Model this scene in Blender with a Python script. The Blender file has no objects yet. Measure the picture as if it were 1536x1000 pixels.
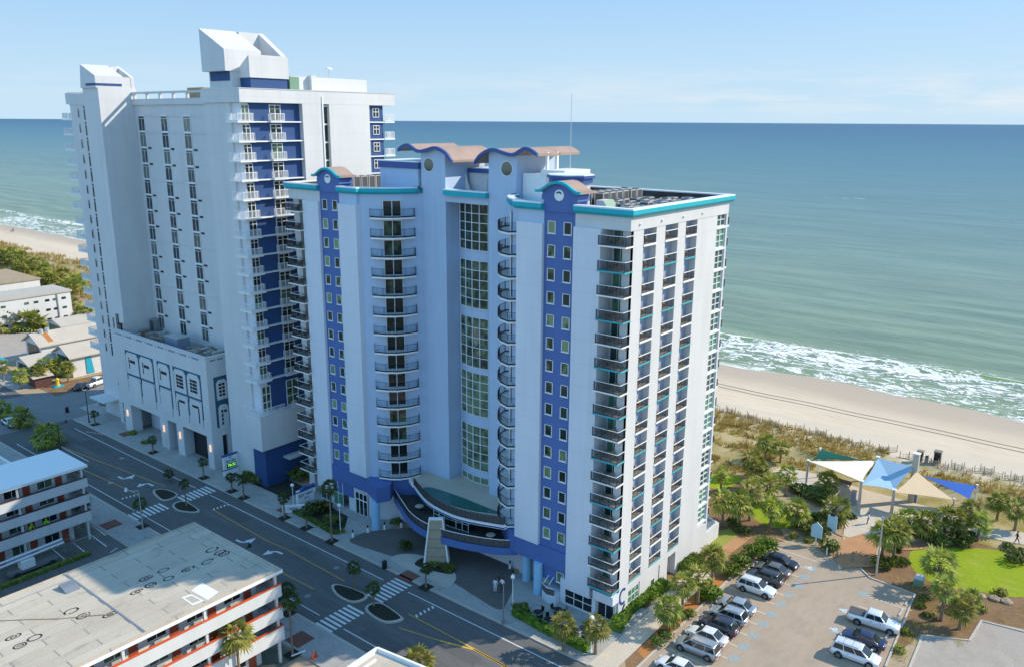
import bpy, bmesh, math, random
from mathutils import Vector, Matrix, noise
random.seed(7)
D = bpy.data
C = bpy.context.scene.collection
PI = math.pi
R = math.radians
U = random.uniform

# ---------------------------------------------------------------- materials
def nt(name):
    m = D.materials.new(name); m.use_nodes = True
    n = m.node_tree; b = n.nodes['Principled BSDF']
    return m, n.nodes, n.links, b

def mixc(N, L, fac, a, b, mode='MIX'):
    x = N.new('ShaderNodeMix'); x.data_type = 'RGBA'; x.blend_type = mode
    for s, v in ((x.inputs[0], fac), (x.inputs[6], a), (x.inputs[7], b)):
        if isinstance(v, (int, float)): s.default_value = v
        elif isinstance(v, tuple): s.default_value = (*v, 1) if len(v) == 3 else v
        else: L.new(v, s)
    return x.outputs[2]

def noi(N, L, scale, detail=4, vec=None, rough=.55):
    t = N.new('ShaderNodeTexNoise'); t.inputs['Scale'].default_value = scale
    t.inputs['Detail'].default_value = detail; t.inputs['Roughness'].default_value = rough
    if vec is not None: L.new(vec, t.inputs['Vector'])
    return t.outputs['Fac']

def ramp(N, L, fac, stops):
    r = N.new('ShaderNodeValToRGB')
    e = r.color_ramp.elements
    while len(e) < len(stops): e.new(.5)
    for i, (p, c) in enumerate(stops):
        e[i].position = p; e[i].color = (c, c, c, 1) if isinstance(c, (int, float)) else (*c, 1)
    L.new(fac, r.inputs[0]); return r.outputs[0]

def math_(N, L, op, a, b=0., c=0.):
    x = N.new('ShaderNodeMath'); x.operation = op
    for s, v in zip(x.inputs, (a, b, c)):
        if isinstance(v, (int, float)): s.default_value = v
        else: L.new(v, s)
    return x.outputs[0]

def mapping(N, L, sc, coord='Object', world=True):
    if world:
        g = N.new('ShaderNodeNewGeometry'); src = g.outputs['Position']
    else:
        g = N.new('ShaderNodeTexCoord'); src = g.outputs[coord]
    m = N.new('ShaderNodeMapping'); m.inputs['Scale'].default_value = sc
    L.new(src, m.inputs['Vector']); return m.outputs[0]

def bump(N, L, b, h, strength=.3, dist=.05):
    x = N.new('ShaderNodeBump'); x.inputs['Strength'].default_value = strength
    x.inputs['Distance'].default_value = dist
    L.new(h, x.inputs['Height']); L.new(x.outputs[0], b.inputs['Normal'])

def paint(name, col, rough=.6, var=.12, streak=.1, spec=.3, joints=0.):
    """painted render with soft blotches and faint rain streaks"""
    m, N, L, b = nt(name)
    v = mapping(N, L, (.35, .35, .12)); f = noi(N, L, 1., 5, v)
    v2 = mapping(N, L, (2.2, 2.2, .06)); s = noi(N, L, 1., 3, v2)
    dark = tuple(c*(1-var*2) for c in col)
    c1 = mixc(N, L, ramp(N, L, f, ((.35, 0), (.75, 1))), col, dark)
    c2 = mixc(N, L, math_(N, L, 'MULTIPLY', ramp(N, L, s, ((.5, 0), (.8, 1))), streak*3), c1, tuple(c*.72 for c in col))
    big = noi(N, L, 1., 3, mapping(N, L, (.09, .09, .05)))
    c2 = mixc(N, L, math_(N, L, 'MULTIPLY', ramp(N, L, big, ((.35, 0), (.7, 1))), .10), c2, tuple(c*.75*k for c, k in zip(col, (1.02, 1., .95))))
    if joints:
        g = N.new('ShaderNodeNewGeometry'); sx = N.new('ShaderNodeSeparateXYZ'); L.new(g.outputs['Position'], sx.inputs[0])
        fr = math_(N, L, 'FRACT', math_(N, L, 'DIVIDE', math_(N, L, 'ADD', sx.outputs[2], 1.1), joints))
        c2 = mixc(N, L, math_(N, L, 'MULTIPLY', math_(N, L, 'LESS_THAN', fr, .022), .16), c2, tuple(c*.4 for c in col))
    L.new(c2, b.inputs['Base Color']); b.inputs['Roughness'].default_value = rough
    b.inputs['Specular IOR Level'].default_value = spec
    return m

def plain(name, col, rough=.5, metal=0., var=.08, scale=3., spec=.5):
    m, N, L, b = nt(name)
    f = noi(N, L, scale, 3, mapping(N, L, (1, 1, 1)))
    L.new(mixc(N, L, f, tuple(c*(1-var) for c in col), tuple(min(1, c*(1+var)) for c in col)), b.inputs['Base Color'])
    b.inputs['Roughness'].default_value = rough; b.inputs['Metallic'].default_value = metal
    b.inputs['Specular IOR Level'].default_value = spec
    return m

def ground(name, cols, scale, rough=.9, fine=1., bumpy=.25, stain=None, aniso=(1, 1, 1), grain=.22):
    """two or three colours blended by large blotches plus fine grain"""
    m, N, L, b = nt(name)
    v = mapping(N, L, aniso)
    f = noi(N, L, scale, 6, v, .6); g = noi(N, L, scale*14*fine, 4, v, .7); h = noi(N, L, scale*90, 2, v)
    c = mixc(N, L, ramp(N, L, f, ((.3, 0), (.7, 1))), cols[0], cols[1])
    if len(cols) > 2: c = mixc(N, L, ramp(N, L, g, ((.45, 0), (.75, 1))), c, cols[2])
    c = mixc(N, L, grain, c, h, 'OVERLAY')
    if stain:
        s = noi(N, L, scale*2.3, 5, mapping(N, L, (aniso[0]*1.3, aniso[1]*.5, 1)))
        c = mixc(N, L, ramp(N, L, s, ((.55, 0), (.7, .55))), c, stain)
    L.new(c, b.inputs['Base Color']); b.inputs['Roughness'].default_value = rough
    b.inputs['Specular IOR Level'].default_value = .2
    bump(N, L, b, g, bumpy, .04)
    return m

def leafy(name, a, b_, scale=1.2):
    m, N, L, b = nt(name)
    o = N.new('ShaderNodeObjectInfo')
    f = noi(N, L, scale, 4, mapping(N, L, (1, 1, 1)))
    c = mixc(N, L, ramp(N, L, f, ((.35, 0), (.68, 1))), a, b_)
    h = N.new('ShaderNodeHueSaturation'); L.new(c, h.inputs['Color'])
    L.new(math_(N, L, 'MULTIPLY_ADD', o.outputs['Random'], .5, .75), h.inputs['Value'])
    L.new(math_(N, L, 'MULTIPLY_ADD', o.outputs['Random'], .03, .485), h.inputs['Hue'])
    L.new(h.outputs[0], b.inputs['Base Color']); b.inputs['Roughness'].default_value = .65
    b.inputs['Specular IOR Level'].default_value = .25
    tr = N.new('ShaderNodeBsdfTranslucent'); L.new(h.outputs[0], tr.inputs[0])
    ms = N.new('ShaderNodeMixShader'); ms.inputs[0].default_value = .32
    L.new(b.outputs[0], ms.inputs[1]); L.new(tr.outputs[0], ms.inputs[2]); L.new(ms.outputs[0], N['Material Output'].inputs['Surface'])
    return m

def glass(name, dark, light, rough=.06, split=.5, ior=1.7):
    """window: a dark room, pale curtains or a green tint, chosen per object"""
    m, N, L, b = nt(name)
    o = N.new('ShaderNodeObjectInfo')
    v = mapping(N, L, (1.1, 1.1, .9)); f = noi(N, L, .9, 3, v)
    k = math_(N, L, 'ADD', math_(N, L, 'MULTIPLY', o.outputs['Random'], .55), math_(N, L, 'MULTIPLY', f, .75))
    c = mixc(N, L, ramp(N, L, k, ((split, 0), (split+.22, 1))), dark, light)
    L.new(c, b.inputs['Base Color']); b.inputs['Roughness'].default_value = rough
    b.inputs['IOR'].default_value = ior; b.inputs['Specular IOR Level'].default_value = .6
    return m

M = {}
M['white'] = paint('white_render', (.655, .65, .645), var=.05, streak=.09, joints=2.665)
M['pale'] = paint('pale_grey_blue_render', (.70, .725, .78), var=.04, streak=.09, joints=2.665)
M['bay'] = paint('light_blue_render', (.48, .595, .76), var=.05, streak=.10)
M['strip'] = paint('royal_blue_render', (.095, .165, .40), var=.06, streak=.05)
M['teal'] = paint('teal_trim', (.015, .42, .50), var=.05, streak=.03, rough=.45)
M['navy'] = paint('navy_blue_render', (.034, .085, .225), var=.07, streak=.06)
M['trimblue'] = plain('dark_blue_trim', (.03, .08, .27), .45)
M['slot'] = paint('slot_blue_grey', (.33, .39, .50), var=.05, streak=.05)
M['slate'] = paint('slate_panel', (.24, .285, .38), var=.05, streak=.05)
M['ltblue'] = paint('sky_blue_column', (.32, .58, .80), var=.04)
M['roofdeck'] = ground('roof_membrane', ((.30, .29, .27), (.42, .40, .37), (.2, .19, .18)), .4)
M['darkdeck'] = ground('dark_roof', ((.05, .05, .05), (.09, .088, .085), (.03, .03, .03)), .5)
M['whitecap'] = plain('white_cap', (.82, .82, .80), .4)
M['tanroof'] = ground('tan_roof', ((.36, .25, .20), (.44, .315, .255), (.29, .20, .16)), .6, rough=.7)
M['rail'] = plain('dark_railing', (.022, .024, .028), .4, .3)
M['grille'] = plain('railing_infill', (.10, .098, .10), .55, .1)
M['whiterail'] = plain('white_railing', (.80, .80, .80), .4)
M['frame'] = plain('white_window_frame', (.74, .75, .75), .4)
M['glass'] = glass('dark_glass', (.014, .03, .022), (.22, .30, .15), split=.6)
M['glassg'] = glass('green_tinted_glass', (.015, .055, .045), (.10, .26, .16), split=.6)
M['glassd'] = glass('dark_green_glass', (.010, .018, .020), (.10, .165, .09), split=.68, ior=1.5)  # mostly dark panes, the lighter ones greenish
M['glassk'] = glass('black_glass', (.012, .018, .03), (.035, .045, .06), split=.7, ior=1.3, rough=.2)
M['glassw'] = glass('curtained_glass', (.035, .042, .05), (.16, .165, .15), split=.6, ior=1.4, rough=.12)
M['fencewood'] = plain('bleached_fence_wood', (.42, .36, .28), .85, var=.25)
M['duneground'] = ground('dune_ground', ((.30, .235, .08), (.44, .345, .17), (.22, .19, .05)), .25, bumpy=.5)
M['curtain'] = glass('curtain_wall_glass', (.014, .036, .028), (.17, .235, .14), split=.52, ior=1.6)
M['black'] = plain('black_matter', (.012, .012, .013), .7)
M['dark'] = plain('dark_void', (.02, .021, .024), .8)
M['metal'] = plain('grey_metal', (.33, .34, .35), .42, .6)
M['galv'] = plain('light_metal', (.58, .59, .60), .4, .5)
M['acgrey'] = plain('unit_casing', (.46, .46, .44), .55)
M['acdark'] = plain('unit_grille', (.07, .072, .075), .6)
M['green'] = plain('green_box', (.16, .30, .20), .6)
M['concrete'] = ground('sidewalk_concrete', ((.36, .345, .32), (.44, .42, .39), (.29, .28, .26)), .35, stain=(.24, .23, .215))
M['kerb'] = ground('kerb_concrete', ((.46, .42, .36), (.55, .50, .43), (.36, .33, .29)), .8)
M['asphalt'] = ground('asphalt', ((.125, .12, .116), (.155, .149, .143), (.10, .096, .093)), .16, aniso=(1.9, .16, 1), stain=(.205, .195, .185), bumpy=.12)
M['lotasphalt'] = ground('worn_parking_asphalt', ((.37, .285, .21), (.41, .32, .24), (.345, .265, .195)), .2, aniso=(.4, 1.2, 1), stain=(.27, .22, .175), bumpy=.03, grain=.08, fine=.35)
M['xing'] = ground('intersection_concrete', ((.21, .205, .20), (.27, .265, .255), (.16, .157, .15)), .22)
M['brick'] = ground('brick_paving', ((.17, .12, .10), (.22, .16, .135), (.12, .085, .075)), .8)
M['padbrick'] = ground('red_brown_paving', ((.20, .085, .065), (.26, .115, .085), (.15, .07, .055)), 1.2)
M['court'] = ground('court_pavers', ((.13, .115, .105), (.165, .15, .135), (.10, .09, .082)), .5)
M['plaza'] = ground('plaza_paving', ((.52, .44, .35), (.60, .52, .42), (.45, .38, .30)), .3)
M['orangebrick'] = ground('terracotta_paving', ((.42, .22, .11), (.52, .28, .14), (.33, .17, .09)), .6)
M['mulch'] = ground('bark_mulch', ((.20, .115, .06), (.30, .18, .09), (.10, .06, .035)), .5, bumpy=.6)
M['redmulch'] = ground('pine_straw', ((.42, .16, .045), (.50, .22, .07), (.24, .10, .035)), .6, bumpy=.6)
M['soil'] = ground('dark_planting_soil', ((.03, .032, .024), (.05, .05, .035), (.02, .022, .016)), .6, bumpy=.6)
M['gravel'] = ground('gravel_lot', ((.36, .31, .26), (.44, .385, .325), (.27, .235, .20)), .5, bumpy=.9, grain=.5)
M['townground'] = ground('town_ground', ((.13, .145, .115), (.19, .20, .165), (.09, .105, .075)), .06)
M['earth'] = ground('sandy_ground', ((.36, .27, .17), (.44, .34, .22), (.25, .19, .12)), .12, bumpy=.3)
M['tarline'] = plain('tar_line', (.12, .105, .09), .8, var=.2)
M['yellow'] = plain('road_yellow', (.50, .30, .06), .8, var=.3, scale=1.5)
M['ltyellow'] = plain('bright_yellow', (.72, .42, .04), .8, var=.15, scale=1.5)  # brighter yellow for the near end of the lines
M['mark'] = plain('road_white', (.66, .66, .65), .8, var=.16, scale=1.8)
M['stall'] = plain('worn_stall_line', (.66, .55, .40), .8, var=.25, scale=1.8)
M['markblue'] = plain('faded_blue_paint', (.285, .315, .30), .9, var=.25, scale=2.5)
M['lawn'] = ground('bright_lawn', ((.225, .29, .008), (.29, .345, .012), (.165, .235, .01)), .22, bumpy=.7, stain=(.36, .33, .07))
M['drylawn'] = ground('yellowing_lawn', ((.26, .27, .05), (.33, .32, .07), (.2, .21, .04)), .4, bumpy=.5)
M['motelroof'] = None
M['stucco'] = paint('motel_white', (.66, .66, .64), var=.06, streak=.12)
M['orange'] = plain('orange_trim', (.62, .095, .025), .5)
M['reddoor'] = plain('red_brown_door', (.33, .07, .035), .5)
M['brownred'] = plain('brown_trim', (.10, .042, .036), .55)
M['wood'] = plain('weathered_wood', (.23, .185, .14), .8, var=.3)
M['trunk'] = ground('palm_trunk', ((.23, .175, .12), (.32, .25, .18), (.14, .105, .07)), 2., aniso=(1, 1, 3), bumpy=.6)
M['palm'] = leafy('palm_fronds', (.13, .165, .024), (.47, .46, .10))
M['palmdry'] = leafy('yellow_palm_fronds', (.17, .20, .03), (.48, .44, .10))
M['palmdark'] = leafy('shade_toned_palm_fronds', (.035, .06, .016), (.10, .13, .03))  # street palms: their shade is put into a darker frond colour
M['shrub'] = leafy('shrub_leaves', (.07, .105, .02), (.23, .26, .055), 2.)
M['hedge'] = leafy('clipped_hedge', (.075, .14, .014), (.23, .33, .04), 1.5)
M['dunegrass'] = leafy('dune_grass', (.36, .28, .06), (.60, .45, .12), .35)
M['tyre'] = plain('tyre_rubber', (.016, .016, .016), .85)
M['rim'] = plain('alloy_rim', (.42, .42, .43), .35, .7)
M['carglass'] = plain('car_glass', (.02, .028, .032), .05, var=.2, spec=.8)
M['lamp'] = plain('headlight_lens', (.70, .72, .73), .15)
M['taillamp'] = plain('tail_light_lens', (.38, .02, .015), .25)
M['globe'] = plain('white_globe', (.85, .85, .84), .3)
M['poolwater'] = plain('pool_water', (.012, .12, .10), .06, var=.25, scale=.7)
M['stone'] = ground('stone_panels', ((.36, .30, .22), (.44, .37, .27), (.27, .22, .16)), 1.1, aniso=(1, 1, 2))
M['gold'] = plain('yellow_plastic', (.75, .48, .02), .5)
M['hivis'] = plain('hi_vis_yellow', (.36, .80, .03), .6)
M['skin'] = plain('skin', (.42, .25, .17), .6)
M['hair'] = plain('dark_hair', (.03, .02, .015), .6)
M['jean'] = plain('dark_trousers', (.04, .05, .08), .8)
M['ltcloth'] = plain('pale_clothing', (.62, .64, .70), .8)
M['dkcloth'] = plain('dark_clothing', (.03, .03, .035), .8)
M['turq'] = plain('turquoise_panels', (.02, .36, .50), .5)
M['led'] = plain('led_screen', (.012, .02, .014), .4)

def emis(name, col, s):
    m, N, L, b = nt(name); b.inputs['Base Color'].default_value = (*col, 1)
    b.inputs['Emission Color'].default_value = (*col, 1); b.inputs['Emission Strength'].default_value = s
    return m
M['ledtext'] = emis('led_green', (.25, 1., .12), 1.0)
M['warmlamp'] = emis('warm_wall_light', (1., .6, .38), .9)

def car_paint(name, col, metal=.25, rough=.28):
    m, N, L, b = nt(name)
    f = noi(N, L, 1.3, 2, mapping(N, L, (1, 1, 1)))
    L.new(mixc(N, L, f, tuple(c*.93 for c in col), col), b.inputs['Base Color'])
    b.inputs['Roughness'].default_value = rough; b.inputs['Metallic'].default_value = metal
    b.inputs['Coat Weight'].default_value = .6; b.inputs['Coat Roughness'].default_value = .08
    return m

# roof of the flat motel: felt strips with seams, stains
def motel_roof():
    m, N, L, b = nt('felt_roof')
    v = mapping(N, L, (1, 1, 1))
    f = noi(N, L, .25, 6, v); g = noi(N, L, 6, 4, v)
    br = N.new('ShaderNodeTexBrick'); L.new(mapping(N, L, (.11, .6, 1)), br.inputs['Vector'])
    br.inputs['Color1'].default_value = (.49, .42, .33, 1); br.inputs['Color2'].default_value = (.57, .495, .395, 1)
    br.inputs['Mortar'].default_value = (.27, .25, .225, 1); br.inputs['Scale'].default_value = 1.
    br.inputs['Mortar Size'].default_value = .012; br.inputs['Mortar Smooth'].default_value = .6
    br.inputs['Brick Width'].default_value = .7; br.inputs['Row Height'].default_value = .75
    c = mixc(N, L, ramp(N, L, f, ((.35, 0), (.75, .6))), br.outputs['Color'], (.42, .355, .28))
    c = mixc(N, L, .2, c, g, 'OVERLAY')
    s = noi(N, L, .55, 6, mapping(N, L, (.7, 1.4, 1)), .7)
    c = mixc(N, L, ramp(N, L, s, ((.56, 0), (.74, .7))), c, (.24, .21, .175))
    L.new(c, b.inputs['Base Color']); b.inputs['Roughness'].default_value = .9; b.inputs['Specular IOR Level'].default_value = .15
    bump(N, L, b, g, .2, .02); return m
M['motelroof'] = motel_roof()

def sand_mat():
    m, N, L, b = nt('beach_sand')
    g = N.new('ShaderNodeNewGeometry'); sx = N.new('ShaderNodeSeparateXYZ'); L.new(g.outputs['Position'], sx.inputs[0])
    v = mapping(N, L, (.10, .02, 1)); f = noi(N, L, 1, 6, v, .62)
    w = noi(N, L, .03, 4, mapping(N, L, (1, .6, 1)))
    xs = math_(N, L, 'MULTIPLY_ADD', w, 14., sx.outputs[0])
    wet = ramp(N, L, math_(N, L, 'MULTIPLY_ADD', xs, 1/60., -140/60.), ((.0, 0), (.62, 0), (.78, .8), (1., 1)))
    c = mixc(N, L, ramp(N, L, f, ((.3, 0), (.72, 1))), (.67, .55, .41), (.58, .465, .34))
    c = mixc(N, L, ramp(N, L, noi(N, L, 1, 4, mapping(N, L, (.9, .12, 1)), .7), ((.5, 0), (.8, .5))), c, (.42, .33, .24))
    c = mixc(N, L, wet, c, (.44, .345, .25))
    L.new(c, b.inputs['Base Color'])
    L.new(math_(N, L, 'MULTIPLY_ADD', wet, -.35, .9), b.inputs['Roughness']); b.inputs['Specular IOR Level'].default_value = .25
    bump(N, L, b, noi(N, L, 1.5, 5, mapping(N, L, (1, .4, 1))), .5, .12); return m
M['sand'] = sand_mat()
def dune_mat():
    m, N, L, b = nt('dune_sand_and_grass')
    g = N.new('ShaderNodeNewGeometry'); sx = N.new('ShaderNodeSeparateXYZ'); L.new(g.outputs['Position'], sx.inputs[0])
    f = noi(N, L, .22, 6, mapping(N, L, (1, .8, 1)), .65); q = noi(N, L, 5., 4, mapping(N, L, (1, 1, 1)), .7)
    e = math_(N, L, 'MULTIPLY_ADD', f, 16., math_(N, L, 'SUBTRACT', sx.outputs[0], 155.))
    k = ramp(N, L, math_(N, L, 'MULTIPLY_ADD', e, .09, .35), ((.2, 0), (.75, 1)))
    c = mixc(N, L, ramp(N, L, f, ((.38, 0), (.62, 1))), (.27, .22, .07), (.45, .355, .19))
    c = mixc(N, L, k, c, (.60, .505, .39)); c = mixc(N, L, .35, c, q, 'OVERLAY')
    L.new(c, b.inputs['Base Color']); b.inputs['Roughness'].default_value = .95; b.inputs['Specular IOR Level'].default_value = .1
    bump(N, L, b, q, .5, .08); return m
M['duneground'] = dune_mat()

def sea_mat():
    m, N, L, b = nt('sea_water')
    g = N.new('ShaderNodeNewGeometry'); sx = N.new('ShaderNodeSeparateXYZ'); L.new(g.outputs['Position'], sx.inputs[0])
    X = sx.outputs[0]
    lw = noi(N, L, 1, 4, mapping(N, L, (.012, .006, 1)))
    d = math_(N, L, 'ADD', X, math_(N, L, 'MULTIPLY_ADD', lw, 60., -30.))
    # log-like depth: 0 at shore, 1 at the horizon
    lg = math_(N, L, 'LOGARITHM', math_(N, L, 'MAXIMUM', math_(N, L, 'DIVIDE', math_(N, L, 'SUBTRACT', d, 140.), 40.), 1.), 10.)
    t = math_(N, L, 'DIVIDE', lg, 2.3)
    c = ramp(N, L, t, ((0., (.27, .33, .17)), (.15, (.255, .325, .205)), (.30, (.225, .30, .215)), (.47, (.155, .25, .225)),
                       (.66, (.075, .185, .215)), (.86, (.034, .118, .185)), (1., (.022, .088, .165))))
    # swell lines running along the shore and wind patches
    s1 = noi(N, L, 1, 5, mapping(N, L, (.20, .022, 1)), .6)
    s2 = noi(N, L, 1, 4, mapping(N, L, (.035, .006, 1)), .6)
    s3 = noi(N, L, 1, 3, mapping(N, L, (.9, .22, 1)), .65)
    k = math_(N, L, 'ADD', math_(N, L, 'MULTIPLY', s1, .5), math_(N, L, 'ADD', math_(N, L, 'MULTIPLY', s2, .3), math_(N, L, 'MULTIPLY', s3, .25)))
    c = mixc(N, L, ramp(N, L, k, ((.40, 0), (.66, .7))), c, mixc(N, L, .62, c, (.0, .035, .05)))
    # surf: lacy foam between the swash and the outer breakers
    wv = noi(N, L, 1, 5, mapping(N, L, (.035, .022, 1)), .6)
    patch = noi(N, L, 1, 4, mapping(N, L, (.05, .024, 1)), .55)
    wob = math_(N, L, 'MULTIPLY_ADD', wv, 22., -11.)
    xs = math_(N, L, 'ADD', X, wob)
    wn = N.new('ShaderNodeTexNoise'); wn.inputs['Scale'].default_value = .22; wn.inputs['Detail'].default_value = 4
    L.new(mapping(N, L, (1, .6, 1)), wn.inputs['Vector'])
    vv = N.new('ShaderNodeVectorMath'); vv.operation = 'MULTIPLY_ADD'
    L.new(wn.outputs['Color'], vv.inputs[0]); vv.inputs[1].default_value = (5., 5., 0); L.new(mapping(N, L, (1., .42, 1)), vv.inputs[2])
    def ridge(sc, det):
        q = noi(N, L, sc, det, vv.outputs[0], .6)
        return math_(N, L, 'SUBTRACT', 1., math_(N, L, 'ABSOLUTE', math_(N, L, 'MULTIPLY_ADD', q, 2., -1.)))
    lace = math_(N, L, 'ADD', math_(N, L, 'MULTIPLY', ridge(.30, 5), .5), math_(N, L, 'MULTIPLY', ridge(.85, 3), .5))
    zone = ramp(N, L, math_(N, L, 'DIVIDE', math_(N, L, 'SUBTRACT', xs, 176.), 50.), ((0., .75), (.12, .62), (.22, .46), (.36, .52), (.55, .72), (.70, .70), (.80, .30), (.9, 0.)))
    cover = math_(N, L, 'MULTIPLY', zone, ramp(N, L, patch, ((.34, .25), (.50, .95), (.66, 1.25))))
    thr = math_(N, L, 'MULTIPLY_ADD', cover, -.17, .99)
    fm = math_(N, L, 'SUBTRACT', lace, thr)
    foam = ramp(N, L, math_(N, L, 'MULTIPLY_ADD', fm, 9., .3), ((.2, 0), (.7, 1)))
    foam = math_(N, L, 'MULTIPLY', foam, ramp(N, L, zone, ((0., 0), (.12, 1))))
    sw_ = math_(N, L, 'MULTIPLY_ADD', noi(N, L, 1, 4, mapping(N, L, (.05, .05, 1)), .6), 7., X)
    wash = ramp(N, L, math_(N, L, 'DIVIDE', math_(N, L, 'SUBTRACT', sw_, 180.), 20.), ((0., 1.), (.38, .95), (.56, 0.)))
    foam = math_(N, L, 'MAXIMUM', foam, wash)
    crest = ramp(N, L, sx.outputs[2], ((.0, 0), (.12, 0), (.5, .85)))
    c = mixc(N, L, crest, c, (.17, .27, .075))
    # scattered white caps further out
    cap = noi(N, L, 1, 3, mapping(N, L, (.11, .035, 1)), .5)
    capf = math_(N, L, 'MULTIPLY', ramp(N, L, cap, ((.775, 0), (.80, .9))), ramp(N, L, math_(N, L, 'DIVIDE', math_(N, L, 'SUBTRACT', X, 215.), 600.), ((0., 0), (.03, .8), (1., .5))))
    foam = math_(N, L, 'MAXIMUM', foam, capf)
    c = mixc(N, L, foam, c, (.84, .84, .82))
    L.new(c, b.inputs['Base Color'])
    L.new(math_(N, L, 'MULTIPLY_ADD', foam, .5, .34), b.inputs['Roughness'])
    b.inputs['Specular IOR Level'].default_value = .16
    bump(N, L, b, math_(N, L, 'ADD', k, math_(N, L, 'MULTIPLY', foam, .25)), .55, 1.6)
    return m
M['sea'] = sea_mat()

# ---------------------------------------------------------------- mesh helpers
class MB:
    def __init__(s): s.v = []; s.f = []; s.mi = []; s.cur = 0
    def face(s, pts, m=None):
        i = len(s.v); s.v += [tuple(p) for p in pts]; s.f.append(tuple(range(i, i+len(pts)))); s.mi.append(s.cur if m is None else m)
    def poly(s, vs, fs, m=None):
        i = len(s.v); s.v += [tuple(p) for p in vs]
        for f in fs: s.f.append(tuple(j+i for j in f)); s.mi.append(s.cur if m is None else m)
    def box(s, x0, x1, y0, y1, z0, z1, m=None):
        if x0 > x1: x0, x1 = x1, x0
        if y0 > y1: y0, y1 = y1, y0
        if z0 > z1: z0, z1 = z1, z0
        v = [(x0, y0, z0), (x1, y0, z0), (x1, y1, z0), (x0, y1, z0), (x0, y0, z1), (x1, y0, z1), (x1, y1, z1), (x0, y1, z1)]
        s.poly(v, [(0, 3, 2, 1), (4, 5, 6, 7), (0, 1, 5, 4), (1, 2, 6, 5), (2, 3, 7, 6), (3, 0, 4, 7)], m)
        return s
    def prism(s, P, z0, z1, m=None, top=None):
        P = [tuple(p[:2]) for p in P]
        a = sum(P[i][0]*P[(i+1) % len(P)][1]-P[(i+1) % len(P)][0]*P[i][1] for i in range(len(P)))
        if a < 0: P = P[::-1]
        n = len(P); v = [(*p, z0) for p in P]+[(*p, z1) for p in P]
        s.poly(v, [tuple(range(n-1, -1, -1))], m); s.poly(v, [tuple(range(n, 2*n))], m if top is None else top)
        s.poly(v, [(i, (i+1) % n, n+(i+1) % n, n+i) for i in range(n)], m)
        return s
    def extr(s, P, a, b, axis='x', m=None):
        """profile P in the plane across `axis`, extruded from a to b"""
        def mk(u, w, t): return (t, u, w) if axis == 'x' else (u, t, w)
        n = len(P); v = [mk(u, w, a) for u, w in P]+[mk(u, w, b) for u, w in P]
        s.poly(v, [tuple(range(n-1, -1, -1)), tuple(range(n, 2*n))]+[(i, (i+1) % n, n+(i+1) % n, n+i) for i in range(n)], m); return s
    def tube(s, p, q, r, r2=None, n=8, m=None, caps=True):
        p = Vector(p); q = Vector(q); r2 = r if r2 is None else r2
        d = (q-p).normalized(); u = d.orthogonal().normalized(); w = d.cross(u)
        v = []
        for c, rr in ((p, r), (q, r2)):
            v += [c+(u*math.cos(2*PI*i/n)+w*math.sin(2*PI*i/n))*rr for i in range(n)]
        f = [(i, (i+1) % n, n+(i+1) % n, n+i) for i in range(n)]
        if caps: f += [tuple(range(n-1, -1, -1)), tuple(range(n, 2*n))]
        s.poly(v, f, m); return s
    def path(s, pts, r, n=6, m=None):
        for a, b in zip(pts, pts[1:]): s.tube(a, b, r, n=n, m=m)
        return s
    def disc(s, c, r, n=16, axis='z', m=None, sy=1.):
        v = []
        for i in range(n):
            a, b = r*math.cos(2*PI*i/n), r*sy*math.sin(2*PI*i/n)
            v.append((c[0]+a, c[1]+b, c[2]) if axis == 'z' else (c[0], c[1]-a, c[2]+b) if axis == 'x' else (c[0]+a, c[1], c[2]+b))
        s.face(v, m); return s
    def ball(s, c, r, seg=10, ring=6, sz=1., m=None, jit=0.):
        v = []; f = []
        for i in range(ring+1):
            t = PI*i/ring
            for j in range(seg):
                a = 2*PI*j/seg; k = 1+U(-jit, jit)
                v.append((c[0]+r*k*math.sin(t)*math.cos(a), c[1]+r*k*math.sin(t)*math.sin(a), c[2]+r*k*sz*math.cos(t)))
        for i in range(ring):
            for j in range(seg): f.append((i*seg+j, (i+1)*seg+j, (i+1)*seg+(j+1) % seg, i*seg+(j+1) % seg))
        s.poly(v, f, m); return s
    def build(s, name, mats, parent=None, org=None, smooth=False):
        if not isinstance(mats, (list, tuple)): mats = [mats]
        pw = wl(parent) if parent else Vector((0, 0, 0))
        if org is None: org = pw
        org = Vector(org)
        me = D.meshes.new(name)
        me.from_pydata([(x-org.x, y-org.y, z-org.z) for x, y, z in s.v], [], s.f)
        for m in mats: me.materials.append(M[m] if isinstance(m, str) else m)
        me.polygons.foreach_set('material_index', s.mi)
        if smooth: me.polygons.foreach_set('use_smooth', [True]*len(s.f))
        me.validate(); me.update()
        o = D.objects.new(name, me); C.objects.link(o)
        o.parent = parent; o.location = org-pw
        return o

def wl(o):
    p = Vector((0, 0, 0))
    while o is not None: p += o.location; o = o.parent
    return p

def tag(o, label, cat, group=None):
    o['label'] = label; o['category'] = cat
    if group: o['group'] = group
    return o

def thing(name, label, cat, loc=(0, 0, 0), rz=0., group=None):
    o = D.objects.new(name, None); C.objects.link(o); o.location = loc; o.rotation_euler.z = rz
    return tag(o, label, cat, group)

def struct(mb, name, m):
    o = mb.build(name, m); o['kind'] = 'structure'; return o

def stuff(o): o['kind'] = 'stuff'; return o

KIDS = {}
def kids(o): return [c for c in D.objects if c.parent == o]
def dup(o, parent=None, loc=None, off=None, kk=None):
    c = o.copy(); C.objects.link(c); c.parent = parent
    if loc is not None: c.location = loc
    if off is not None: c.location = o.location+Vector(off)
    if o.name not in KIDS: KIDS[o.name] = kids(o)
    for ch in KIDS[o.name]: dup(ch, c)
    return c

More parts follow.
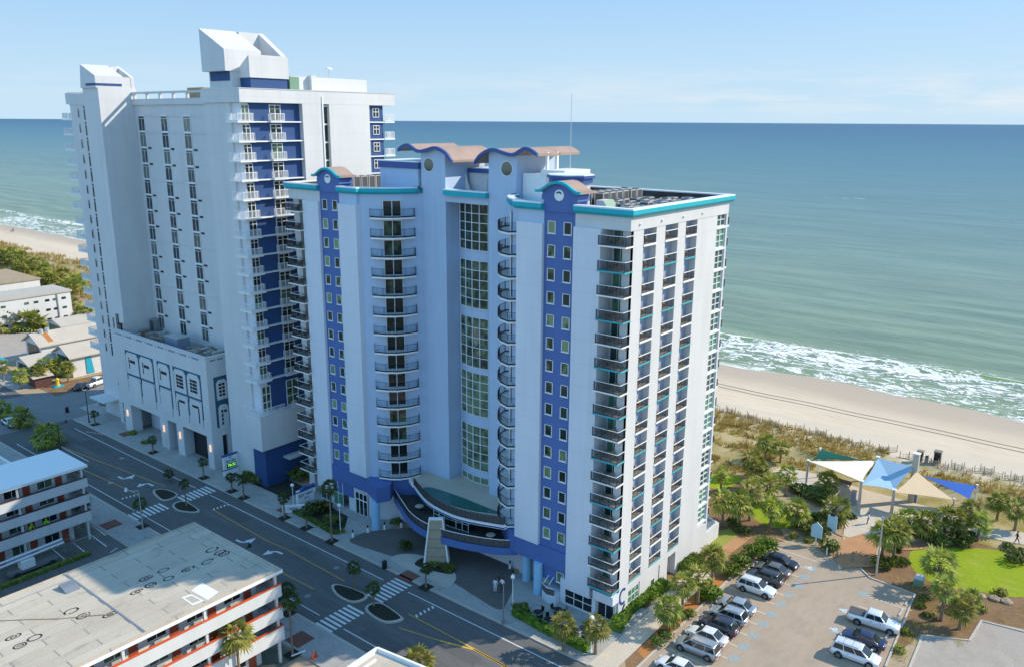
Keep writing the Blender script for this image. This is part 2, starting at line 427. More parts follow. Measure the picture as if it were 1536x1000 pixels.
def copy_thing(o, loc, rz, label, sc=None, group=None):
    c = dup(o, None, loc); c.rotation_euler.z = rz; c['label'] = label
    if sc: c.scale = (sc, sc, sc) if isinstance(sc, (int, float)) else sc
    if group: c['group'] = group
    return c

def pickets(mb, path, z0, z1, step=.16, r=.014, m=None, top=None, rail=.03):
    """railing along a polyline: top rail, bottom rail, thin square bars"""
    for (x0, y0), (x1, y1) in zip(path, path[1:]):
        ln = math.hypot(x1-x0, y1-y0)
        n = max(1, int(ln/step))
        mb.tube((x0, y0, z1), (x1, y1, z1), rail, n=4, m=top if top is not None else m)
        mb.tube((x0, y0, z0+.08), (x1, y1, z0+.08), rail*.7, n=4, m=m)
        for i in range(n+1):
            t = i/n; rr = r*2 if i % 8 == 0 else r
            mb.tube((x0+(x1-x0)*t, y0+(y1-y0)*t, z0), (x0+(x1-x0)*t, y0+(y1-y0)*t, z1), rr, n=4, m=m, caps=False)

def panelrail(mb, path, z0, z1, m=None, th=.02):
    for (x0, y0), (x1, y1) in zip(path, path[1:]):
        dx, dy = x1-x0, y1-y0; l = math.hypot(dx, dy); nx, ny = -dy/l*th, dx/l*th
        mb.prism([(x0+nx, y0+ny), (x1+nx, y1+ny), (x1-nx, y1-ny), (x0-nx, y0-ny)], z0, z1, m)

def sweep(mb, path, prof, m=None, closed=False):
    """profile [(out, z)] carried along an XY polyline; out is to the right of travel"""
    P = [Vector((p[0], p[1])) for p in path]; n = len(P); rows = []
    for i in range(n):
        a = P[i-1] if (i > 0 or closed) else None; b = P[(i+1) % n] if (i < n-1 or closed) else None
        d1 = (P[i]-a).normalized() if a is not None else None; d2 = (b-P[i]).normalized() if b is not None else None
        d1 = d1 or d2; d2 = d2 or d1
        n1 = Vector((d1.y, -d1.x)); n2 = Vector((d2.y, -d2.x)); k = (n1+n2).normalized(); k = k/max(.35, k.dot(n1))
        rows.append([(P[i].x+k.x*o, P[i].y+k.y*o, z) for o, z in prof])
    q = len(prof); v = [p for r in rows for p in r]; f = []
    for i in range(n if closed else n-1):
        j = (i+1) % n
        for k in range(q): f.append((i*q+k, j*q+k, j*q+(k+1) % q, i*q+(k+1) % q))
    if not closed: f += [tuple(range(q-1, -1, -1)), tuple((n-1)*q+k for k in range(q))]
    mb.poly(v, f, m)

def window_x(mb, x, y0, y1, z0, z1, nx=2, nz=1, fw=.06, gm=1, fm=0, dep=.05):
    """window facing -X standing proud at x: glass sheet and bars"""
    mb.face([(x, y1, z0), (x, y0, z0), (x, y0, z1), (x, y1, z1)], gm)
    for i in range(nx+1):
        y = y0+(y1-y0)*i/nx; mb.box(x-dep, x-.004, y-fw/2, y+fw/2, z0-fw/2, z1+fw/2, fm)
    for i in range(nz+1):
        z = z0+(z1-z0)*i/nz; mb.box(x-dep+.006, x-.008, y0, y1, z-fw/2, z+fw/2, fm)

def window_y(mb, y, x0, x1, z0, z1, nx=2, nz=1, fw=.06, gm=1, fm=0, dep=.05):
    """window facing -Y"""
    mb.face([(x0, y, z0), (x1, y, z0), (x1, y, z1), (x0, y, z1)], gm)
    for i in range(nx+1):
        x = x0+(x1-x0)*i/nx; mb.box(x-fw/2, x+fw/2, y-dep, y-.004, z0-fw/2, z1+fw/2, fm)
    for i in range(nz+1):
        z = z0+(z1-z0)*i/nz; mb.box(x0, x1, y-dep+.006, y-.008, z-fw/2, z+fw/2, fm)

def text_mesh(name, s, size, mat, parent, loc, rot, shear=0., ext=.02, sx=1.):
    c = D.curves.new(name, 'FONT'); c.body = s; c.size = size; c.extrude = ext; c.align_x = 'CENTER'; c.align_y = 'CENTER'; c.shear = shear
    t = D.objects.new(name, c); C.objects.link(t)
    me = D.meshes.new_from_object(t); D.objects.remove(t); D.curves.remove(c)
    me.materials.clear(); me.materials.append(M[mat])
    o = D.objects.new(name, me); C.objects.link(o); o.parent = parent
    o.location = Vector(loc)-(wl(parent) if parent else Vector()); o.rotation_euler = rot; o.scale = (sx, 1, 1)
    return o

# ---------------------------------------------------------------- camera, sun, sky
cam = D.cameras.new('camera'); co = D.objects.new('camera', cam); C.objects.link(co)
cam.sensor_width = 36.; cam.lens = 1250./1536.*36.; cam.clip_end = 200000.; cam.clip_start = .5
co.matrix_world = Matrix([[0.6249788, 0.1890418, -0.7574066], [-0.7806218, 0.1582797, -0.6046297], [0.0055818, 0.9691289, 0.2464916]]).to_4x4(); co.location = (0, 0, 57.)
bpy.context.scene.camera = co
EL = R(35.); SUN = Vector((.773*math.cos(EL), -.634*math.cos(EL), math.sin(EL)))
sl = D.lights.new('sun', 'SUN'); so = D.objects.new('sun', sl); C.objects.link(so)
sl.energy = 5.5; sl.angle = R(.55); sl.color = (1., .91, .76)
so.rotation_euler = SUN.to_track_quat('Z', 'Y').to_euler(); so.location = (0, 0, 120)
w = D.worlds.new('World'); bpy.context.scene.world = w; w.use_nodes = True
N = w.node_tree.nodes; L = w.node_tree.links; bg = N['Background']
sky = N.new('ShaderNodeTexSky'); sky.sky_type = 'NISHITA'; sky.sun_disc = False
sky.sun_elevation = EL; sky.sun_rotation = math.atan2(.773, -.634)
sky.air_density = 1.0; sky.dust_density = .6; sky.ozone_density = 2.2
tc = N.new('ShaderNodeTexCoord'); sp = N.new('ShaderNodeSeparateXYZ'); L.new(tc.outputs['Generated'], sp.inputs[0])
mp = N.new('ShaderNodeMapping'); mp.inputs['Scale'].default_value = (5, 5, 42); L.new(tc.outputs['Generated'], mp.inputs['Vector'])
cn = noi(N, L, 1.5, 8, mp.outputs[0], .62)
band = ramp(N, L, sp.outputs[2], ((0., .0), (.01, .35), (.028, .9), (.045, .55), (.07, 0)))
south = ramp(N, L, math_(N, L, 'MULTIPLY_ADD', sp.outputs[1], -.5, .5), ((.0, .15), (.3, .5), (.5, 1)))
cl = math_(N, L, 'MULTIPLY', math_(N, L, 'MULTIPLY', ramp(N, L, cn, ((.42, 0), (.62, 1))), band), south)
hz = ramp(N, L, sp.outputs[2], ((0., .9), (.05, .72), (.11, .45), (.19, .12), (.3, 0)))
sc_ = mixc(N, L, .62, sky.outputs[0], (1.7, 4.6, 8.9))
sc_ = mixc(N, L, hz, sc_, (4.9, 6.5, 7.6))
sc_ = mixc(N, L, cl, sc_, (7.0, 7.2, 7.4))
wb = ramp(N, L, math_(N, L, 'MULTIPLY_ADD', sp.outputs[0], -.5, .5), ((.40, 0), (.85, 1)))   # out-of-view western sky boosted to lift the shaded facades
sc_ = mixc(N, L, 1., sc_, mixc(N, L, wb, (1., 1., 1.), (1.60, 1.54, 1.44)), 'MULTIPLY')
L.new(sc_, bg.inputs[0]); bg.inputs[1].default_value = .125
S = bpy.context.scene
S.view_settings.view_transform = 'Standard'; S.view_settings.look = 'None'; S.view_settings.exposure = 0
S.render.resolution_x = 1024; S.render.resolution_y = 666
S.cycles.max_bounces = 6; S.cycles.diffuse_bounces = 3; S.cycles.glossy_bounces = 3

# ================================================================ THE SETTING
def sheet(name, P, z, m):
    mb = MB(); mb.face([(p[0], p[1], z) for p in P]); o = struct(mb, name, m)
    if o.data.polygons[0].normal.z < 0: o.data.flip_normals()
    return o

def curve(P, n=5, closed=True):
    """Catmull-Rom smoothing of an outline"""
    out = []; q = len(P)
    rng = range(q) if closed else range(q-1)
    for i in rng:
        g = lambda k: Vector(P[k % q][:2]) if closed else Vector(P[max(0, min(q-1, k))][:2])
        a, b, c, d = g(i-1), g(i), g(i+1), g(i+2)
        for k in range(n):
            t = k/n; out.append(tuple(.5*((2*b)+(c-a)*t+(2*a-5*b+4*c-d)*t*t+(3*b-3*c+d-a)*t*t*t)))
    if not closed: out.append(tuple(P[-1][:2]))
    return out

sheet('ground', [(48, -300), (140, -300), (140, 3000), (48, 3000)], 0., 'earth')
sheet('ground', [(-600, -300), (48, -300), (48, 3000), (-600, 3000)], 0., 'townground')
# road, intersection and side street
sheet('road', [(52.7, -200), (66.9, -200), (66.9, 900), (52.7, 900)], .004, 'asphalt')
sheet('intersection', [(45, 166), (68.5, 163.5), (83, 172), (83, 181), (66.9, 186), (45, 190)], .008, 'xing')
sheet('side_street', [(68.5, 171), (150, 178), (150, 188), (68.5, 181)], .0065, 'lotasphalt')
sheet('side_street', [(-60, 168), (52.5, 170), (52.5, 188), (-60, 186)], .0065, 'asphalt')
def slab(name, P, h, m):
    mb = MB(); mb.prism(P, -.3, h); return struct(mb, name, m)
slab('pavement', [(66.9, 42.5), (70.6, 42.5), (70.6, 163), (66.9, 163)], .13, 'concrete')
slab('pavement', [(48.2, -60), (52.7, -60), (52.7, 86), (48.2, 86)], .13, 'concrete')
slab('pavement', [(48.2, 98), (52.7, 98), (52.7, 165), (48.2, 165)], .13, 'concrete')
slab('pavement', [(48.2, 86.004), (52.3, 86.004), (52.3, 97.996), (48.2, 97.996)], .05, 'concrete')
slab('pavement', [(66.9, 190), (71, 190), (71, 420), (66.9, 420)], .12, 'concrete')
for x0, x1, y0, y1 in ((66.62, 66.898, 42.5, 163), (52.702, 52.98, -60, 165)):
    slab('kerb', [(x0, y0), (x1, y0), (x1, y1), (x0, y1)], .135, 'kerb')
slab('forecourt', [(70.604, 42.5), (80, 42.5), (80, 60), (74, 60), (74, 82), (80, 82), (80, 101.5), (70.604, 101.5)], .13, 'concrete')
# crescent drive in front of the entrance
court = curve([(68.5,83.55), (71.62,83.74), (74.84,81.39), (78.16,77.97), (79.74,71.64), (78.17,63.09), (74.88,59.21), (70.83,56.93), (68.67,56.62), (69.01,60.32), (69.8,66.45), (69.52,74.49), (68.85,79)], 4)
sheet('driveway', court, .136, 'court')
isl = curve([(68.85,75.59), (70.62,75.12), (71.96,72.91), (72.35,68.84), (71.14,65.83), (69.17,64.71), (68.2,65.41), (68.44,69.66), (68.31,72.98)], 4)
mb = MB(); mb.prism(isl, .1, .2); struct(mb, 'paved_island', 'kerb')
slab('pavement', [(70.6, 163), (83, 163), (83, 170), (70.6, 169)], .12, 'concrete')
slab('pavement', [(70.604, 101.504), (76, 101.504), (76, 162.996), (70.604, 162.996)], .125, 'concrete')

# markings
mk = MB(); Zm = .0105
def line(mb, x0, y0, x1, y1, wd, z=Zm):
    d = Vector((x1-x0, y1-y0)).normalized(); n = Vector((-d.y, d.x))*wd/2
    mb.face([(x0-n.x, y0-n.y, z), (x1-n.x, y1-n.y, z), (x1+n.x, y1+n.y, z), (x0+n.x, y0+n.y, z)][::1])
def seg(mb, x, ys, wd=.14):
    for a, b in ys: line(mb, x, a, x, b, wd)
seg(mk, 64.65, ((-60, 68), (72.5, 112), (116, 158))); seg(mk, 54.45, ((-60, 68.2), (72.5, 112.3), (116, 158)))
seg(mk, 58.9, ((140, 158), (190, 216), (222, 260)), .15); seg(mk, 64.65, ((190, 420),)); seg(mk, 54.45, ((190, 420),))
for cy in (70.15, 114.):                                   # crosswalks: bars along the road
    for k in range(8):
        for x0 in (53.2, 61.1):
            x = x0+k*.68
            line(mk, x, cy-1.45, x, cy+1.45, .36)
for a, b in (((55.38,121.36), (57.6,120.9)), ((62.26,107.16), (64.5,106.92)), ((61.64,63.47), (64.16,63.27))):
    for k in range(5):
        x, y = a[0]+(b[0]-a[0])*k/4, a[1]+(b[1]-a[1])*k/4; line(mk, x-.15, y-.25, x+.15, y+.25, .24)
def arrow(mb, pts, tip):
    for (a, b), (c, d) in zip(pts, pts[1:]): line(mb, a, b, c, d, .34)
    p = Vector(pts[-1]); t = Vector(tip); u = (t-p).normalized(); n = Vector((-u.y, u.x))
    mb.face([(*(p-n*.62), Zm), (*t, Zm), (*(p+n*.62), Zm)])
for q, t in (([(58.99,130), (59.02,128.51), (59.77,128.01)], (61.2,128.58)), ([(60.79,122.09), (60.7,123.6), (60.03,124.01)], (58.84,123.66)),
             ([(58.84,96.27), (58.92,95.11), (59.57,94.48)], (60.96,94.6)), ([(60.58,87.97), (60.45,89.13), (59.88,89.69)], (58.59,89.83))): arrow(mk, q, t)
for k in range(5): line(mk, 65.2+.3*k, 154.5-.8*k, 65.6+.3*k, 154.1-.8*k, .2)
struct(mk, 'white_road_markings', 'mark')
yk = MB()
for pts in ([(62.07,107.39), (61.44,92.79), (61.7,88.61), (61.32,76.08)], [(57.62,87.42), (57.56,84.02), (57.65,77.6)], [(58.99,151.11), (59.53,144.58), (60.68,132.67), (61.94,120.29)], [(56.4,146.48), (56.52,139.48), (57.23,128.03), (57.6,120.9)], [(61.34,64.51), (61.19,56.12)], [(58.65,63.31), (59.85,57.96)]):
    for a, b in zip(pts, pts[1:]): line(yk, *a, *b, .16)
struct(yk, 'yellow_road_markings', 'yellow')
yk = MB()
for pts in ([(61.19,56.12), (60.97,49.05), (60.6, 30)], [(59.85,57.96), (61.04,53.78), (60.92,49.1), (59.9, 30)]):
    for a, b in zip(pts, pts[1:]): line(yk, *a, *b, .22)
struct(yk, 'bright_yellow_markings', 'ltyellow')
pm = MB()
for a in ((67.11,70.51), (73.6,134.37), (73.25,124.6), (72.6,116.84), (68.93,98.32), (69.37,147.34)):
    pm.face([(x, y, .135) for x, y in ((a[0]-1.1, a[1]-1.2), (a[0]+1.1, a[1]-1.2), (a[0]+1.1, a[1]+1.2), (a[0]-1.1, a[1]+1.2))])
for y in (70.3, 114.): pm.face([(x, yy, .135) for x, yy in ((48.7, y-1.2), (51.1, y-1.2), (51.1, y+1.2), (48.7, y+1.2))])
struct(pm, 'brick_pavement_pads', 'padbrick')
mh = MB()
for x, y in ((62.8, 79.5), (57.0, 128.5), (63.2, 137.), (56.2, 77.)): mh.disc((x, y, .009), .42)
struct(mh, 'manhole_covers', 'metal')
jt = MB()
for y in [44+2.45*k for k in range(49)]: jt.face([(x, yy, .1335) for x, yy in ((66.95, y), (70.5, y), (70.5, y+.045), (66.95, y+.045))])
for y in [-20+2.45*k for k in range(43)]: jt.face([(x, yy, .1335) for x, yy in ((48.3, y), (52.6, y), (52.6, y+.045), (48.3, y+.045))])
struct(jt, 'pavement_joints', 'metal')

rpz = MB()
for x0, y0, x1, y1 in ((55.2, 84, 57.0, 97), (62.2, 100, 64.2, 108), (56, 131, 58.2, 139), (61.5, 141, 64, 150), (58.8, 52, 60.4, 58), (55, 60, 56.6, 66), (62.4, 84.5, 63.6, 88)): rpz.face([(x, y, .0075) for x, y in ((x0, y0), (x1, y0), (x1, y1), (x0, y1))])
M['patch'] = ground('asphalt_patch', ((.11, .106, .103), (.13, .125, .12), (.095, .092, .09)), .3, bumpy=.1)
struct(rpz, 'asphalt_repairs', 'patch')
cr = MB(); rg0 = random.Random(3)
for k in range(26):
    x, y = rg0.uniform(53.5, 65.5), rg0.uniform(40, 155); a = rg0.choice((0, 0, PI/2))+rg0.uniform(-.2, .2)
    for q in range(7):
        l = rg0.uniform(.5, 1.1); nx_, ny_ = x+math.sin(a)*l, y+math.cos(a)*l
        if not 53.2 < nx_ < 66: break
        line(cr, x, y, nx_, ny_, .05, .0085); x, y = nx_, ny_; a += rg0.uniform(-.5, .5)
struct(cr, 'asphalt_cracks', 'tarline')
oil = MB()
for k in range(30): oil.disc((74.7+2.72*rg0.randint(0, 10)+1.3+rg0.uniform(-.3, .3), rg0.uniform(33, 36), .0158), rg0.uniform(.15, .4), 10)
struct(oil, 'oil_stains', 'tarline')

# traffic islands with kerbs and dark planting
def island(P):
    c = curve(P, 5); mb = MB(); mb.prism(c, -.1, .17)
    g = Vector((sum(p[0] for p in c)/len(c), sum(p[1] for p in c)/len(c)))
    struct(mb, 'traffic_island', 'kerb')
    mb = MB(); mb.prism([(g.x+(p[0]-g.x)*.8, g.y+(p[1]-g.y)*.84) for p in c], .1, .23); struct(mb, 'island_planting', 'soil')
island([(59.43,76.4), (60.33,75.55), (60.9,71.69), (60.15,70.72), (58.58,71.49), (58.46,74.21)])
island([(59.37,69.61), (60.74,68.61), (60.35,64.84), (59.78,64.03), (58.17,65.37), (58.36,68.6)])
island([(59.56,120.05), (61.08,119.37), (61.5,116.15), (60.47,115.15), (58.74,115.78)])
island([(59.04,113.23), (60.75,112.95), (60.62,108.46), (59.69,108.2), (58.41,110.81)])

# parking lot, path beside the tower, gardens
sheet('parking_lot', [(67.2, 17.3), (88.5, 17.5), (104.3, 18.6), (104.6, 24), (106.3, 26), (107, 31), (104.5, 38), (67.2, 38)], .012, 'lotasphalt')
sheet('gravel_lot', [(70, -30), (87.6, -30), (88.3, 15.2), (95.5, 15.7), (97.9, 11.2), (103.2, 10.9), (104.5, 3), (104.5, -30)], .012, 'gravel')
sheet('mulch_bed', [(67.2, 38), (104.5, 38), (108, 36), (126, 52), (126, 70), (98, 62), (72, 41)], .008, 'mulch')
sheet('pine_straw_bed', [(71.5, 38.2), (92.2, 38.2), (92.2, 39.9), (84, 39.8), (72.3, 39.6)], .016, 'redmulch')
sheet('side_path', [(66.9, 39.8), (72.4, 39.8), (84, 40.), (92.4, 40.1), (93.6, 43), (75, 43), (75, 43.6), (66.9, 43.6)], .02, 'plaza')
sheet('side_path', [(95.77,42.64), (104.53,42.26), (105.54,40.4), (94.41,41.02), (91.74,41.63)], .024, 'orangebrick')
sheet('dry_lawn', [(95, 42.4), (95.5, 40.6), (104.4, 41.6), (106, 44), (101.5, 46), (99, 46), (98.8, 43.2)], .014, 'drylawn')
sheet('mulch_bed', [(88.3, 17.4), (104.4, 18.5), (104.9, 24), (106.6, 26), (109, 31), (130, 12), (130, -20), (104.7, -20), (104.5, 6.7), (103.2, 11), (98, 11.3), (95.6, 15.8)], .0085, 'mulch')
sheet('lawn', curve([(115.98,21.63), (120.08,17.79), (123.65,12.24), (122.73,8.53), (120, 2), (112.24,7.78), (110.13,12.3), (108.74,17.71), (111.14,20.54)], 5), .02, 'lawn')
sheet('lawn', curve([(114.38,44.27), (110.81,42.03), (110.51,38.76), (113.43,35.52), (117.01,34.13), (119.12,35.65), (117.35,38.87), (118.08,43.03)], 5), .02, 'lawn')
sheet('lawn', curve([(120.77,54.79), (124.76,52.95), (124.52,50.23), (119.68,49.93), (116.95,52.47)], 5), .02, 'lawn')
plz = [(103.97,27.97), (118.8,31.61), (126.35,40.61), (128.61,53.61), (129.81,59.18), (133.45,60.69), (132.21,51.52), (133.35,40.33), (132.08,32.44), (131.88,22.55), (129.6,15.77), (132.34,8.58), (127.83,8.01), (126.25,16.02), (124.64,21.83), (118.77,25.8), (111.08,24.75)]
sheet('plaza', plz, .085, 'plaza')
sheet('plaza_band', [(111.63,30.82), (116.7,28.33), (114.96,25.83), (107.99,24.39), (104.83,27.72), (107.17,29.54)], .09, 'orangebrick')
bk = MB()
for r0, r1 in ((8.6, 9.1),):
    c = Vector((122.5, 28.)); prev = None
    for k in range(31):
        a = R(120+4.2*k); q = [(c.x+math.cos(a)*r, c.y+math.sin(a)*r, .094) for r in (r0, r1)]
        if prev: bk.face([prev[0], q[0], q[1], prev[1]])
        prev = q
struct(bk, 'plaza_brick_ring', 'orangebrick')
def kerbline(P, z=.15, wd=.10):
    mb = MB()
    sweep(mb, P, [(-wd, -.05), (wd, -.05), (wd, z), (-wd, z)]); struct(mb, 'kerb', 'kerb')
kerbline([(68.5, 38.1), (92.3, 38.1)]); kerbline([(92.8, 38.1), (104.6, 38.1), (106.2, 34.5)])
kerbline([(86.8, 17.3), (104.2, 18.5), (104.7, 24), (106.4, 25.8)]); kerbline([(104.4, 3.), (103.1, 10.9), (97.9, 11.2), (95.5, 15.6), (88., 15.2)], .12, .12)
st = MB()
for k in range(13):
    x = 74.7+2.72*k; line(st, x, 30.9, x+.15, 37.6, .12, .0165)
for k in range(6):
    x = 85.4+2.95*k; line(st, x, 17.9, x-.1, 23.2, .11, .0165)
for k in range(6):
    line(st, 72.4+.55*k, 32.6+.9*k, 74.4, 32.4+.5*k, .09, .0165)
struct(st, 'stall_lines', 'stall')
bl = MB(); wh = MB()
hc = [(x, 30.7) for x in (77.8, 80.5, 83.3, 86., 88.7, 91.5, 94.2, 97., 99.6, 102.3)]+[(90.3, 23.7), (95., 24.1), (100.3, 23.6)]
for x, y in hc:
    bl.face([(x+U(.62, .95)*math.cos(t), y+U(.55, .8)*math.sin(t), .017) for t in [k*2*PI/11 for k in range(11)]])
for x, y in ((102.3, 30.9), (95., 24.1), (90.3, 23.7)):
    for k in range(9):
        a = PI*.1+k*PI*1.4/9; wh.box(x+.34*math.cos(a)-.07, x+.34*math.cos(a)+.07, y+.34*math.sin(a)-.07, y+.34*math.sin(a)+.07, .018, .021)
    line(wh, x, y+.6, x, y-.1, .13, .022); line(wh, x, y, x+.45, y, .12, .023); wh.disc((x, y+.62, .024), .13)
struct(bl, 'blue_bay_markings', 'markblue'); struct(wh, 'wheelchair_symbols', 'mark')
for i in range(5):
    x = 90.2+2.9*i
    mb = MB(); mb.box(x-.95, x+.95, 18.6+.03*i, 18.82+.03*i, .012, .15)
    o = mb.build('wheel_stop', 'kerb'); tag(o, 'white concrete wheel stop at the head of an empty parking bay', 'wheel stop', 'wheel stops along the right kerb')

# dunes, beach, sea
def hgrid(name, x0, x1, nx, y0, y1, ny, fn, m, yp=1.):
    v = []; f = []
    for j in range(ny+1):
        y = y0+(y1-y0)*(j/ny)**yp
        for i in range(nx+1):
            x = x0+(x1-x0)*i/nx; v.append((x, y, fn(x, y)))
    for j in range(ny):
        for i in range(nx): a = j*(nx+1)+i; f.append((a, a+1, a+nx+2, a+nx+1))
    mb = MB(); mb.poly(v, f); o = mb.build(name, m, smooth=True); o['kind'] = 'structure'; return o
def nz(x, y, s, o=0): return noise.noise(Vector((x*s, y*s, o)))
def smooth(a, b, t): t = max(0, min(1, (t-a)/(b-a))); return t*t*(3-2*t)
def dune_h(x, y):
    e = (smooth(136.5, 141, x) if y < 48 else smooth(127, 133, x))*(1-smooth(147, 155, x))
    return .03+e*(.55+.75*nz(x, y*.6, .09)+.3*nz(x, y, .3, 4))
hgrid('dunes', 124, 158, 34, -60, 900, 260, dune_h, 'duneground', 1.5)
def beach_h(x, y):
    return .05-.0085*max(0, x-152)+.10*nz(x, y, .05, 2)*smooth(150, 160, x)+.13*nz(0, y, .025, 9)*smooth(165, 180, x)
def swash(y): return 183.+6*nz(0, y, .013, 3)+3.*nz(0, y, .04, 5)
hgrid('beach', 150, 215, 44, -120, 1500, 320, lambda x, y: beach_h(x, y)-.012*max(0, x-swash(y)), 'sand', 1.4)
tr = MB()
for dx in (0, 2.):
    prev = None
    for k in range(110):
        y = -20+k*2.6; x = 165.6+dx+1.9*math.sin(y*.035)+.3*nz(0, y, .1)+(.0009*(y-40)**2 if y > 40 else 0)
        q = [(x-.22, y, beach_h(x, y)+.03), (x+.22, y, beach_h(x, y)+.03)]
        if prev: tr.face([prev[0], prev[1], q[1], q[0]])
        prev = q
M['track'] = plain('damp_rut_sand', (.27, .205, .145), .9, var=.2)
struct(tr, 'tyre_tracks', 'track')
def wave(x, y):
    f = smooth(180, 196, x)
    c = 212+7*nz(0, y, .018, 1)+2*nz(0, y, .06, 2)
    br = max(0, 1-abs(x-c)/4.5)**1.5*(.55+.75*max(0, nz(0, y, .022, 7)+.35))
    c2 = 197+5*nz(0, y, .025, 11); br2 = max(0, 1-abs(x-c2)/3)**1.5*.45*max(0, nz(0, y, .03, 17)+.2)
    sw = .16*math.sin((x+6*nz(x*.2, y, .03))*.42)*smooth(200, 240, x)
    fo = 1-smooth(285, 328, x)
    return -.2+fo*f*(br+br2+sw+.16*nz(x, y*.4, .16)+.07*nz(x, y*.6, .5))-.015*max(0, 190-x)
hgrid('sea', 174, 330, 150, -120, 1300, 360, wave, 'sea', 1.35)
mb = MB(); X = [329.9, 600, 1500, 5000, 20000, 90000]; Y = [-90000, -9000, -1000, -119, 400, 1299, 4000, 20000, 90000]
for i in range(5):
    for j in range(8): mb.face([(X[i], Y[j], -.206), (X[i+1], Y[j], -.206), (X[i+1], Y[j+1], -.206), (X[i], Y[j+1], -.206)])
for j in (5, 6): mb.face([(185, Y[j]+1, -.206), (329.9, Y[j]+1, -.206), (329.9, Y[j+1], -.206), (185, Y[j+1], -.206)])
struct(mb, 'sea', 'sea')
M['foam'] = plain('foam', (.82, .84, .84), .8)
mb = MB(); a, b = (674.03,220.89), (678.06,207.74)
for k, (px, py, l) in enumerate(((a[0], a[1], 9), (a[0]+6, a[1]-4, 5), (b[0], b[1], 8), (b[0]+5, b[1]-9, 12))): mb.face([(px+.45*(l*.3*math.sin(t)+(1.+.4*k)*math.cos(t)), py+.45*l*math.sin(t), -.05) for t in [q*2*PI/9 for q in range(9)]])
struct(mb, 'wake', 'foam')
sheet('ground', [(139, 800), (185, 800), (185, 3000), (139, 3000)], .0, 'earth')

# ================================================================ FRONT HOTEL TOWER
FH = 2.665
TW = thing('hotel_tower', 'pale hotel with teal roof edge, royal blue window strips and two wavy roofs', 'hotel', (88, 72.7, 0))
my = lambda y: 145.4-y
def mir(mb):
    """mirror a mesh builder across the tower's centre line"""
    m2 = MB(); m2.v = [(x, my(y), z) for x, y, z in mb.v]; m2.f = [f[::-1] for f in mb.f]; m2.mi = list(mb.mi); return m2
zs = [44.2-FH*k for k in range(16)]                      # balcony slab undersides
bay = []
for k in range(13):                                        # convex south bay wall, from (75.3,58.9) to (81.5,64.5)
    t = k/12; bx, by = 75.3+6.2*t, 58.9+5.6*t; b = .85*math.sin(PI*t)
    bay.append((bx-b*.67, by+b*.74))
def both(mb, name, mat, **k):
    a = mb.build(name, mat, TW, **k); b = mir(mb).build(name, mat, TW, **k); return a, b
w1 = MB()                                                  # walls in the white-grey paint
w1.box(77, 98.5, 45.5, 60, 0, 46.9); w1.box(84.6, 98.3, 60, 72.7, 0, 46.88)
for x0, x1 in ((75.6, 77.7), (80.45, 82.45), (85.4, 87.3), (90.15, 95.5)): w1.box(x0, x1, 44.2, 45.5, 0, 46.9)
for x0, x1 in ((77.7, 80.45), (82.45, 85.4)): w1.box(x0, x1, 44.205, 45.5, 3.2, 4.0)
w1.box(87.3, 87.45, 44.21, 45.5, 0, 4.0); w1.box(89.55, 90.15, 44.21, 45.5, 0, 4.0); w1.box(87.45, 89.55, 44.21, 45.5, 3.3, 4.)
w1.box(77.7, 80.45, 44.35, 45.5, 0, 3.2); w1.box(82.45, 85.4, 44.3, 45.5, 0, 3.2)
w1.box(95.5, 98.5, 44.2, 45.5, 0, 3.9); w1.box(98.1, 98.5, 44.2, 45.5, 3.9, 46.9); w1.box(95.5, 98.1, 44.5, 45.5, 3.9, 46.9)
w1.prism([(74.9, 44.15), (77, 44.15), (98.52, 44.15), (98.52, 45.6), (77, 45.6), (77, 51.1), (74.9, 51.1)], 46.0, 47.5)
both(w1, 'wall', 'white')
w2 = MB()                                                  # pilasters
w2.box(74.55, 77, 47.6, 51.1, 2.3, 46.); w2.box(74.55, 77, 55.3, 58.95, 6.7, 46.)
both(w2, 'pilaster', 'pale')
b2 = MB(); b2.prism([(74.85, 55.3), (77, 55.3), (77, 58.9), (74.85, 58.9)], 46.0, 47.5); both(b2, 'upper_wall_band', 'bay')
b3 = MB(); b3.prism(bay+[(90, 64.5), (90, 58.9)], 6.7, 47.5); both(b3, 'bay_wall', 'bay')
b4 = MB(); b4.box(81.5, 89.5, 64.5, 68.95, 6.7, 51.5)
wp = [(60.85, 52.9), (61.75, 53.4), (62.7, 53.6), (63.5, 53.3), (64.4, 52.87), (65.3, 52.85), (66.5, 53.1), (67.6, 53.34), (68.7, 53.15), (69.9, 52.55), (70.75, 51.7)]
wp = [tuple(p) for p in curve(wp, 3, False)]
b4.extr([(64.5, 51.5)]+[(64.5, 52.9)]+[(y, z+.1) for y, z in wp if 64.55 < y < 68.9]+[(68.95, 53.1), (68.95, 51.5)], 81.5, 89.5, 'x')
both(b4, 'centre_tower_wall', 'bay')
sb = MB()                                                  # royal blue strip, flared head under the arch
sb.box(74.98, 77, 51.1, 55.3, 2.3, 47.4)
for dy, z0, z1 in ((0, 47.4, 48.6), (.3, 48.6, 49.2)): sb.box(74.78, 77.2, 51.1-dy, 55.3+dy, z0, z1)
arc = [(53.2+2.5*math.cos(PI*k/12), 49.2+1.45*math.sin(PI*k/12)) for k in range(13)]
sb.extr([(50.9, 49.2)]+[(53.2+u, 49.2+h) for u, h in ((-2.3, .38), (-1.75, .7), (-1.25, 1.0), (-.6, 1.25), (0, 1.34), (.6, 1.25), (1.25, 1.0), (1.75, .7), (2.3, .38))]+[(55.5, 49.2)], 74.78, 77.2, 'x')
both(sb, 'blue_strip_wall', 'strip')
ar = MB()
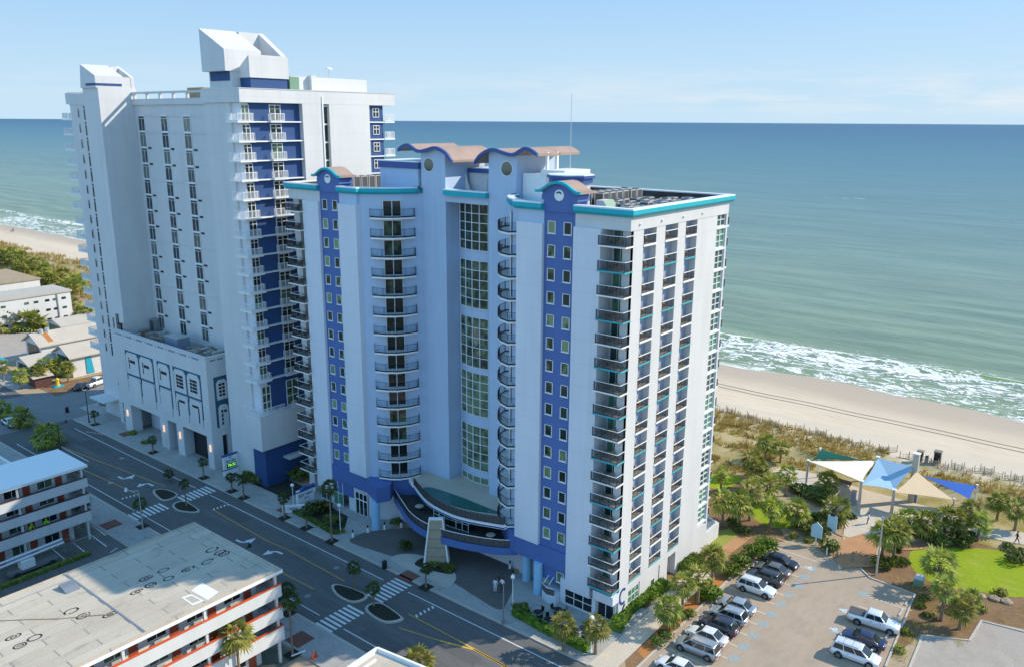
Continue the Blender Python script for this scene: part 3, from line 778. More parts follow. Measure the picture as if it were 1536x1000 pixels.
oa = [(53.2+u, h) for u, h in ((-3.0, 49.75), (-2.65, 49.72), (-2.2, 49.86), (-1.75, 50.14), (-1.25, 50.45), (-.65, 50.68), (0, 50.76), (.65, 50.68), (1.25, 50.45), (1.75, 50.14), (2.2, 49.86), (2.65, 49.72), (3.0, 49.75))]
ia = [(y-.0, z-.3) for y, z in oa]
for k in range(12):
    q = [ia[k], ia[k+1], oa[k+1], oa[k]]
    ar.extr(q, 74.3, 74.62, 'x', 0); ar.extr(q, 74.62, 77.3, 'x', 1)
both(ar, 'arched_roof', ['teal', 'tanroof'])
md = MB(); md.tube((74.70, 53.2, 49.2), (74.79, 53.2, 49.2), .62, n=20); both(md, 'medallion', 'whitecap')
ms = MB(); 
for k in range(7): 
    a = PI*.25+k*.28; ms.box(74.66, 74.69, 53.2+.34*math.cos(a)-.06, 53.2+.34*math.cos(a)+.1, 49.2+.34*math.sin(a)-.07, 49.2+.34*math.sin(a)+.07)
both(ms, 'medallion_emblem', 'trimblue')
# cornices
cprof = [(0, 47.45), (.28, 47.45), (.55, 47.75), (.55, 48.2), (-.25, 48.2), (-.25, 47.45)]
cap = [(.50, 48.2), (.50, 48.36), (-.35, 48.36), (-.35, 48.2)]
pA = [(98.52, 100), (98.52, 44.15), (74.9, 44.15), (74.9, 51.08)][::-1]; pA = [(74.9, 51.08), (74.9, 44.15), (98.52, 44.15), (98.52, 72.7)]
pB = [(81.45, 64.5)]+bay[::-1]+[(74.85, 58.9), (74.85, 55.32)]
for nm, pr, mt in (('cornice', cprof, 'teal'), ('parapet_cap', cap, 'whitecap')):
    mb = MB(); sweep(mb, [(x, y) for x, y in pA][::1], [(o, z) for o, z in pr]); 
    m2 = MB(); sweep(m2, pB, pr); mb.v, mb.f, mb.mi = mb.v+m2.v, mb.f+[tuple(i+len(mb.v) for i in f) for f in m2.f], mb.mi+m2.mi
    # travel directions above keep the outside on the right-hand side after mirroring check
    both(mb, nm, mt)
gp = MB(); gp.box(80.9, 81.6, 69.0, 76.4, 47.5, 48.15); gp.build('cornice', 'teal', TW)
gp = MB(); gp.box(80.95, 81.9, 69.0, 76.4, 48.15, 48.3); gp.build('parapet_cap', 'whitecap', TW)
# parapet inner faces and roof decks
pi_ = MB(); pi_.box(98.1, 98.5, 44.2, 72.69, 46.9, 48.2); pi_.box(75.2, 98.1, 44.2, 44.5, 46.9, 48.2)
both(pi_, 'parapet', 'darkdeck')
dk = MB(); dk.prism([(75.2, 44.5), (98.1, 44.5), (98.1, 72.7), (84, 72.7), (84, 60), (75.2, 58.5)], 46.9, 46.95); both(dk, 'roof_deck', 'roofdeck')
# gap between the centre towers: concave lobby wall with tall curtain windows
def gapx(y): return 83.9-.8*math.cos((y-72.7)/3.7*PI/2)
ys_ = [69.+7.4*k/10 for k in range(11)]
gw = MB(); gw.prism([(gapx(y)+.12, y) for y in ys_]+[(86, 76.4), (86, 69.)], 6.7, 47.5); gw.box(81.5, 84, 69., 76.4, 46.6, 47.5)
gw.build('lobby_wall', 'bay', TW)
for z0, z1, nzv in ((40.3, 46.4, 5), (32.4, 38.9, 5), (24.1, 31.1, 5), (17.1, 23.3, 5), (9.0, 15.5, 5), (6.95, 7.9, 1) if 0 else (7.0, 8.0, 1)):
    g_ = MB(); fr = MB(); ny = 5; yy = [69.3+6.6*k/ny for k in range(ny+1)]
    for k in range(ny):
        g_.face([(gapx(yy[k+1]), yy[k+1], z0), (gapx(yy[k]), yy[k], z0), (gapx(yy[k]), yy[k], z1), (gapx(yy[k+1]), yy[k+1], z1)])
    for y in yy: fr.tube((gapx(y)-.03, y, z0), (gapx(y)-.03, y, z1), .075, n=4)
    for i in range(nzv+1):
        z = z0+(z1-z0)*i/nzv; fr.path([(gapx(y)-.03, y, z) for y in yy], .06, n=4)
    o = fr.build('curtain_window', 'frame', TW, org=(83.5, 72.7, z0)); g_.build('pane', 'curtain', o)
# wavy roofs
wr = MB()
for (a, za), (b, zb) in zip(wp, wp[1:]):
    q = [(a, za), (b, zb), (b, zb+.42), (a, za+.42)]
    wr.extr(q, 80.7, 81.05, 'x', 0); wr.extr([(a, za+.06), (b, zb+.06), (b, zb+.36), (a, za+.36)], 81.05, 89.8, 'x', 1)
both(wr, 'wavy_roof', ['trimblue', 'tanroof'])
rw = MB(); rw.tube((81.44, 66., 51.3), (81.52, 66., 51.3), .98, n=24, m=0); rw.tube((81.40, 66., 51.3), (81.445, 66., 51.3), .85, n=24, m=1)
both(rw, 'round_window', ['frame', 'glassg'])
# rooftop volumes between and behind
rv = MB(); rv.box(86, 90, 69.2, 76.2, 46.9, 50.9); rv.box(85.9, 86.0, 73., 74., 47.3, 49.4)
rv.face([(85.2, 76.3, 47), (85.2, 76.3, 50.4), (85.2, 74.9, 47)]); rv.face([(85.25, 69.2, 47), (85.25, 69.2, 49.9), (85.25, 70.7, 47)])
rv.build('roof_penthouse', 'white', TW)
rb = MB(); rb.box(85.75, 90.1, 69.1, 76.3, 50.25, 50.8); rb.build('penthouse_band', 'trimblue', TW)
rp = MB(); rp.box(81.2, 87.5, 81.2, 88.6, 46.9, 50.7); rp.build('roof_penthouse', 'bay', TW)
rq = MB(); rq.box(81.0, 87.7, 81.0, 88.8, 50.7, 51.55); rq.build('penthouse_band', 'trimblue', TW)
rq = MB(); rq.box(80.95, 87.75, 80.95, 88.85, 51.55, 51.7); rq.build('penthouse_cap', 'whitecap', TW)
ox, oy = 80.2, 55.5; oc = [(ox+2.3*math.cos(PI/8+k*PI/4), oy+2.3*math.sin(PI/8+k*PI/4)) for k in range(8)]
mb = MB(); mb.prism(oc, 46.9, 50.2); mb.build('stair_turret', 'white', TW)
mb = MB(); mb.prism([(ox+(x-ox)*1.12, oy+(y-oy)*1.12) for x, y in oc], 50.2, 50.75); mb.prism([(ox+(x-ox)*1.22, oy+(y-oy)*1.22) for x, y in oc], 50.75, 51.05); mb.build('turret_cornice', 'trimblue', TW)
mb = MB(); mb.prism([(ox+(x-ox)*1.2, oy+(y-oy)*1.2) for x, y in oc], 51.05, 51.15); mb.box(82.5, 88, 58, 61.5, 50.8, 51.3); mb.box(83, 83.3, 60.9, 61.2, 51.3, 53.4); mb.box(85, 85.3, 60.9, 61.2, 51.3, 53.4); mb.box(82.6, 88, 60.8, 64.4, 46.9, 50.8); mb.build('turret_top', 'whitecap', TW)

# strip windows
wn = MB(); window_x(wn, 74.97, 53.8, 54.75, 45.0, 46.3, 1, 1, .09, 1, 0)
wf = MB(); wf.box(74.90, 74.965, 53.76, 54.79, 44.96, 45.03); wf.box(74.90, 74.965, 53.76, 54.79, 46.27, 46.34); wf.box(74.90, 74.964, 53.74, 53.83, 44.96, 46.34); wf.box(74.90, 74.964, 54.72, 54.81, 44.96, 46.34); wf.box(74.84, 74.965, 53.7, 54.85, 44.88, 44.96)
gl = MB(); gl.face([(74.972, 54.75, 45.), (74.972, 53.8, 45.), (74.972, 53.8, 46.3), (74.972, 54.75, 46.3)])
w0 = wf.build('window', 'frame', TW, org=(74.97, 54.27, 45.65)); gl.build('pane', 'glass', w0)
for side in (0, 1):
    for col in (0, 1):
        for k in range(17 if col == 1 else 16):
            if side == 1 and k > 14: continue
            y = (54.27, 52.1)[col]; y = my(y) if side else y
            z = 45.65-FH*k*.995
            if side == col == k == 0: continue
            dup(w0, TW, loc=Vector((74.97, y, z))-wl(TW))
# bay balconies: slab, dark railing, sliding door
t0, t1 = .16, .88
def bp(t, o):
    i = min(11, int(t*12)); f = t*12-i; a, b = bay[i], bay[i+1]
    return (a[0]+(b[0]-a[0])*f-o*.67, a[1]+(b[1]-a[1])*f+o*.74)
pl = [bp(t0, 0), bp(t0, 1.0), bp(.34, 1.45), bp(.52, 1.6), bp(.70, 1.45), bp(t1, 1.0), bp(t1, 0)]
sl_ = MB(); sl_.prism([bp(t, -.05) for t in (t1, .7, .5, .3, t0)]+pl[1:-1], 44.2, 44.42)
rl = MB(); pickets(rl, [(p[0]*.985+77.5*.015, p[1]) for p in pl], 44.42, 45.55, .17, .016)
panelrail(rl, [(p[0]*.985+77.5*.015, p[1]) for p in pl], 44.45, 44.62, th=.01)
c0, c1 = bp(.37, .05), bp(.66, .05)
dr = MB()
d = Vector((c1[0]-c0[0], c1[1]-c0[1])); nn = Vector((-.67, .74))
def dq(a, b, o): return [(c0[0]+d.x*t+nn.x*o, c0[1]+d.y*t+nn.y*o) for t in (a, b)]
dg = MB(); p, q = dq(0, 1, .10); dg.face([(*q, 44.42), (*p, 44.42), (*p, 46.6), (*q, 46.6)])
for t in (0, .5, 1): p = dq(t, t, .12)[0]; dr.tube((*p, 44.42), (*p, 46.65), .06, n=4)
p, q = dq(-.02, 1.02, .12); dr.tube((*p, 46.62), (*q, 46.62), .07, n=4); dr.tube((*p, 44.5), (*q, 44.5), .05, n=4)
for side in (0, 1):
    S_, R_, D_, G_ = (sl_, rl, dr, dg) if side == 0 else (mir(sl_), mir(rl), mir(dr), mir(dg))
    o_ = (78.4, 61.7 if side == 0 else my(61.7), 44.2)
    b0 = S_.build('bay_balcony', 'whitecap', TW, org=o_); R_.build('railing', 'rail', b0); dd = D_.build('sliding_door', 'frame', TW, org=o_); G_.build('pane', 'glassd', dd)
    for k in range(1, 15):
        dup(b0, TW, off=(0, 0, -FH*k)); dup(dd, TW, off=(0, 0, -FH*k))
# a chair pair on the bay balconies stays too small to show
# corner balconies
for side in (0, 1):
    F_ = (lambda m: m) if side == 0 else mir
    s_ = MB(); s_.prism([(73.95, 44.12), (75.6, 44.12), (75.6, 44.4), (77, 44.4), (77, 47.6), (73.95, 47.6)], 44.27, 44.42); s_.prism([(74.0, 44.17), (75.58, 44.17), (75.58, 44.45), (76.96, 44.45), (76.96, 47.56), (74.0, 47.56)], 44.42, 44.43, 1)
    for cy, cx in ((45.3, 74.9), (46.6, 74.8)): s_.box(cx, cx+.5, cy, cy+.5, 44.43, 44.85, 2); s_.box(cx+.44, cx+.5, cy, cy+.5, 44.85, 45.3, 2)
    s_.tube((75.2, 46.15, 44.43), (75.2, 46.15, 45.05), .05, n=5, m=2); s_.tube((75.2, 46.15, 45.05), (75.2, 46.15, 45.1), .3, n=10, m=2)
    r_ = MB(); pth = [(74.05, 47.55), (74.05, 44.22), (75.6, 44.22)]
    pickets(r_, pth, 44.42, 45.5, .15, .017, 0, 1, .04); pickets(r_, [(74.1, 47.5), (74.1, 44.28), (75.55, 44.28)], 44.42, 45.45, .15, .016, 2)
    d_ = MB(); window_x(d_, 76.97, 45.2, 47.3, 44.42, 46.5, 3, 1, .07, 1, 0)
    dfr = MB(); dgl = MB()
    for y in (45.0, 45.75, 46.5, 47.4): dfr.box(76.9, 76.97, y-.04, y+.04, 44.42, 46.55)
    dfr.box(76.9, 76.968, 45., 47.4, 46.5, 46.58)
    dgl.face([(76.98, 47.4, 44.42), (76.98, 45., 44.42), (76.98, 45., 46.5), (76.98, 47.4, 46.5)])
    dgl.face([(75.62, 44.56, 44.5), (76.96, 44.56, 44.5), (76.96, 44.56, 46.3), (75.62, 44.56, 46.3)])
    ref = (76, 45.9 if side == 0 else my(45.9), 44.2)
    wb = F_(s_).build('corner_balcony', ['whitecap', 'kerb', 'wood'], TW, org=ref); F_(r_).build('railing', ['rail', 'whitecap', 'grille'], wb)
    tb = F_(s_).build('corner_balcony', ['teal' if side == 0 else 'whitecap', 'kerb', 'wood'], TW, org=ref); F_(r_).build('railing', ['rail', 'whitecap', 'grille'], tb)
    dd = F_(dfr).build('corner_door', 'frame', TW, org=ref); F_(dgl).build('pane', 'glassg', dd)
    tb.location.z -= FH
    for k in range(1, 16):
        if k > 1: dup(tb if k % 2 else wb, TW, loc=wb.location+Vector((0, 0, -FH*k)))
        dup(dd, TW, off=(0, 0, -FH*k))
    if side == 0:
        wz = MB(); wz.box(75.6, 77, 44.22, 44.5, 4.0, 46.); wz.build('corner_fin', 'slate', TW)
# recessed balconies in the south face and mirrored slots
for side in (0,):
    for ci, (x0, x1) in enumerate(((77.7, 80.45), (82.45, 85.4), (87.3, 90.15))):
        bw = MB(); bw.box(x0, x1, 45.0, 45.5, 4.0, 46.9); bw.build('slot_wall', 'slot', TW)
        for k in range(16):
            z = 44.2-FH*k-.1; teal = (k+ci*0) % 2 == 1
            key = ('slot', ci, teal)
            if key not in KIDS:
                s_ = MB(); s_.box(x0, x1, 44.12, 45.0, z+(.07 if teal else 0), z+.22); s_.box(x0+.01, x1-.01, 44.16, 44.99, z+.22, z+.23, 1)
                r_ = MB(); r_.box(x0, x1, 44.14, 44.22, z+1.18, z+1.26, 1); pickets(r_, [(x0+.05, 44.2), (x1-.05, 44.2)], z+.22, z+1.16, .13, .014, 0)
                panelrail(r_, [(x0+.12, 44.9), (x1-.9, 44.9)], z+.22, z+1.0, 2, .03)
                # deck chairs and a table behind the bars
                for cx in (x0+.5, x0+1.35): r_.box(cx, cx+.45, 44.45, 44.85, z+.55, z+.62, 3); r_.box(cx, cx+.45, 44.8, 44.86, z+.6, z+1.1, 3)
                b0 = s_.build('recessed_balcony', ['teal' if teal else 'whitecap', 'kerb'], TW, org=((x0+x1)/2, 44.8, z)); r_.build('railing', ['rail', 'whitecap', 'grille', 'wood'], b0)
                KIDS[key] = (b0, z)
            else:
                b0, zz = KIDS[key]; dup(b0, TW, off=(0, 0, z-zz))
# green corner windows and east balconies by the south-east corner
for k in range(16):
    z = 44.55-FH*k
    if k == 0:
        f_ = MB(); g_ = MB()
        for x in (95.55, 96.75, 97.95): f_.box(x, x+.12, 44.36, 44.48, z, z+2.35)
        for zz in (z, z+.75, z+1.55, z+2.3): f_.box(95.55, 98.07, 44.365, 44.475, zz, zz+.08)
        f_.box(95.5, 98.1, 44.2, 44.49, z-.3, z-.02)
        g_.face([(95.6, 44.47, z), (98.05, 44.47, z), (98.05, 44.47, z+2.35), (95.6, 44.47, z+2.35)])
        e0 = f_.build('green_window', 'frame', TW, org=(96.8, 44.4, z)); g_.build('pane', 'glassg', e0)
        s_ = MB(); s_.box(98.52, 99.9, 44.6, 49, z-.35, z-.13); r_ = MB(); pickets(r_, [(98.55, 44.66), (99.84, 44.66), (99.84, 48.9), (98.55, 48.9)], z-.13, z+.95, .15, .017, 0, 1)
        panelrail(r_, [(98.6, 44.7), (99.8, 44.7)], z-.1, z+.85, 2, .008)
        eb = s_.build('east_balcony', 'whitecap', TW, org=(99, 46, z)); r_.build('railing', ['rail', 'whitecap', 'grille'], eb)
        et = s_.build('east_balcony', 'teal', TW, org=(99, 46, z)); r_.build('railing', ['rail', 'whitecap', 'grille'], et); et.location.z -= FH
    else:
        dup(e0, TW, off=(0, 0, -FH*k))
        if k > 1: dup(et if k % 2 else eb, TW, loc=eb.location+Vector((0, 0, -FH*k)))
# wall lights on the south face
for x in (76.7, 81.4, 86.4, 91.2):
    mb = MB(); mb.ball((x, 44.08, 46.6), .14, 8, 5); mb.build('wall_light', 'globe', TW)

# base of the tower: blue band, columns, shopfronts, entrance
bb = MB(); bb.prism([(74.7, 51.1), (77, 51.1), (77, 59.5), (81.4, 64.2), (79.5, 66), (75.2, 60.2), (74.7, 58.9)], 4.3, 6.7); both(bb, 'blue_band', 'strip')
un = MB(); un.box(77.6, 97.9, 51.3, 94.1, 0, 4.3); un.box(79.5, 84, 63, 82.5, 4.3, 6.6); un.build('ground_floor_wall', 'pale', TW)
for y in (55.2, 58.2):
    x = 74.6 if y in (55.2,) else (73.7 if y == my(58.4)+0 else 76.2)
    mb = MB(); mb.tube((x, y, 0), (x, y, 4.35), .56, n=18); mb.build('round_column', 'ltblue', TW, smooth=False)
mb = MB(); mb.tube((73.4, 83.4, 0), (73.4, 83.4, 4.35), .6, n=18); mb.build('round_column', 'ltblue', TW)
mb = MB(); mb.prism([(73.2, 82.9), (75, 82), (78, 84), (78, 90.3), (74.8, 90.3), (74.7, 86.5)], 4.29, 6.69); mb.build('blue_band', 'strip', TW)
sf = MB(); sf.box(74.75, 77, 47.2, 51.2, 0, .3); sf.box(74.7, 77, 51.2, 51.9, 0, 3.4); sf.box(74.7, 77, 46.8, 47.3, 0, 2.35); sf.build('shopfront_plinth', 'pale', TW)
fr = MB(); gl = MB(); window_x(fr, 74.8, 47.3, 51.2, .3, 2.35, 3, 2, .09, 0, 0); fr.f = fr.f[1:]; fr.mi = fr.mi[1:]
gl.face([(74.81, 51.2, .3), (74.81, 47.3, .3), (74.81, 47.3, 2.35), (74.81, 51.2, 2.35)])
o = fr.build('shop_window', 'frame', TW); gl.build('pane', 'glassd', o)
fr = MB(); gl = MB(); window_x(fr, 75.3, 44.6, 46.8, .15, 2.6, 2, 1, .09, 0, 0); fr.f = fr.f[1:]; fr.mi = fr.mi[1:]
gl.face([(75.31, 46.8, .15), (75.31, 44.6, .15), (75.31, 44.6, 2.6), (75.31, 46.8, 2.6)])
o = fr.build('shop_window', 'frame', TW); gl.build('pane', 'glassd', o)
cb = MB(); cb.box(74.2, 75.6, 44.15, 46.9, 2.75, 3.9); cb.box(75.32, 77, 44.4, 46.9, 0, 2.75); cb.build('corner_soffit', 'pale', TW)
for x0, x1, z0, z1, nx, nn_ in ((77.85, 80.3, .35, 3.0, 3, 3), (83.4, 84.3, .6, 1.9, 1, 1)):
    fr = MB(); gl = MB(); window_y(fr, 44.33, x0, x1, z0, z1, nx, nn_, .09, 0, 0); fr.f = fr.f[1:]; fr.mi = fr.mi[1:]
    gl.face([(x0, 44.34 if nx > 1 else 44.29, z0), (x1, 44.34 if nx > 1 else 44.29, z0), (x1, 44.34 if nx > 1 else 44.29, z1), (x0, 44.34 if nx > 1 else 44.29, z1)])
    o = fr.build('ground_window', 'frame', TW); gl.build('pane', 'glassg', o)
mb = MB(); mb.box(87.5, 89.5, 45.2, 45.45, 0.02, 3.3); mb.build('side_door', 'metal', TW)
# dark swirl mark on the south wall
mb = MB()
for k in range(13):
    a = R(60+k*19); c_, s_ = math.cos(a), math.sin(a); r0 = .62+.02*k
    mb.box(76.55+r0*c_-.12, 76.55+r0*c_+.12, 44.13, 44.19, 3.15+r0*1.25*s_-.14, 3.15+r0*1.25*s_+.14)
for k in range(4): mb.box(76.5+.1*k, 76.72+.1*k, 44.14, 44.19, 1.2+.12*k, 1.5+.12*k)
mb.build('wave_emblem', 'trimblue', TW)
mb = MB(); mb.prism([(98.5, 44.2), (102.6, 44.2), (103.6, 46.5), (103.6, 50), (98.5, 50)], 0, 2.2); mb.build('service_ramp_wall', 'white', TW)
mb = MB(); mb.prism([(98.9, 44.6), (102.4, 44.6), (103.2, 46.7), (103.2, 50), (98.9, 50)], 2.2, 2.21); mb.build('service_ramp_deck', 'metal', TW)
# entrance block (north side of the court)
mb = MB(); mb.prism([(75.3, 85.6), (79, 81.2), (80, 84), (77.6, 92.6), (75.1, 91.2)], 0, 4.28); mb.build('entrance_wall', 'pale', TW)
fr = MB(); gl = MB(); window_x(fr, 75.05, 87., 89.6, .1, 3.6, 3, 1, .12, 0, 0); fr.box(74.98, 75.04, 87, 89.6, 2.4, 2.55); fr.f = fr.f[1:]; fr.mi = fr.mi[1:]
gl.face([(75.06, 89.6, .1), (75.06, 87., .1), (75.06, 87., 3.6), (75.06, 89.6, 3.6)])
o = fr.build('entrance_door', 'whitecap', TW); gl.build('pane', 'glassd', o)
fr = MB(); gl = MB()
for y0, y1 in ((92.4, 94.6), (95., 97.6)):
    window_x(fr, 75.0, y0, y1, .2, 4.2, 2, 2, .1, 0, 0)
    gl.face([(75.01, y1, .2), (75.01, y0, .2), (75.01, y0, 4.2), (75.01, y1, 4.2)])
    gl.build('pane', 'glassg', TW); gl = MB()
fr.f = [f for i, f in enumerate(fr.f) if len(fr.f) and not (i in (0, 37))]; fr.mi = fr.mi[:len(fr.f)]
fr.build('shop_window', 'frame', TW)
mb = MB(); mb.box(74.9, 75.3, 94.5, 95.1, 0, 4.3); mb.build('pier', 'pale', TW)

# court decks: lower dining terrace, upper pool deck
low = [tuple(p) for p in curve([(76.6, 83.), (74.6, 79.4), (72.4, 75.), (71.7, 71.), (72.3, 66.6), (74.0, 62.), (75.6, 59.6)], 5, False)]
mb = MB(); mb.prism(low+[(82, 59.6), (82, 83)], 3.3, 4.3); mb.build('terrace_edge', 'strip', TW)
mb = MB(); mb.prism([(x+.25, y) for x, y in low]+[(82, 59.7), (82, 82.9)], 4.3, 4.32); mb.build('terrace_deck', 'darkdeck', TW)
mb = MB(); pickets(mb, [(x+.1, y) for x, y in low], 4.3, 5.4, .2, .016, 0, 1, .05); panelrail(mb, [(x+.12, y) for x, y in low], 4.35, 5.3, 2, .008); mb.build('terrace_railing', ['rail', 'whitecap', 'grille'], TW)
upp = [tuple(p) for p in curve([(76.85,79.13,6.9)[:2], (74.35,74.05,6.9)[:2], (73.56,69.35,6.9)[:2], (73.97,65.85,6.9)[:2], (75.53,61.32,6.9)[:2]], 5, False)]
mb = MB(); mb.prism(upp+[(78.5, 60.5), (84, 64), (84, 81.2), (79, 83)], 6.35, 6.9); mb.build('pool_deck_edge', 'whitecap', TW)
mb = MB(); sweep(mb, [(x-.02, y) for x, y in upp], [(.0, 6.45), (.05, 6.45), (.05, 6.62), (.0, 6.62)]); sweep(mb, [(x-.02, y) for x, y in upp], [(-.05, 6.45), (0, 6.45), (0, 6.62), (-.05, 6.62)]); mb.build('pool_deck_stripe', 'trimblue', TW)
mb = MB(); mb.prism([(x+.15, y) for x, y in upp]+[(78.6, 60.8), (83.9, 64.1), (83.9, 81.1), (79.1, 82.7)], 6.9, 6.93); mb.build('pool_deck', 'plaza', TW)
mb = MB(); pickets(mb, [(x+.12, y) for x, y in upp], 6.92, 8.0, .22, .016, 0, 0, .045); panelrail(mb, [(x+.14, y) for x, y in upp], 7., 7.9, 1, .006); mb.build('pool_railing', ['rail', 'grille'], TW)
pool = curve([(76.44,76.61,6.97)[:2], (77.82,76.65,6.97)[:2], (78.2,71.42,6.97)[:2], (78.03,66.46,6.97)[:2], (77.91,63.82,6.97)[:2], (76.29,66.72,6.97)[:2], (75.48,71.15,6.97)[:2]], 4)
mb = MB(); mb.prism(pool, 6.93, 6.975); mb.build('swimming_pool', 'poolwater', TW)
fr = MB(); gl = MB()
dw = [(73.67,72.44,5)[:2], (73.64,69.46,5)[:2], (73.96,66.43,5)[:2]]
for a, b in zip(dw, dw[1:]):
    for k in range(4):
        p = (a[0]+(b[0]-a[0])*k/3, a[1]+(b[1]-a[1])*k/3); fr.tube((p[0]+.9, p[1]+.5, 4.3), (p[0]+.9, p[1]+.5, 6.4), .05, n=4)
    gl.face([(b[0]+1, b[1]+.5, 4.35), (a[0]+1, a[1]+.5, 4.35), (a[0]+1, a[1]+.5, 6.35), (b[0]+1, b[1]+.5, 6.35)][::-1])
    for z in (4.4, 5.4, 6.3): fr.tube((a[0]+.9, a[1]+.5, z), (b[0]+.9, b[1]+.5, z), .04, n=4)
o = fr.build('terrace_window', 'frame', TW); gl.build('pane', 'glassd', o)
mb = MB(); mb.prism([(73.8, 51.95), (76.5, 51.95), (76.5, 54.3), (74.1, 54.2), (73.5, 53.1)], .13, 1.3); mb.build('stair_wall', 'pale', TW)
mb = MB(); mb.path([(73.7, 52.1, 2.2), (73.5, 53.1, 2.2), (74.1, 54.2, 2.2)], .05); mb.tube((74.2, 54, 2.2), (76.8, 53.4, 4.6), .05); mb.tube((74.2, 53.2, 2.2), (76.8, 52.8, 4.6), .05); panelrail(mb, [(73.7, 52.1), (73.5, 53.1), (74.1, 54.2)], 1.3, 2.15, 1, .01); mb.build('stair_railing', ['whitecap', 'grille'], TW)

# mast
MA = thing('antenna_mast', 'thin pale antenna mast standing behind the right wavy roof', 'antenna', (86.5, 60., 46.95))
mb = MB(); mb.tube((86.5, 60., 46.95), (86.5, 60., 60.3), .07, .035, 6); mb.box(86.35, 86.65, 59.85, 60.15, 46.95, 47.3); mb.build('pole', 'galv', MA)

# ---------------------------------------------------------------- rooftop units on the front tower
def make_ac(name, label, w_, h_, loc, group):
    t = thing(name, label, 'air conditioner', loc, 0, group)
    x, y, z = loc
    mb = MB(); mb.box(x-w_/2, x+w_/2, y-w_/2, y+w_/2, z+.08, z+h_-.1); mb.build('casing', 'acdark', t)
    mb = MB(); mb.box(x-w_/2-.02, x+w_/2+.02, y-w_/2-.02, y+w_/2+.02, z+h_-.1, z+h_)
    for sx in (-1, 1):
        for sy in (-1, 1): mb.box(x+sx*w_/2-.05, x+sx*w_/2+.05, y+sy*w_/2-.05, y+sy*w_/2+.05, z, z+h_-.1)
    mb.build('frame', 'acgrey', t)
    mb = MB(); mb.tube((x, y, z+h_), (x, y, z+h_+.06), w_*.38, n=12); mb.build('fan_guard', 'acdark', t)
    return t
ac1 = None; aclab = 'small grey rooftop condenser unit in the rows on the teal-edged roof'
actall = 'tall dark rooftop condenser unit standing in a row on the teal-edged roof'
zr = 46.96
for r, y in enumerate((45.7, 47.6, 49.6, 51.6)):
    for k in range(11):
        x = 79.4+1.42*k+(.4 if r % 2 else 0)
        if r >= 2 and k < 2 or (r == 3 and k > 8): continue
        p = (x+U(-.1, .1), y+U(-.08, .08), zr)
        if ac1 is None: ac1 = make_ac('rooftop_condenser', aclab, 1.05, 1.05, p, 'condensers on the right roof')
        else: copy_thing(ac1, p, 0, aclab, (1, 1, U(.9, 1.25)))
ac2 = None
for r, y in enumerate((53.4, 55.2)):
    for k in range(6):
        p = (83.6+1.55*k+.3*r, y+U(-.08, .08), zr)
        if ac2 is None: ac2 = make_ac('rooftop_condenser', actall, 1.15, 2.0, p, 'tall condensers on the right roof')
        else: copy_thing(ac2, p, 0, actall)
for k in range(8):
    p = (77.8+1.4*k, my(48.8)+U(-.1, .1), zr)
    copy_thing(ac2, p, 0, 'dark condenser unit behind the parapet of the far wing, beside the blue arch', None, 'condensers on the left roof')
mb = MB(); t = thing('roof_hatch', 'white and green tent-shaped roof hatch among the condenser units', 'roof hatch', (80.6, 50.9, zr))
mb.extr([(49.6, zr), (51.6, zr), (51.6, zr+1.5), (50.6, zr+1.5)], 79.6, 81.6, 'x'); mb.build('hood', 'white', t)
mb = MB(); mb.face([(79.55, 49.55, zr+.02), (81.65, 49.55, zr+.02), (81.65, 50.6, zr+1.53), (79.55, 50.6, zr+1.53)]); mb.build('green_flap', 'green', t)

# ================================================================ WHITE TOWER
WT = thing('resort_tower', 'tall white resort tower with navy balcony walls and slanted rooftop fins', 'hotel', (86, 132, 0))
def wp_(mb, name, mat, parent=None, **k): return mb.build(name, mat, parent or WT, **k)
FW = 2.78
mb = MB()
mb.box(73.6, 100, 109.2, 118, 0, 59.4)                       # south block core
mb.box(72, 73.6, 109.9, 116.5, 0, 59.4)
mb.box(82.6, 86.35, 107.02, 109.2, 0, 59.4); mb.box(87.75, 96.1, 107.02, 109.2, 0, 59.4)
mb.box(82, 100, 116, 160, 0, 59.38); mb.box(78.2, 82, 116.5, 149, 0, 59.4)
mb.box(72, 78.8, 149, 154.6, 0, 62.2); mb.box(73, 79, 154.6, 162.4, 0, 59.4); mb.box(79, 98, 149.02, 162.2, 0, 59.36)
wp_(mb, 'wall', 'white')
mb = MB()                                                   # parapet and overhangs
mb.prism([(71.7, 107.0), (96.3, 107.0), (101.9, 107.0), (101.9, 109.5), (100.4, 109.5), (100.4, 116.6), (71.7, 116.6)], 59.4, 61.3)
mb.box(77.9, 78.3, 116.6, 149, 59.4, 60.4); mb.box(77.9, 78.3, 116.6, 149, 61.25, 61.6)
for k in range(8): mb.box(77.92, 78.28, 118+k*4.3, 118.5+k*4.3, 60.4, 61.25)
mb.box(72.9, 79, 154.6, 162.5, 59.4, 61.4); mb.box(74.5, 79, 162.5, 167.2, 59.6, 61.5)
mb.box(79, 100, 116.6, 162, 59.4, 60.2)
wp_(mb, 'parapet', 'white')
mb = MB(); mb.box(79.4, 99.5, 117, 161, 60.2, 60.24); wp_(mb, 'roof_deck', 'roofdeck')
mb = MB(); sweep(mb, [(71.7, 116.6), (71.7, 107.0), (101.9, 107.0), (101.9, 109.5), (100.4, 109.5)], [(-.3, 61.3), (.06, 61.3), (.06, 61.42), (-.3, 61.42)]); wp_(mb, 'coping', 'galv')
mb = MB(); sweep(mb, [(74.5, 167.2), (74.5, 162.55), (72.9, 162.55), (72.9, 154.6)], [(-.3, 61.5), (.06, 61.5), (.06, 61.6), (-.3, 61.6)]); wp_(mb, 'coping', 'galv')
mb = MB()
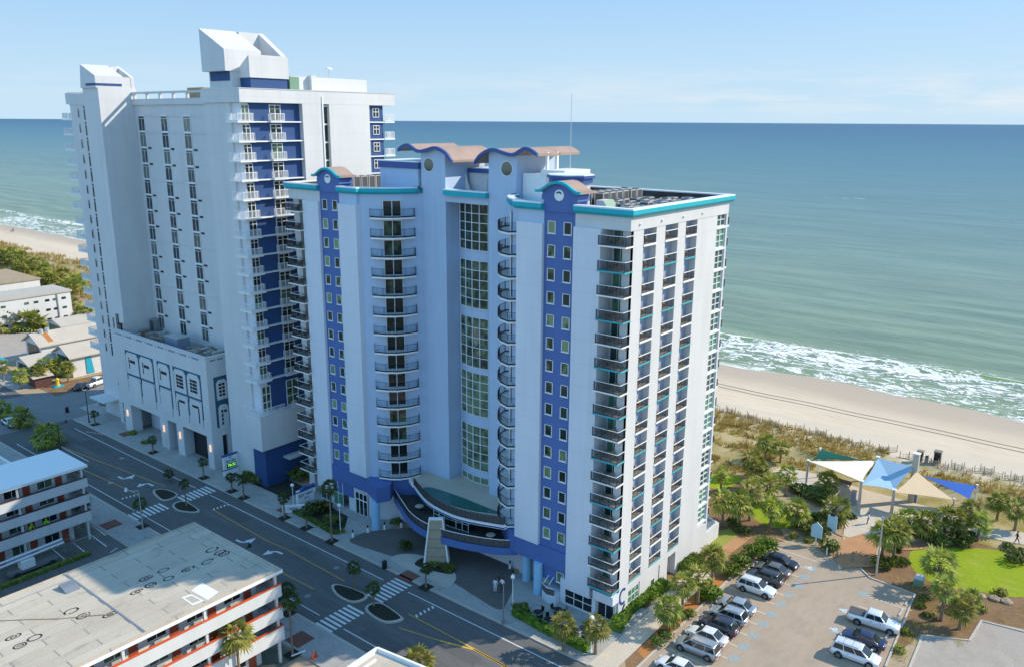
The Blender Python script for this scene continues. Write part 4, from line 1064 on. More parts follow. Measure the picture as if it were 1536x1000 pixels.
for z in (48.3, 37.2, 26.1): mb.box(71.985, 71.998, 109.95, 116.45, z, z+.06); mb.box(82.7, 86.3, 107.0, 107.015, z, z+.06); mb.box(87.8, 96.05, 107.0, 107.015, z, z+.06); mb.box(71.985, 71.998, 149.05, 154.5, z, z+.06)
wp_(mb, 'wall_joint', 'metal') if False else None
# rooftop fins
mb = MB(); mb.extr([(110.4, 63.8), (116.4, 63.8), (116.4, 69.9), (110.4, 66.8)], 72, 78.2, 'x'); mb.box(73.0, 78, 110.6, 116.2, 61.3, 63.8)
mb.extr([(110.4, 63.2), (116.4, 63.2), (116.4, 69.9), (115.8, 69.9), (110.4, 66.4)], 81.7, 82.6, 'x'); mb.box(78.2, 81.7, 115.6, 116.4, 61.3, 69.85); mb.box(78.2, 81.7, 110.4, 111.2, 61.3, 66.3)
wp_(mb, 'roof_fin', 'white')
mb = MB(); mb.extr([(107.9, 62.9), (111., 62.9), (111., 64.0), (107.9, 66.0)], 74.3, 81.1, 'x'); wp_(mb, 'roof_fin', 'white')
mb = MB(); mb.box(72.9, 73.0, 110.9, 115.8, 62.5, 63.78); mb.box(74.5, 80.9, 108.1, 110.9, 61.3, 62.9); wp_(mb, 'blue_band', 'navy')
mb = MB(); mb.extr([(149, 62.2), (154.6, 62.2), (153.9, 66.2), (149, 64.2)], 71.7, 76.6, 'x'); mb.box(76.62, 77.98, 149.05, 149.6, 62.2, 64.1); mb.box(76.62, 77.98, 153., 153.85, 62.2, 66.)
mb.extr([(149, 62.2), (154.4, 62.2), (153.9, 66.2), (149, 64.1)], 78.0, 78.6, 'x'); wp_(mb, 'roof_fin', 'white')
mb = MB(); mb.box(71.64, 76.3, 148.95, 152.5, 62.55, 62.95); wp_(mb, 'blue_band', 'navy')
mb = MB(); mb.box(83, 98.4, 110., 118, 61.3, 63.5); mb.box(86.3, 87.2, 109.2, 110.2, 61.3, 63.7); wp_(mb, 'roof_penthouse', 'white')
# south face: navy wall, slabs, balconies
mb = MB(); mb.box(73.7, 82.6, 107.86, 109.2, 12.4, 59.4); mb.box(96.1, 99.6, 107.6, 109.2, 0, 59.4); wp_(mb, 'navy_wall', 'navy')
mb = MB(); mb.box(86.35, 87.75, 107.6, 107.7, 3, 59.2); wp_(mb, 'slot_glass', 'glassd')
mb = MB()
for k in range(22): mb.box(86.35, 87.75, 107.45, 107.6, 59-2.78*k, 59.25-2.78*k)
mb.box(86.9, 87.0, 107.5, 107.6, 3, 59.2); mb.box(86.3, 86.55, 106.9, 107.02, 0, 60.5)
wp_(mb, 'slot_frame', 'frame')
mb = MB(); mb.box(72.3, 73.6, 107.88, 109.9, 12.3, 59.38); wp_(mb, 'corner_wall', 'pale')
rows = [56.8-FW*k for k in range(15)]
def wrail(mb, path, z):
    for a, b in zip(path, path[1:]):
        mb.tube((*a, z+1.08), (*b, z+1.08), .05, n=4); mb.tube((*a, z+.1), (*b, z+.1), .045, n=4)
        l = math.hypot(b[0]-a[0], b[1]-a[1]); n = int(l/.2)
        for i in range(n+1):
            t = i/max(1, n); p = (a[0]+(b[0]-a[0])*t, a[1]+(b[1]-a[1])*t); mb.tube((*p, z+.05), (*p, z+1.08), .028 if i % 6 else .05, n=4, caps=False)
z = rows[0]
s1 = MB(); s1.prism([(70.9, 106.6), (73.7, 106.6), (73.7, 109.6), (70.9, 109.6)], z-.22, z); s1.box(73.7, 82.6, 107.2, 107.9, z-.2, z-.02)
r1 = MB(); wrail(r1, [(71., 109.5), (71., 106.7), (73.6, 106.7), (73.6, 107.8)], z)
d1 = MB(); g1 = MB()
for x in (72.4, 73.0, 73.65): d1.box(x-.05, x+.05, 107.8, 107.88, z, z+2.25)
d1.box(72.35, 73.7, 107.8, 107.885, z+2.2, z+2.3); d1.box(72.35, 73.7, 107.8, 107.885, z+1.75, z+1.82)
g1.face([(72.4, 107.83, z), (73.65, 107.83, z), (73.65, 107.83, z+2.2), (72.4, 107.83, z+2.2)])
s2 = MB(); s2.box(76.6, 79.2, 106.75, 107.3, z-.21, z-.01)
r2 = MB(); wrail(r2, [(76.7, 107.4), (76.7, 106.85), (79.1, 106.85), (79.1, 107.4)], z)
d2 = MB(); g2 = MB()
for x in (77.2, 78.15, 79.1): d2.box(x-.06, x+.06, 107.78, 107.88, z, z+2.3)
d2.box(77.1, 79.2, 107.78, 107.885, z+2.25, z+2.36); d2.box(77.1, 79.2, 107.78, 107.885, z+1.75, z+1.82)
g2.face([(77.2, 107.84, z), (79.1, 107.84, z), (79.1, 107.84, z+2.25), (77.2, 107.84, z+2.25)])
c1 = s1.build('corner_balcony', 'whitecap', WT, org=(73, 108, z)); r1.build('railing', 'whiterail', c1)
c2 = s2.build('balcony', 'whitecap', WT, org=(78, 107.5, z)); r2.build('railing', 'whiterail', c2)
e1 = d1.build('glass_door', 'frame', WT, org=(74.4, 108.5, z)); g1.build('pane', 'glassd', e1)
e2 = d2.build('glass_door', 'frame', WT, org=(78, 108.5, z)); g2.build('pane', 'glassd', e2)
s3 = MB(); s3.box(99.6, 101.9, 107.2, 109.2, z-.2, z); s3.box(96.1, 99.6, 107.3, 107.6, z-.2, z-.02)
r3 = MB(); wrail(r3, [(99.7, 107.3), (101.8, 107.3), (101.8, 109)], z)
f3 = MB(); g3 = MB()
for x in (97.3, 97.95, 98.6): f3.box(x-.05, x+.05, 107.5, 107.58, z+.7, z+2.1)
for zz in (z+.7, z+1.55, z+2.1): f3.box(97.25, 98.65, 107.5, 107.585, zz-.05, zz+.05)
g3.face([(97.3, 107.59, z+.7), (98.6, 107.59, z+.7), (98.6, 107.59, z+2.1), (97.3, 107.59, z+2.1)])
c3 = s3.build('east_balcony', 'whitecap', WT, org=(100, 108, z)); r3.build('railing', 'whiterail', c3)
e3 = f3.build('window', 'frame', WT, org=(98, 107.5, z)); g3.build('pane', 'glassd', e3)
for k in range(1, 15):
    for o in (c1, c2, e1, e2): dup(o, WT, off=(0, 0, -FW*k))
    if k < 8: dup(c3, WT, off=(0, 0, -FW*k)); dup(e3, WT, off=(0, 0, -FW*k))
# tall windows above the white box, the box, the navy base
fr = MB(); gl = MB()
for x0, x1 in ((72.5, 74.0), (77.1, 79.3)):
    for k in range(3): x = x0+(x1-x0)*k/2; fr.box(x-.06, x+.06, 107.76, 107.87, 12.4, 16.6)
    for z in (12.5, 14., 15.3, 16.6): fr.box(x0, x1, 107.77, 107.875, z-.06, z+.06)
    gl.face([(x0, 107.83, 12.4), (x1, 107.83, 12.4), (x1, 107.83, 16.6), (x0, 107.83, 16.6)])
o = fr.build('tall_window', 'frame', WT); gl.build('pane', 'glassd', o)
mb = MB(); mb.box(70.9, 84, 106.4, 110.8, 6.7, 12.35); wp_(mb, 'white_box', 'white')
mb = MB(); wrail(mb, [(71., 110.7), (71., 106.5), (75.6, 106.5)], 12.35); wrail(mb, [(77, 106.5), (79.6, 106.5)], 12.35); wp_(mb, 'box_railing', 'whiterail')
mb = MB(); mb.box(71.9, 84, 107.2, 110.4, 0, 6.7); wp_(mb, 'navy_base', 'navy')
mb = MB(); mb.box(75.2, 80.6, 105.5, 107.2, 4.2, 4.5); wp_(mb, 'entry_canopy', 'white')
# recess wall windows and slit vents
ys3 = (146.9, 139.3, 132.1)
wz = [56.2-2.78*k+.0 for k in range(14)]
w_ = None
for c, y in enumerate(ys3):
    for k in range(14):
        z = 56.2-2.78*k
        if z < 19.8: continue
        if w_ is None:
            f = MB(); g = MB(); f.box(78.08, 78.2, y+1.0, y+1.12, z-1.25, z+1.45); f.box(78.08, 78.2, y-1.12, y-1., z-1.25, z+1.45); f.box(78.1, 78.195, y-1.1, y+1.1, z-1.3, z-1.2); f.box(78.1, 78.195, y-1.1, y+1.1, z+.85, z+.92)
            f.box(78.1, 78.195, y-.03, y+.03, z-1.2, z+.85); f.box(78.04, 78.2, y-1.15, y+1.15, z+1.25, z+1.48)
            g.face([(78.17, y+1., z-1.25), (78.17, y-1., z-1.25), (78.17, y-1., z+1.3), (78.17, y+1., z+1.3)])
            w_ = f.build('recess_window', 'frame', WT, org=(78.2, y, z)); g.build('pane', 'glassw', w_)
        else: dup(w_, WT, loc=Vector((78.2, y, z))-wl(WT))
mb = MB()
for k in range(14):
    z = 56.2-2.78*k+1.38
    if z < 20: continue
    full = k in (0, 1, 4, 8, 11)
    for c, y in enumerate(ys3):
        n = 4 if full else 1
        yv = y-1.45-(n-1)*1.32-.95; sv = MB(); sv.box(78.12, 78.14, yv, y-1.45, z-.18, z+.14, 1 if n > 1 else 0)
        for i in range(n): sv.box(78.141, 78.19, y-1.45-i*1.32-.95, y-1.45-i*1.32, z-.18, z+.14, 0)
        sv.build('slit_vent', ['black', 'white'], WT)
mb = MB()
for a in ((77.9, 78.0),): 
    for k in range(14): pass
# windows on the north block
w_ = None
for k in range(17):
    z = 58.0-2.75*k
    for j, (y, hw, h0) in enumerate(((156.6, .6, 1.2), (159.2, .28, .75))):
        f = MB(); f.box(72.93, 72.99, y-hw, y+hw, z-h0, z+h0*.55, 1); f.box(72.93, 72.99, y-hw, y+hw, z+h0*.68, z+h0, 1)
        f.box(72.92, 72.985, y-hw-.06, y-hw, z-h0, z+h0, 0); f.build('narrow_window', ['frame', 'glassk'], WT, org=(73, y, z))
s3 = MB(); z = 56.9; s3.box(73.2, 76.5, 162.4, 166.7, z-.2, z); r3 = MB(); wrail(r3, [(73.3, 162.4), (73.3, 166.6), (76.4, 166.6)], z)
c4 = s3.build('north_balcony', 'whitecap', WT, org=(77, 164, z)); r3.build('railing', 'whiterail', c4)
for k in range(1, 17): dup(c4, WT, off=(0, 0, -2.75*k))
# podium with panelled parking levels
PX = 70.5
mb = MB()
mb.box(PX, 78.2, 119.9, 150.6, 5.7, 17.9); mb.box(PX, PX+.35, 119.9, 150.6, 17.9, 19.4); mb.box(PX+.35, 74.6, 119.9, 120.25, 17.9, 19.4)
mb.box(74, 78.2, 116.5, 119.9, 0, 17.9)
mb.box(PX-.12, PX+.5, 119.78, 150.7, 19.4, 19.6); mb.box(PX+.5, 74.6, 119.78, 120.3, 19.4, 19.6)
for y0, y1 in ((119.9, 121.6), (129., 131.1), (134., 136.6), (146.9, 149.6)): mb.box(PX, PX+1.9, y0, y1, 0, 5.7)
mb.box(73.4, 75.4, 119.9, 121, 0, 5.7)
wp_(mb, 'podium_wall', 'white')
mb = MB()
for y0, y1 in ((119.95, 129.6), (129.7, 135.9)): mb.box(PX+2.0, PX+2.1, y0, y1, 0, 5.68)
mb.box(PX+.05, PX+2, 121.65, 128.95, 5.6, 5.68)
mb.box(PX+1.9, 73.4, 120.4, 120.5, 0, 5.7); mb.box(72.5, 77.9, 119.95, 136, .15, .2); wp_(mb, 'garage_dark_sheets', 'dark')  # near-black sheets stand in for the unlit depth of the garage
mb = MB(); mb.box(PX+4., PX+4.2, 136., 147.5, 0, 5.7); wp_(mb, 'drive_through_wall', 'pale')
mb = MB()                                                   # slot openings in the parapet
for y in (122., 125.6, 129.2, 132.8, 136.4, 140., 143.6, 147.2):
    mb = MB(); mb.box(PX-.03, PX-.005, y, y+2.1, 18.75, 19.05); wp_(mb, 'parapet_slot', 'slate'); mb = MB(); mb.box(PX-.03, PX-.005, y+2.6, y+2.85, 18.75, 19.05); wp_(mb, 'parapet_slot', 'slate')
for x in (71.2, 72.6): mb = MB(); mb.box(x, x+1., 119.87, 119.895, 18.75, 19.05); wp_(mb, 'parapet_slot', 'slate')
# panels: dark teal surround, white chamfered panel, grilles
M['petrol'] = paint('petrol_blue_surround', (.03, .105, .17), var=.05)
sur = MB(); pan = MB(); gr = MB()
bays = ((136.9, 146.7, 2), (131.4, 135.6, 1), (121.9, 130.4, 2))
def chamf(y0, y1, z0, z1, c): return [(y0, z0), (y1, z0), (y1, z1-c), (y1-c, z1), (y0+c, z1), (y0, z1-c)]
for y0, y1, n in bays:
    sur.box(PX-.06, PX-.004, y0, y1, 11.6, 16.3)
    wd = (y1-y0)/n
    for i in range(n):
        a, b = y0+wd*i+.27, y0+wd*(i+1)-.27
        wp_(pan, 'wall_panel', 'white') if pan.v else 0; pan = MB(); pan.extr([(a, 12.0), (b, 12.0), (b, 15.4), (b-.6, 16.05), (a+.6, 16.05), (a, 15.4)], PX-.14, PX-.062, 'x')
        sur.box(PX-.058, PX-.006, a-.27, a-.06, 8.4, 11.6); sur.box(PX-.058, PX-.006, b+.06, b+.27, 8.4, 11.6)
        wp_(pan, 'wall_panel', 'white'); pan = MB(); pan.extr(chamf(a, b, 7.0, 11.45, .7), PX-.13, PX-.05, 'x')
        two = y1 < 131
        m_ = (a+b)/2
        if two:
            for r in range(4): gr.box(PX-.17, PX-.142, m_-1.05, m_+.25, 12.85+.6*r, 13.3+.6*r); gr.box(PX-.17, PX-.142, m_+.38, m_+1.05, 12.85+.6*r, 13.3+.6*r)
            gr.box(PX-.17, PX-.133, m_-1.0, m_+.9, 10.2, 10.6); gr.box(PX-.17, PX-.133, (m_+1.0) if i else (m_-1.1), (m_+1.3) if i else (m_-.8), 7.6, 10.2)
        else:
            gr.box(PX-.17, PX-.142, m_-1.1, m_-.28, 14.2, 14.75); gr.box(PX-.17, PX-.142, m_-.2, m_+.7, 14.2, 14.75); gr.box(PX-.17, PX-.142, m_+.9, m_+1.15, 13.0, 13.95); gr.box(PX-.17, PX-.142, m_+.9, m_+1.15, 14.05, 15.1)
sur.box(71.6, 74.2, 119.84, 119.896, 7.2, 16.)
wp_(pan, 'wall_panel', 'white'); pan = MB(); pan.extr([(71.95, 12.0), (73.9, 12.0), (73.9, 14.9), (73.5, 15.4), (72.35, 15.4), (71.95, 14.9)], 119.76, 119.83, 'y'); wp_(pan, 'wall_panel', 'white'); pan = MB(); pan.extr([(72.0, 6.9), (73.85, 6.9), (73.85, 10.6), (73.4, 11.1), (72.4, 11.1), (72., 10.6)], 119.765, 119.832, 'y')
for r in range(4):
    for c in range(2): gr.box(72.4+.6*c, 72.85+.6*c, 119.72, 119.755, 12.6+.6*r, 13.0+.6*r)
for r in range(4): gr.box(72.5, 72.8, 119.72, 119.76, 7.6+.7*r, 8.1+.7*r)
gr.box(73., 73.5, 119.72, 119.76, 9.7, 10.1)
wp_(sur, 'panel_surround', 'petrol'); wp_(pan, 'wall_panel', 'white'); wp_(gr, 'grille', 'black')
for y in (120.6, 130., 135.3, 148.2):
    mb = MB(); mb.box(PX-.2, PX-.005, y-.14, y+.14, 3.2, 4.4); wp_(mb, 'wall_lamp', 'warmlamp')
mb = MB(); mb.box(PX+.4, 78.1, 120.3, 148.9, 17.9, 17.94); wp_(mb, 'podium_roof', 'roofdeck')
mb = MB(); mb.box(69.8, 73, 156, 162, 3.9, 4.15); wp_(mb, 'side_canopy', 'white')
fr = MB(); gl = MB()
window_x(fr, 71.97, 151.3, 153.1, .3, 4.6, 2, 3, .12, 0, 0); fr.f = fr.f[1:]; fr.mi = fr.mi[1:]; gl.face([(71.98, 153.1, .3), (71.98, 151.3, .3), (71.98, 151.3, 4.6), (71.98, 153.1, 4.6)])
o = fr.build('lobby_window', 'frame', WT); gl.build('pane', 'glassd', o)
fr = MB(); 
for y, hw, z0, z1 in ((151.3, .5, 16., 22.), (153., .22, 17.5, 21)): fr.box(71.93, 71.99, y-hw, y+hw, z0, z1, 1); fr.box(71.9, 71.985, y-.04, y+.04, z0, z1, 0); fr.box(71.9, 71.984, y-hw, y+hw, (z0+z1)/2-.05, (z0+z1)/2+.05, 0)
fr.build('tall_window', ['frame', 'glassd'], WT)
# palm and script emblem on the north block (building lettering)
lx, ly = 71.96, 152.2
mb = MB()
mb.tube((lx-.03, ly-.1, 9.4), (lx-.03, ly-.5, 12.6), .16, .1, 5)
for a in (-1.4, -.7, 0.05, .7, 1.5, 2.2):
    y = ly-.5; pts = [(lx-.05, y+k*.42*math.cos(a+PI/2-.6), 12.6+k*.42*math.sin(a+PI/2-.6)-.10*k*k) for k in range(5)]
    for p, q in zip(pts, pts[1:]): mb.tube(p, q, .2, .1, 4)
mb.build('palm_emblem', 'green', WT)
text_mesh('logo_lettering', 'bay', 3.3, 'navy', WT, (71.93, 151.9, 8.7), (PI/2, 0, -PI/2), .35, .03)
mb = MB(); mb.path([(71.93, ly+1.3-.4*k, 5.6+.18*math.sin(k*1.2)) for k in range(8)], .1); mb.build('wave_emblem', 'navy', WT)

# things on the white tower's roofs
def boxy(name, label, cat, parts, grp=None):
    """parts: (part name, material, [boxes])"""
    b = parts[0][2][0]; t = thing(name, label, cat, ((b[0]+b[1])/2, (b[2]+b[3])/2, b[4]), 0, grp)
    for pn, pm_, bs in parts:
        mb = MB()
        for q in bs: mb.box(*q)
        mb.build(pn, pm_, t)
    return t
M['duct'] = plain('weathered_duct', (.30, .25, .20), .7, var=.3)
boxy('chiller', 'blue-grey chiller with four fans on the podium roof of the white tower', 'chiller', [('casing', 'slate', [(73.2, 75.6, 133, 137.2, 17.95, 19.9)]), ('fan_deck', 'galv', [(73.1, 75.7, 132.9+1.1*k, 133.8+1.1*k, 19.9, 20.05) for k in range(4)])])
for lab, ya, yb, n_ in (('brown tangle of ducts on the podium roof beside the tall dark pipe', 138.5, 148, 26), ('brown tangle of ducts at the near end of the podium roof', 121, 132, 34)):
    bs = []
    for k in range(n_):
        x0, y0 = U(71.8, 76.4), U(ya, yb-1); l, w_ = U(.6, 2.2), U(.3, .9); zz = U(.25, 1.2)
        bs.append((x0, x0+(l if k % 2 else w_), y0, y0+(w_ if k % 2 else l), 17.95, 17.95+zz))
    boxy('duct_bank', lab, 'ducts', [('duct', 'duct', [q]) for q in bs[::2]]+[('casing', 'acgrey', [q]) for q in bs[1::4]]+[('hood', 'wood', [q]) for q in bs[3::4]])
boxy('vent_cabinet', 'dark vent cabinet against the recessed wall of the white tower', 'vent', [('casing', 'metal', [(76.6, 77.9, 147., 148.5, 17.95, 20.6)]), ('louvre', 'acdark', [(76.55, 76.6, 147.2, 148.3, 18.4, 20.3)])])
boxy('vent_pipe', 'black gooseneck vent pipe at the podium roof corner', 'vent pipe', [('pipe', 'black', [(71.3, 71.6, 148.9, 149.2, 17.95, 20.6)]), ('bend', 'black', [(71.3, 71.6, 149.2, 150.1, 20.3, 20.6)])])
boxy('roof_unit', 'tan rooftop air handler behind the open parapet of the white tower', 'air handler', [('casing', 'earth', [(84, 87, 136, 141, 60.24, 62.4)]), ('louvre', 'acdark', [(84.5, 86.5, 132.5, 135.6, 60.24, 62.)])])
boxy('roof_unit', 'green canvas covered unit at the foot of the small roof fin', 'roof unit', [('cover', 'green', [(81.3, 83, 108., 109.8, 61.3, 63.3)]), ('base', 'metal', [(81.2, 83.1, 107.9, 109.9, 61.3, 61.4)])])
dt = thing('satellite_dish', 'small satellite dish and antennas on the white penthouse roof', 'satellite dish', (92, 112, 63.5))
mb = MB(); mb.tube((92, 112, 63.5), (92, 112, 64.9), .06); mb.tube((90, 112, 63.5), (90, 112, 64.8), .03); mb.tube((88.5, 112, 63.5), (88.5, 112, 64.6), .03); mb.build('mast', 'galv', dt)
mb = MB(); mb.ball((91.9, 111.8, 65.), .65, 12, 6, .45); mb.build('dish', 'globe', dt)

# ================================================================ MOTELS (left foreground)
def motel(label, x0, x1, y0, y1, zr, rails, rail_mats, wz, roofm, slope=0.):
    """walkway motel: y0 is the walkway edge, wall stands 1.7 m behind it"""
    t = thing('motel', label, 'motel', ((x0+x1)/2, (y0+y1)/2, 0))
    mb = MB(); mb.box(x0, x1-2.2, y0+1.7, y1-.3, 0, zr-.35); mb.build('wall', 'stucco', t)
    mb = MB(); mb.box(x0, x1, y0-.1, y1, zr-.35, zr-.02); mb.build('roof_edge', 'whitecap', t)
    mb = MB(); mb.box(x0, x1-.08, y0-.02, y1-.08, zr-.02, zr+.02); mb.build('roof', roofm, t)
    for zf, zt in rails:
        mb = MB(); mb.box(x0, x1-.25, y0+.02, y0+1.7, zf-.25, zf, 0); mb.box(x1-2.2, x1-.25, y0+1.7, y1-.4, zf-.25, zf, 0)
        mb.build('walkway', 'stucco', t)
        mb = MB(); mb.box(x0, x1-.25, y0, y0+.14, zf-.26, zt-.14, 0); mb.box(x1-.39, x1-.25, y0+.14, y1-.4, zf-.26, zt-.14, 0)
        mb.box(x0, x1-.22, y0-.03, y0+.17, zt-.14, zt, 1); mb.box(x1-.42, x1-.22, y0+.17, y1-.4, zt-.14, zt, 1)
        mb.build('parapet_railing', ['stucco', rail_mats], t)
    lev = [0.02]+[z for z, _ in sorted(rails)]
    n = int((x1-2.6-x0)/4.1)
    fd = None
    for z in lev:
        for i in range(n):
            xx = x1-2.6-4.1*i
            if fd is None:
                f = MB(); f.box(xx-1.15, xx-.25, y0+1.64, y0+1.7, z, z+2.05); g = MB(); g.box(xx-.42, xx-.34, y0+1.58, y0+1.64, z+.95, z+1.05)
                fd = f.build('door', 'reddoor', t, org=(xx, y0+1.7, z)); g.build('handle', 'galv', fd)
                f = MB(); f.box(xx-3.5, xx-1.5, y0+1.6, y0+1.7, z+.75, z+.82); f.box(xx-3.5, xx-1.5, y0+1.6, y0+1.7, z+2.0, z+2.07)
                for k in range(3): f.box(xx-3.5+k*.97, xx-3.44+k*.97, y0+1.6, y0+1.695, z+.8, z+2.02)
                g = MB(); g.box(xx-3.45, xx-1.52, y0+1.66, y0+1.69, z+.82, z+2.0)
                fw_ = f.build('window', 'frame', t, org=(xx, y0+1.7, z)); g.build('pane', 'glassd', fw_)
                f = MB(); f.box(xx-2.9, xx-2.1, y0+1.35, y0+1.6, z+.2, z+.68); fa = f.build('wall_unit', 'acgrey', t, org=(xx, y0+1.7, z))
            else:
                p = Vector((xx, y0+1.7, z))-wl(t); dup(fd, t, loc=p); dup(fw_, t, loc=p); dup(fa, t, loc=p)
    mb = MB()
    for i in range(n+1):
        xx = x1-.8-4.1*2*i
        if xx < x0+1: break
        mb = MB(); mb.box(xx-.13, xx+.13, y0+.16, y0+.42, 0, zr-.35); mb.build('post', 'stucco', t)
    return t
mt1 = motel('long flat-roofed motel with orange-red railings, its roof half in shadow', 0, 46.9, 68.4, 85.3, 11.0, [(2.55, 4.5), (5.25, 6.85), (8.0, 9.45)] if 0 else [(3.0, 4.5), (5.6, 6.85), (8.2, 9.45)], 'orange', None, 'motelroof')
mt2 = motel('motel with a smooth white roof, brown-red rails and workers on its walkway', 0, 46.9, 112.1, 121, 11.0, [(3.1, 4.4), (5.7, 6.9), (8.1, 9.3)], 'brownred', None, 'whitecap')
# upstand and seams on the felt roof; white patch; sealant rings
mb = MB()
sweep(mb, [(0, 85.1), (46.7, 85.1), (46.7, 68.6), (0, 68.6)], [(0, 11.02), (.12, 11.02), (.12, 11.14), (0, 11.14)]); mb.build('roof_upstand', 'motelroof', mt1)
mb = MB(); mb.box(31.9, 32.1, 68.8, 84.8, 11.021, 11.05); mb.box(45.6, 45.65, 69, 84.8, 11.021, 11.03); mb.box(2, 46, 83.6, 83.66, 11.021, 11.03); mb.build('roof_seam', 'metal', mt1)
mb = MB(); 
q = [gp_ for gp_ in ((38.54,71.94,11.03), (40.05,72.47,11.03), (40.14,69.6,11.03), (38.65,69.13,11.03))]; mb.face(q)
def ring2(mb, q, wd):
    c = Vector((sum(p[0] for p in q)/4, sum(p[1] for p in q)/4, q[0][2]))
    inn = [tuple(Vector(p)+(c-Vector(p))*wd) for p in q]
    for i in range(4): mb.face([q[i], q[(i+1) % 4], inn[(i+1) % 4], inn[i]])
ring2(mb, [(37.25,71.59,11.03), (38.2,71.38,11.03), (38.33,69.32,11.03), (37.18,69.43,11.03)], .3)
mb.build('white_roof_patch', 'whitecap', mt1)
mb = MB()
def loop(mb, c, rx, ry, wd=.26):
    n = 14
    for k in range(n):
        a, b = 2*PI*k/n, 2*PI*(k+1)/n
        if U(0, 1) < .06: continue
        mb.face([(c[0]+r_*math.cos(t)*rx, c[1]+r_*math.sin(t)*ry, 11.028) for r_, t in ((1, a), (1, b), (1-wd, b), (1-wd, a))])
for px in ((36.85,77.69,11), (38.82,77.8,11), (36.5,76.1,11), (38.33,75.88,11), (40.6,76.04,11), (44.5,77.75,11), (44.72,76.55,11), (44.84,75.95,11), (42.73,75.82,11), (29.27,77.59,11), (29.64,75.9,11), (34.97,76.01,11), (31.35,74.16,11), (24.02,77.42,11), (25.2,75.8,11), (23.85,75.56,11)):
    mb = MB(); loop(mb, px, U(.6, .8), U(.35, .5))
    if U(0, 1) < .7: loop(mb, (px[0]+U(-.1, .1), px[1], 0), .32, .2, .45)
    mb.build('sealant_ring', 'black', mt1)
mb = MB(); mb.path([(a[0], a[1], 11.06) for a in ((24.28,81.09,11), (25.95,79.38,11), (27.99,77.06,11), (29.78,75.55,11), (31.55,73.91,11))], .05, 5)
o = mb.build('cable', 'earth'); tag(o, 'orange cable trailing across the flat felt roof', 'cable')
mb = MB(); px = (31,81.86,11)
mb.extr([(px[1]-.9, 11.03), (px[1]+.9, 11.03), (px[1]+.7, 11.5), (px[1]-.2, 11.35)], px[0]-.7, px[0]+.7, 'x'); o = mb.build('roof_vent', 'metal'); tag(o, 'scorched metal vent hood on the felt roof', 'roof vent')
# lower roof corner at the bottom edge of the view
t = thing('low_building', 'low dark flat roof with white parapet at the bottom edge of the view', 'building', (46, 56, 0))
cq = [(50.32,57.73,4), (51.26,50.63,4), (40.74,47.75,4), (41.89,57.44,4)]
mb = MB(); mb.prism(cq, 0, 4.); mb.build('wall', 'stucco', t)
cx_ = sum(p[0] for p in cq)/4; cy_ = sum(p[1] for p in cq)/4
mb = MB(); mb.prism([(cx_+(p[0]-cx_)*.93, cy_+(p[1]-cy_)*.93) for p in cq], 4., 4.03); mb.build('roof', 'motelroof', t)
mb = MB(); P4 = [(p[0], p[1]) for p in cq]
mb_ = [tuple(p) for p in P4]
for i in range(4):
    a, b = Vector(mb_[i]), Vector(mb_[(i+1) % 4]); d = (b-a).normalized(); n = Vector((-d.y, d.x))*.13
    mb.prism([tuple(a+n), tuple(b+n), tuple(b-n), tuple(a-n)], 4.-.02*i, 4.4+.004*i)
a, b = Vector(mb_[0]), Vector(mb_[3]); mb.prism([(a.x-1.2, a.y-1), (b.x-1.2, b.y-1), (b.x-1.2, b.y-1.2), (a.x-1.2, a.y-1.2)], 4.03, 4.2)
mb.build('parapet', 'whitecap', t)

# motel yards
sheet('motel_yard', [(0, 86), (48.2, 86), (48.2, 111.5), (0, 111.5)], .006, 'asphalt')
sheet('motel_yard', [(0, 30), (48.2, 30), (48.2, 68), (0, 68)], .006, 'lotasphalt')
sheet('motel_yard', [(0, 122), (48, 122), (48, 166), (0, 166)], .006, 'concrete')
ml = MB()
for a, b in (((50.79,119.76), (50.42,111.23)), ((48.25,117.11), (47.97,111.71)), ((50.62,121.72), (50.05,115.58)), ((41.7,113.37), (46.18,113.28)), ((41.53,113.58), (41.27,108.8)), ((44.11,113.38), (43.89,108.39)), ((46.75,113.51), (46.51,108.36)), ((38.73,110.81), (38.56,108.61)), ((36.08,110.34), (35.85,108.55)), ((46,106.38), (47.26,106.87))):
    line(ml, *a, *b, .15)
struct(ml, 'yard_markings', 'mark')
# wall and rail along the yard behind the white motel roof
t = thing('boundary_wall', 'low pale wall with railing along the yard behind the white motel roof', 'wall', (49, 140, 0))
mb = MB(); mb.box(48.2, 48.5, 122, 166, 0, 1.9); mb.build('masonry', 'stucco', t)
mb = MB(); mb.box(48.15, 48.55, 122, 166, 1.9, 2.05); mb.build('coping', 'whitecap', t)
mb = MB(); pickets(mb, [(47.6, 124), (47.6, 165)], 0, 1.2, .6, .03, 0); mb.build('railing', 'whiterail', t)

# ================================================================ BUILDINGS BEYOND, UP THE COAST
M['metalroof'] = paint('pale_metal_roof', (.50, .44, .365), var=.05, streak=.1)
t = thing('long_hotel', 'long bright white three-storey block with three rows of small dark windows', 'building', (80, 250, 0))
mb = MB(); mb.box(20, 105, 247.5, 259, 0, 8.6); mb.build('wall', 'white', t)
mb = MB(); mb.box(19.5, 105.4, 247.2, 259.4, 8.6, 9.1); mb.build('roof', 'metalroof', t)
for x in (85.2, 101.): mb = MB(); mb.box(x, x+.3, 247.3, 247.45, 0, 8.6); mb.build('downpipe', 'metal', t)
f = None
for z in (1.6, 4.3, 7.):
    for x in (57, 60, 66, 69, 75.5, 78, 81.5, 84, 87, 93, 95.5, 98.5, 100.6, 103):
        if f is None: mb = MB(); mb.box(x-.55, x+.55, 247.38, 247.5, z-.28, z+.32); f = mb.build('window', 'glassd', t, org=(x, 247.5, z))
        else: dup(f, t, loc=Vector((x, 247.5, z))-wl(t))
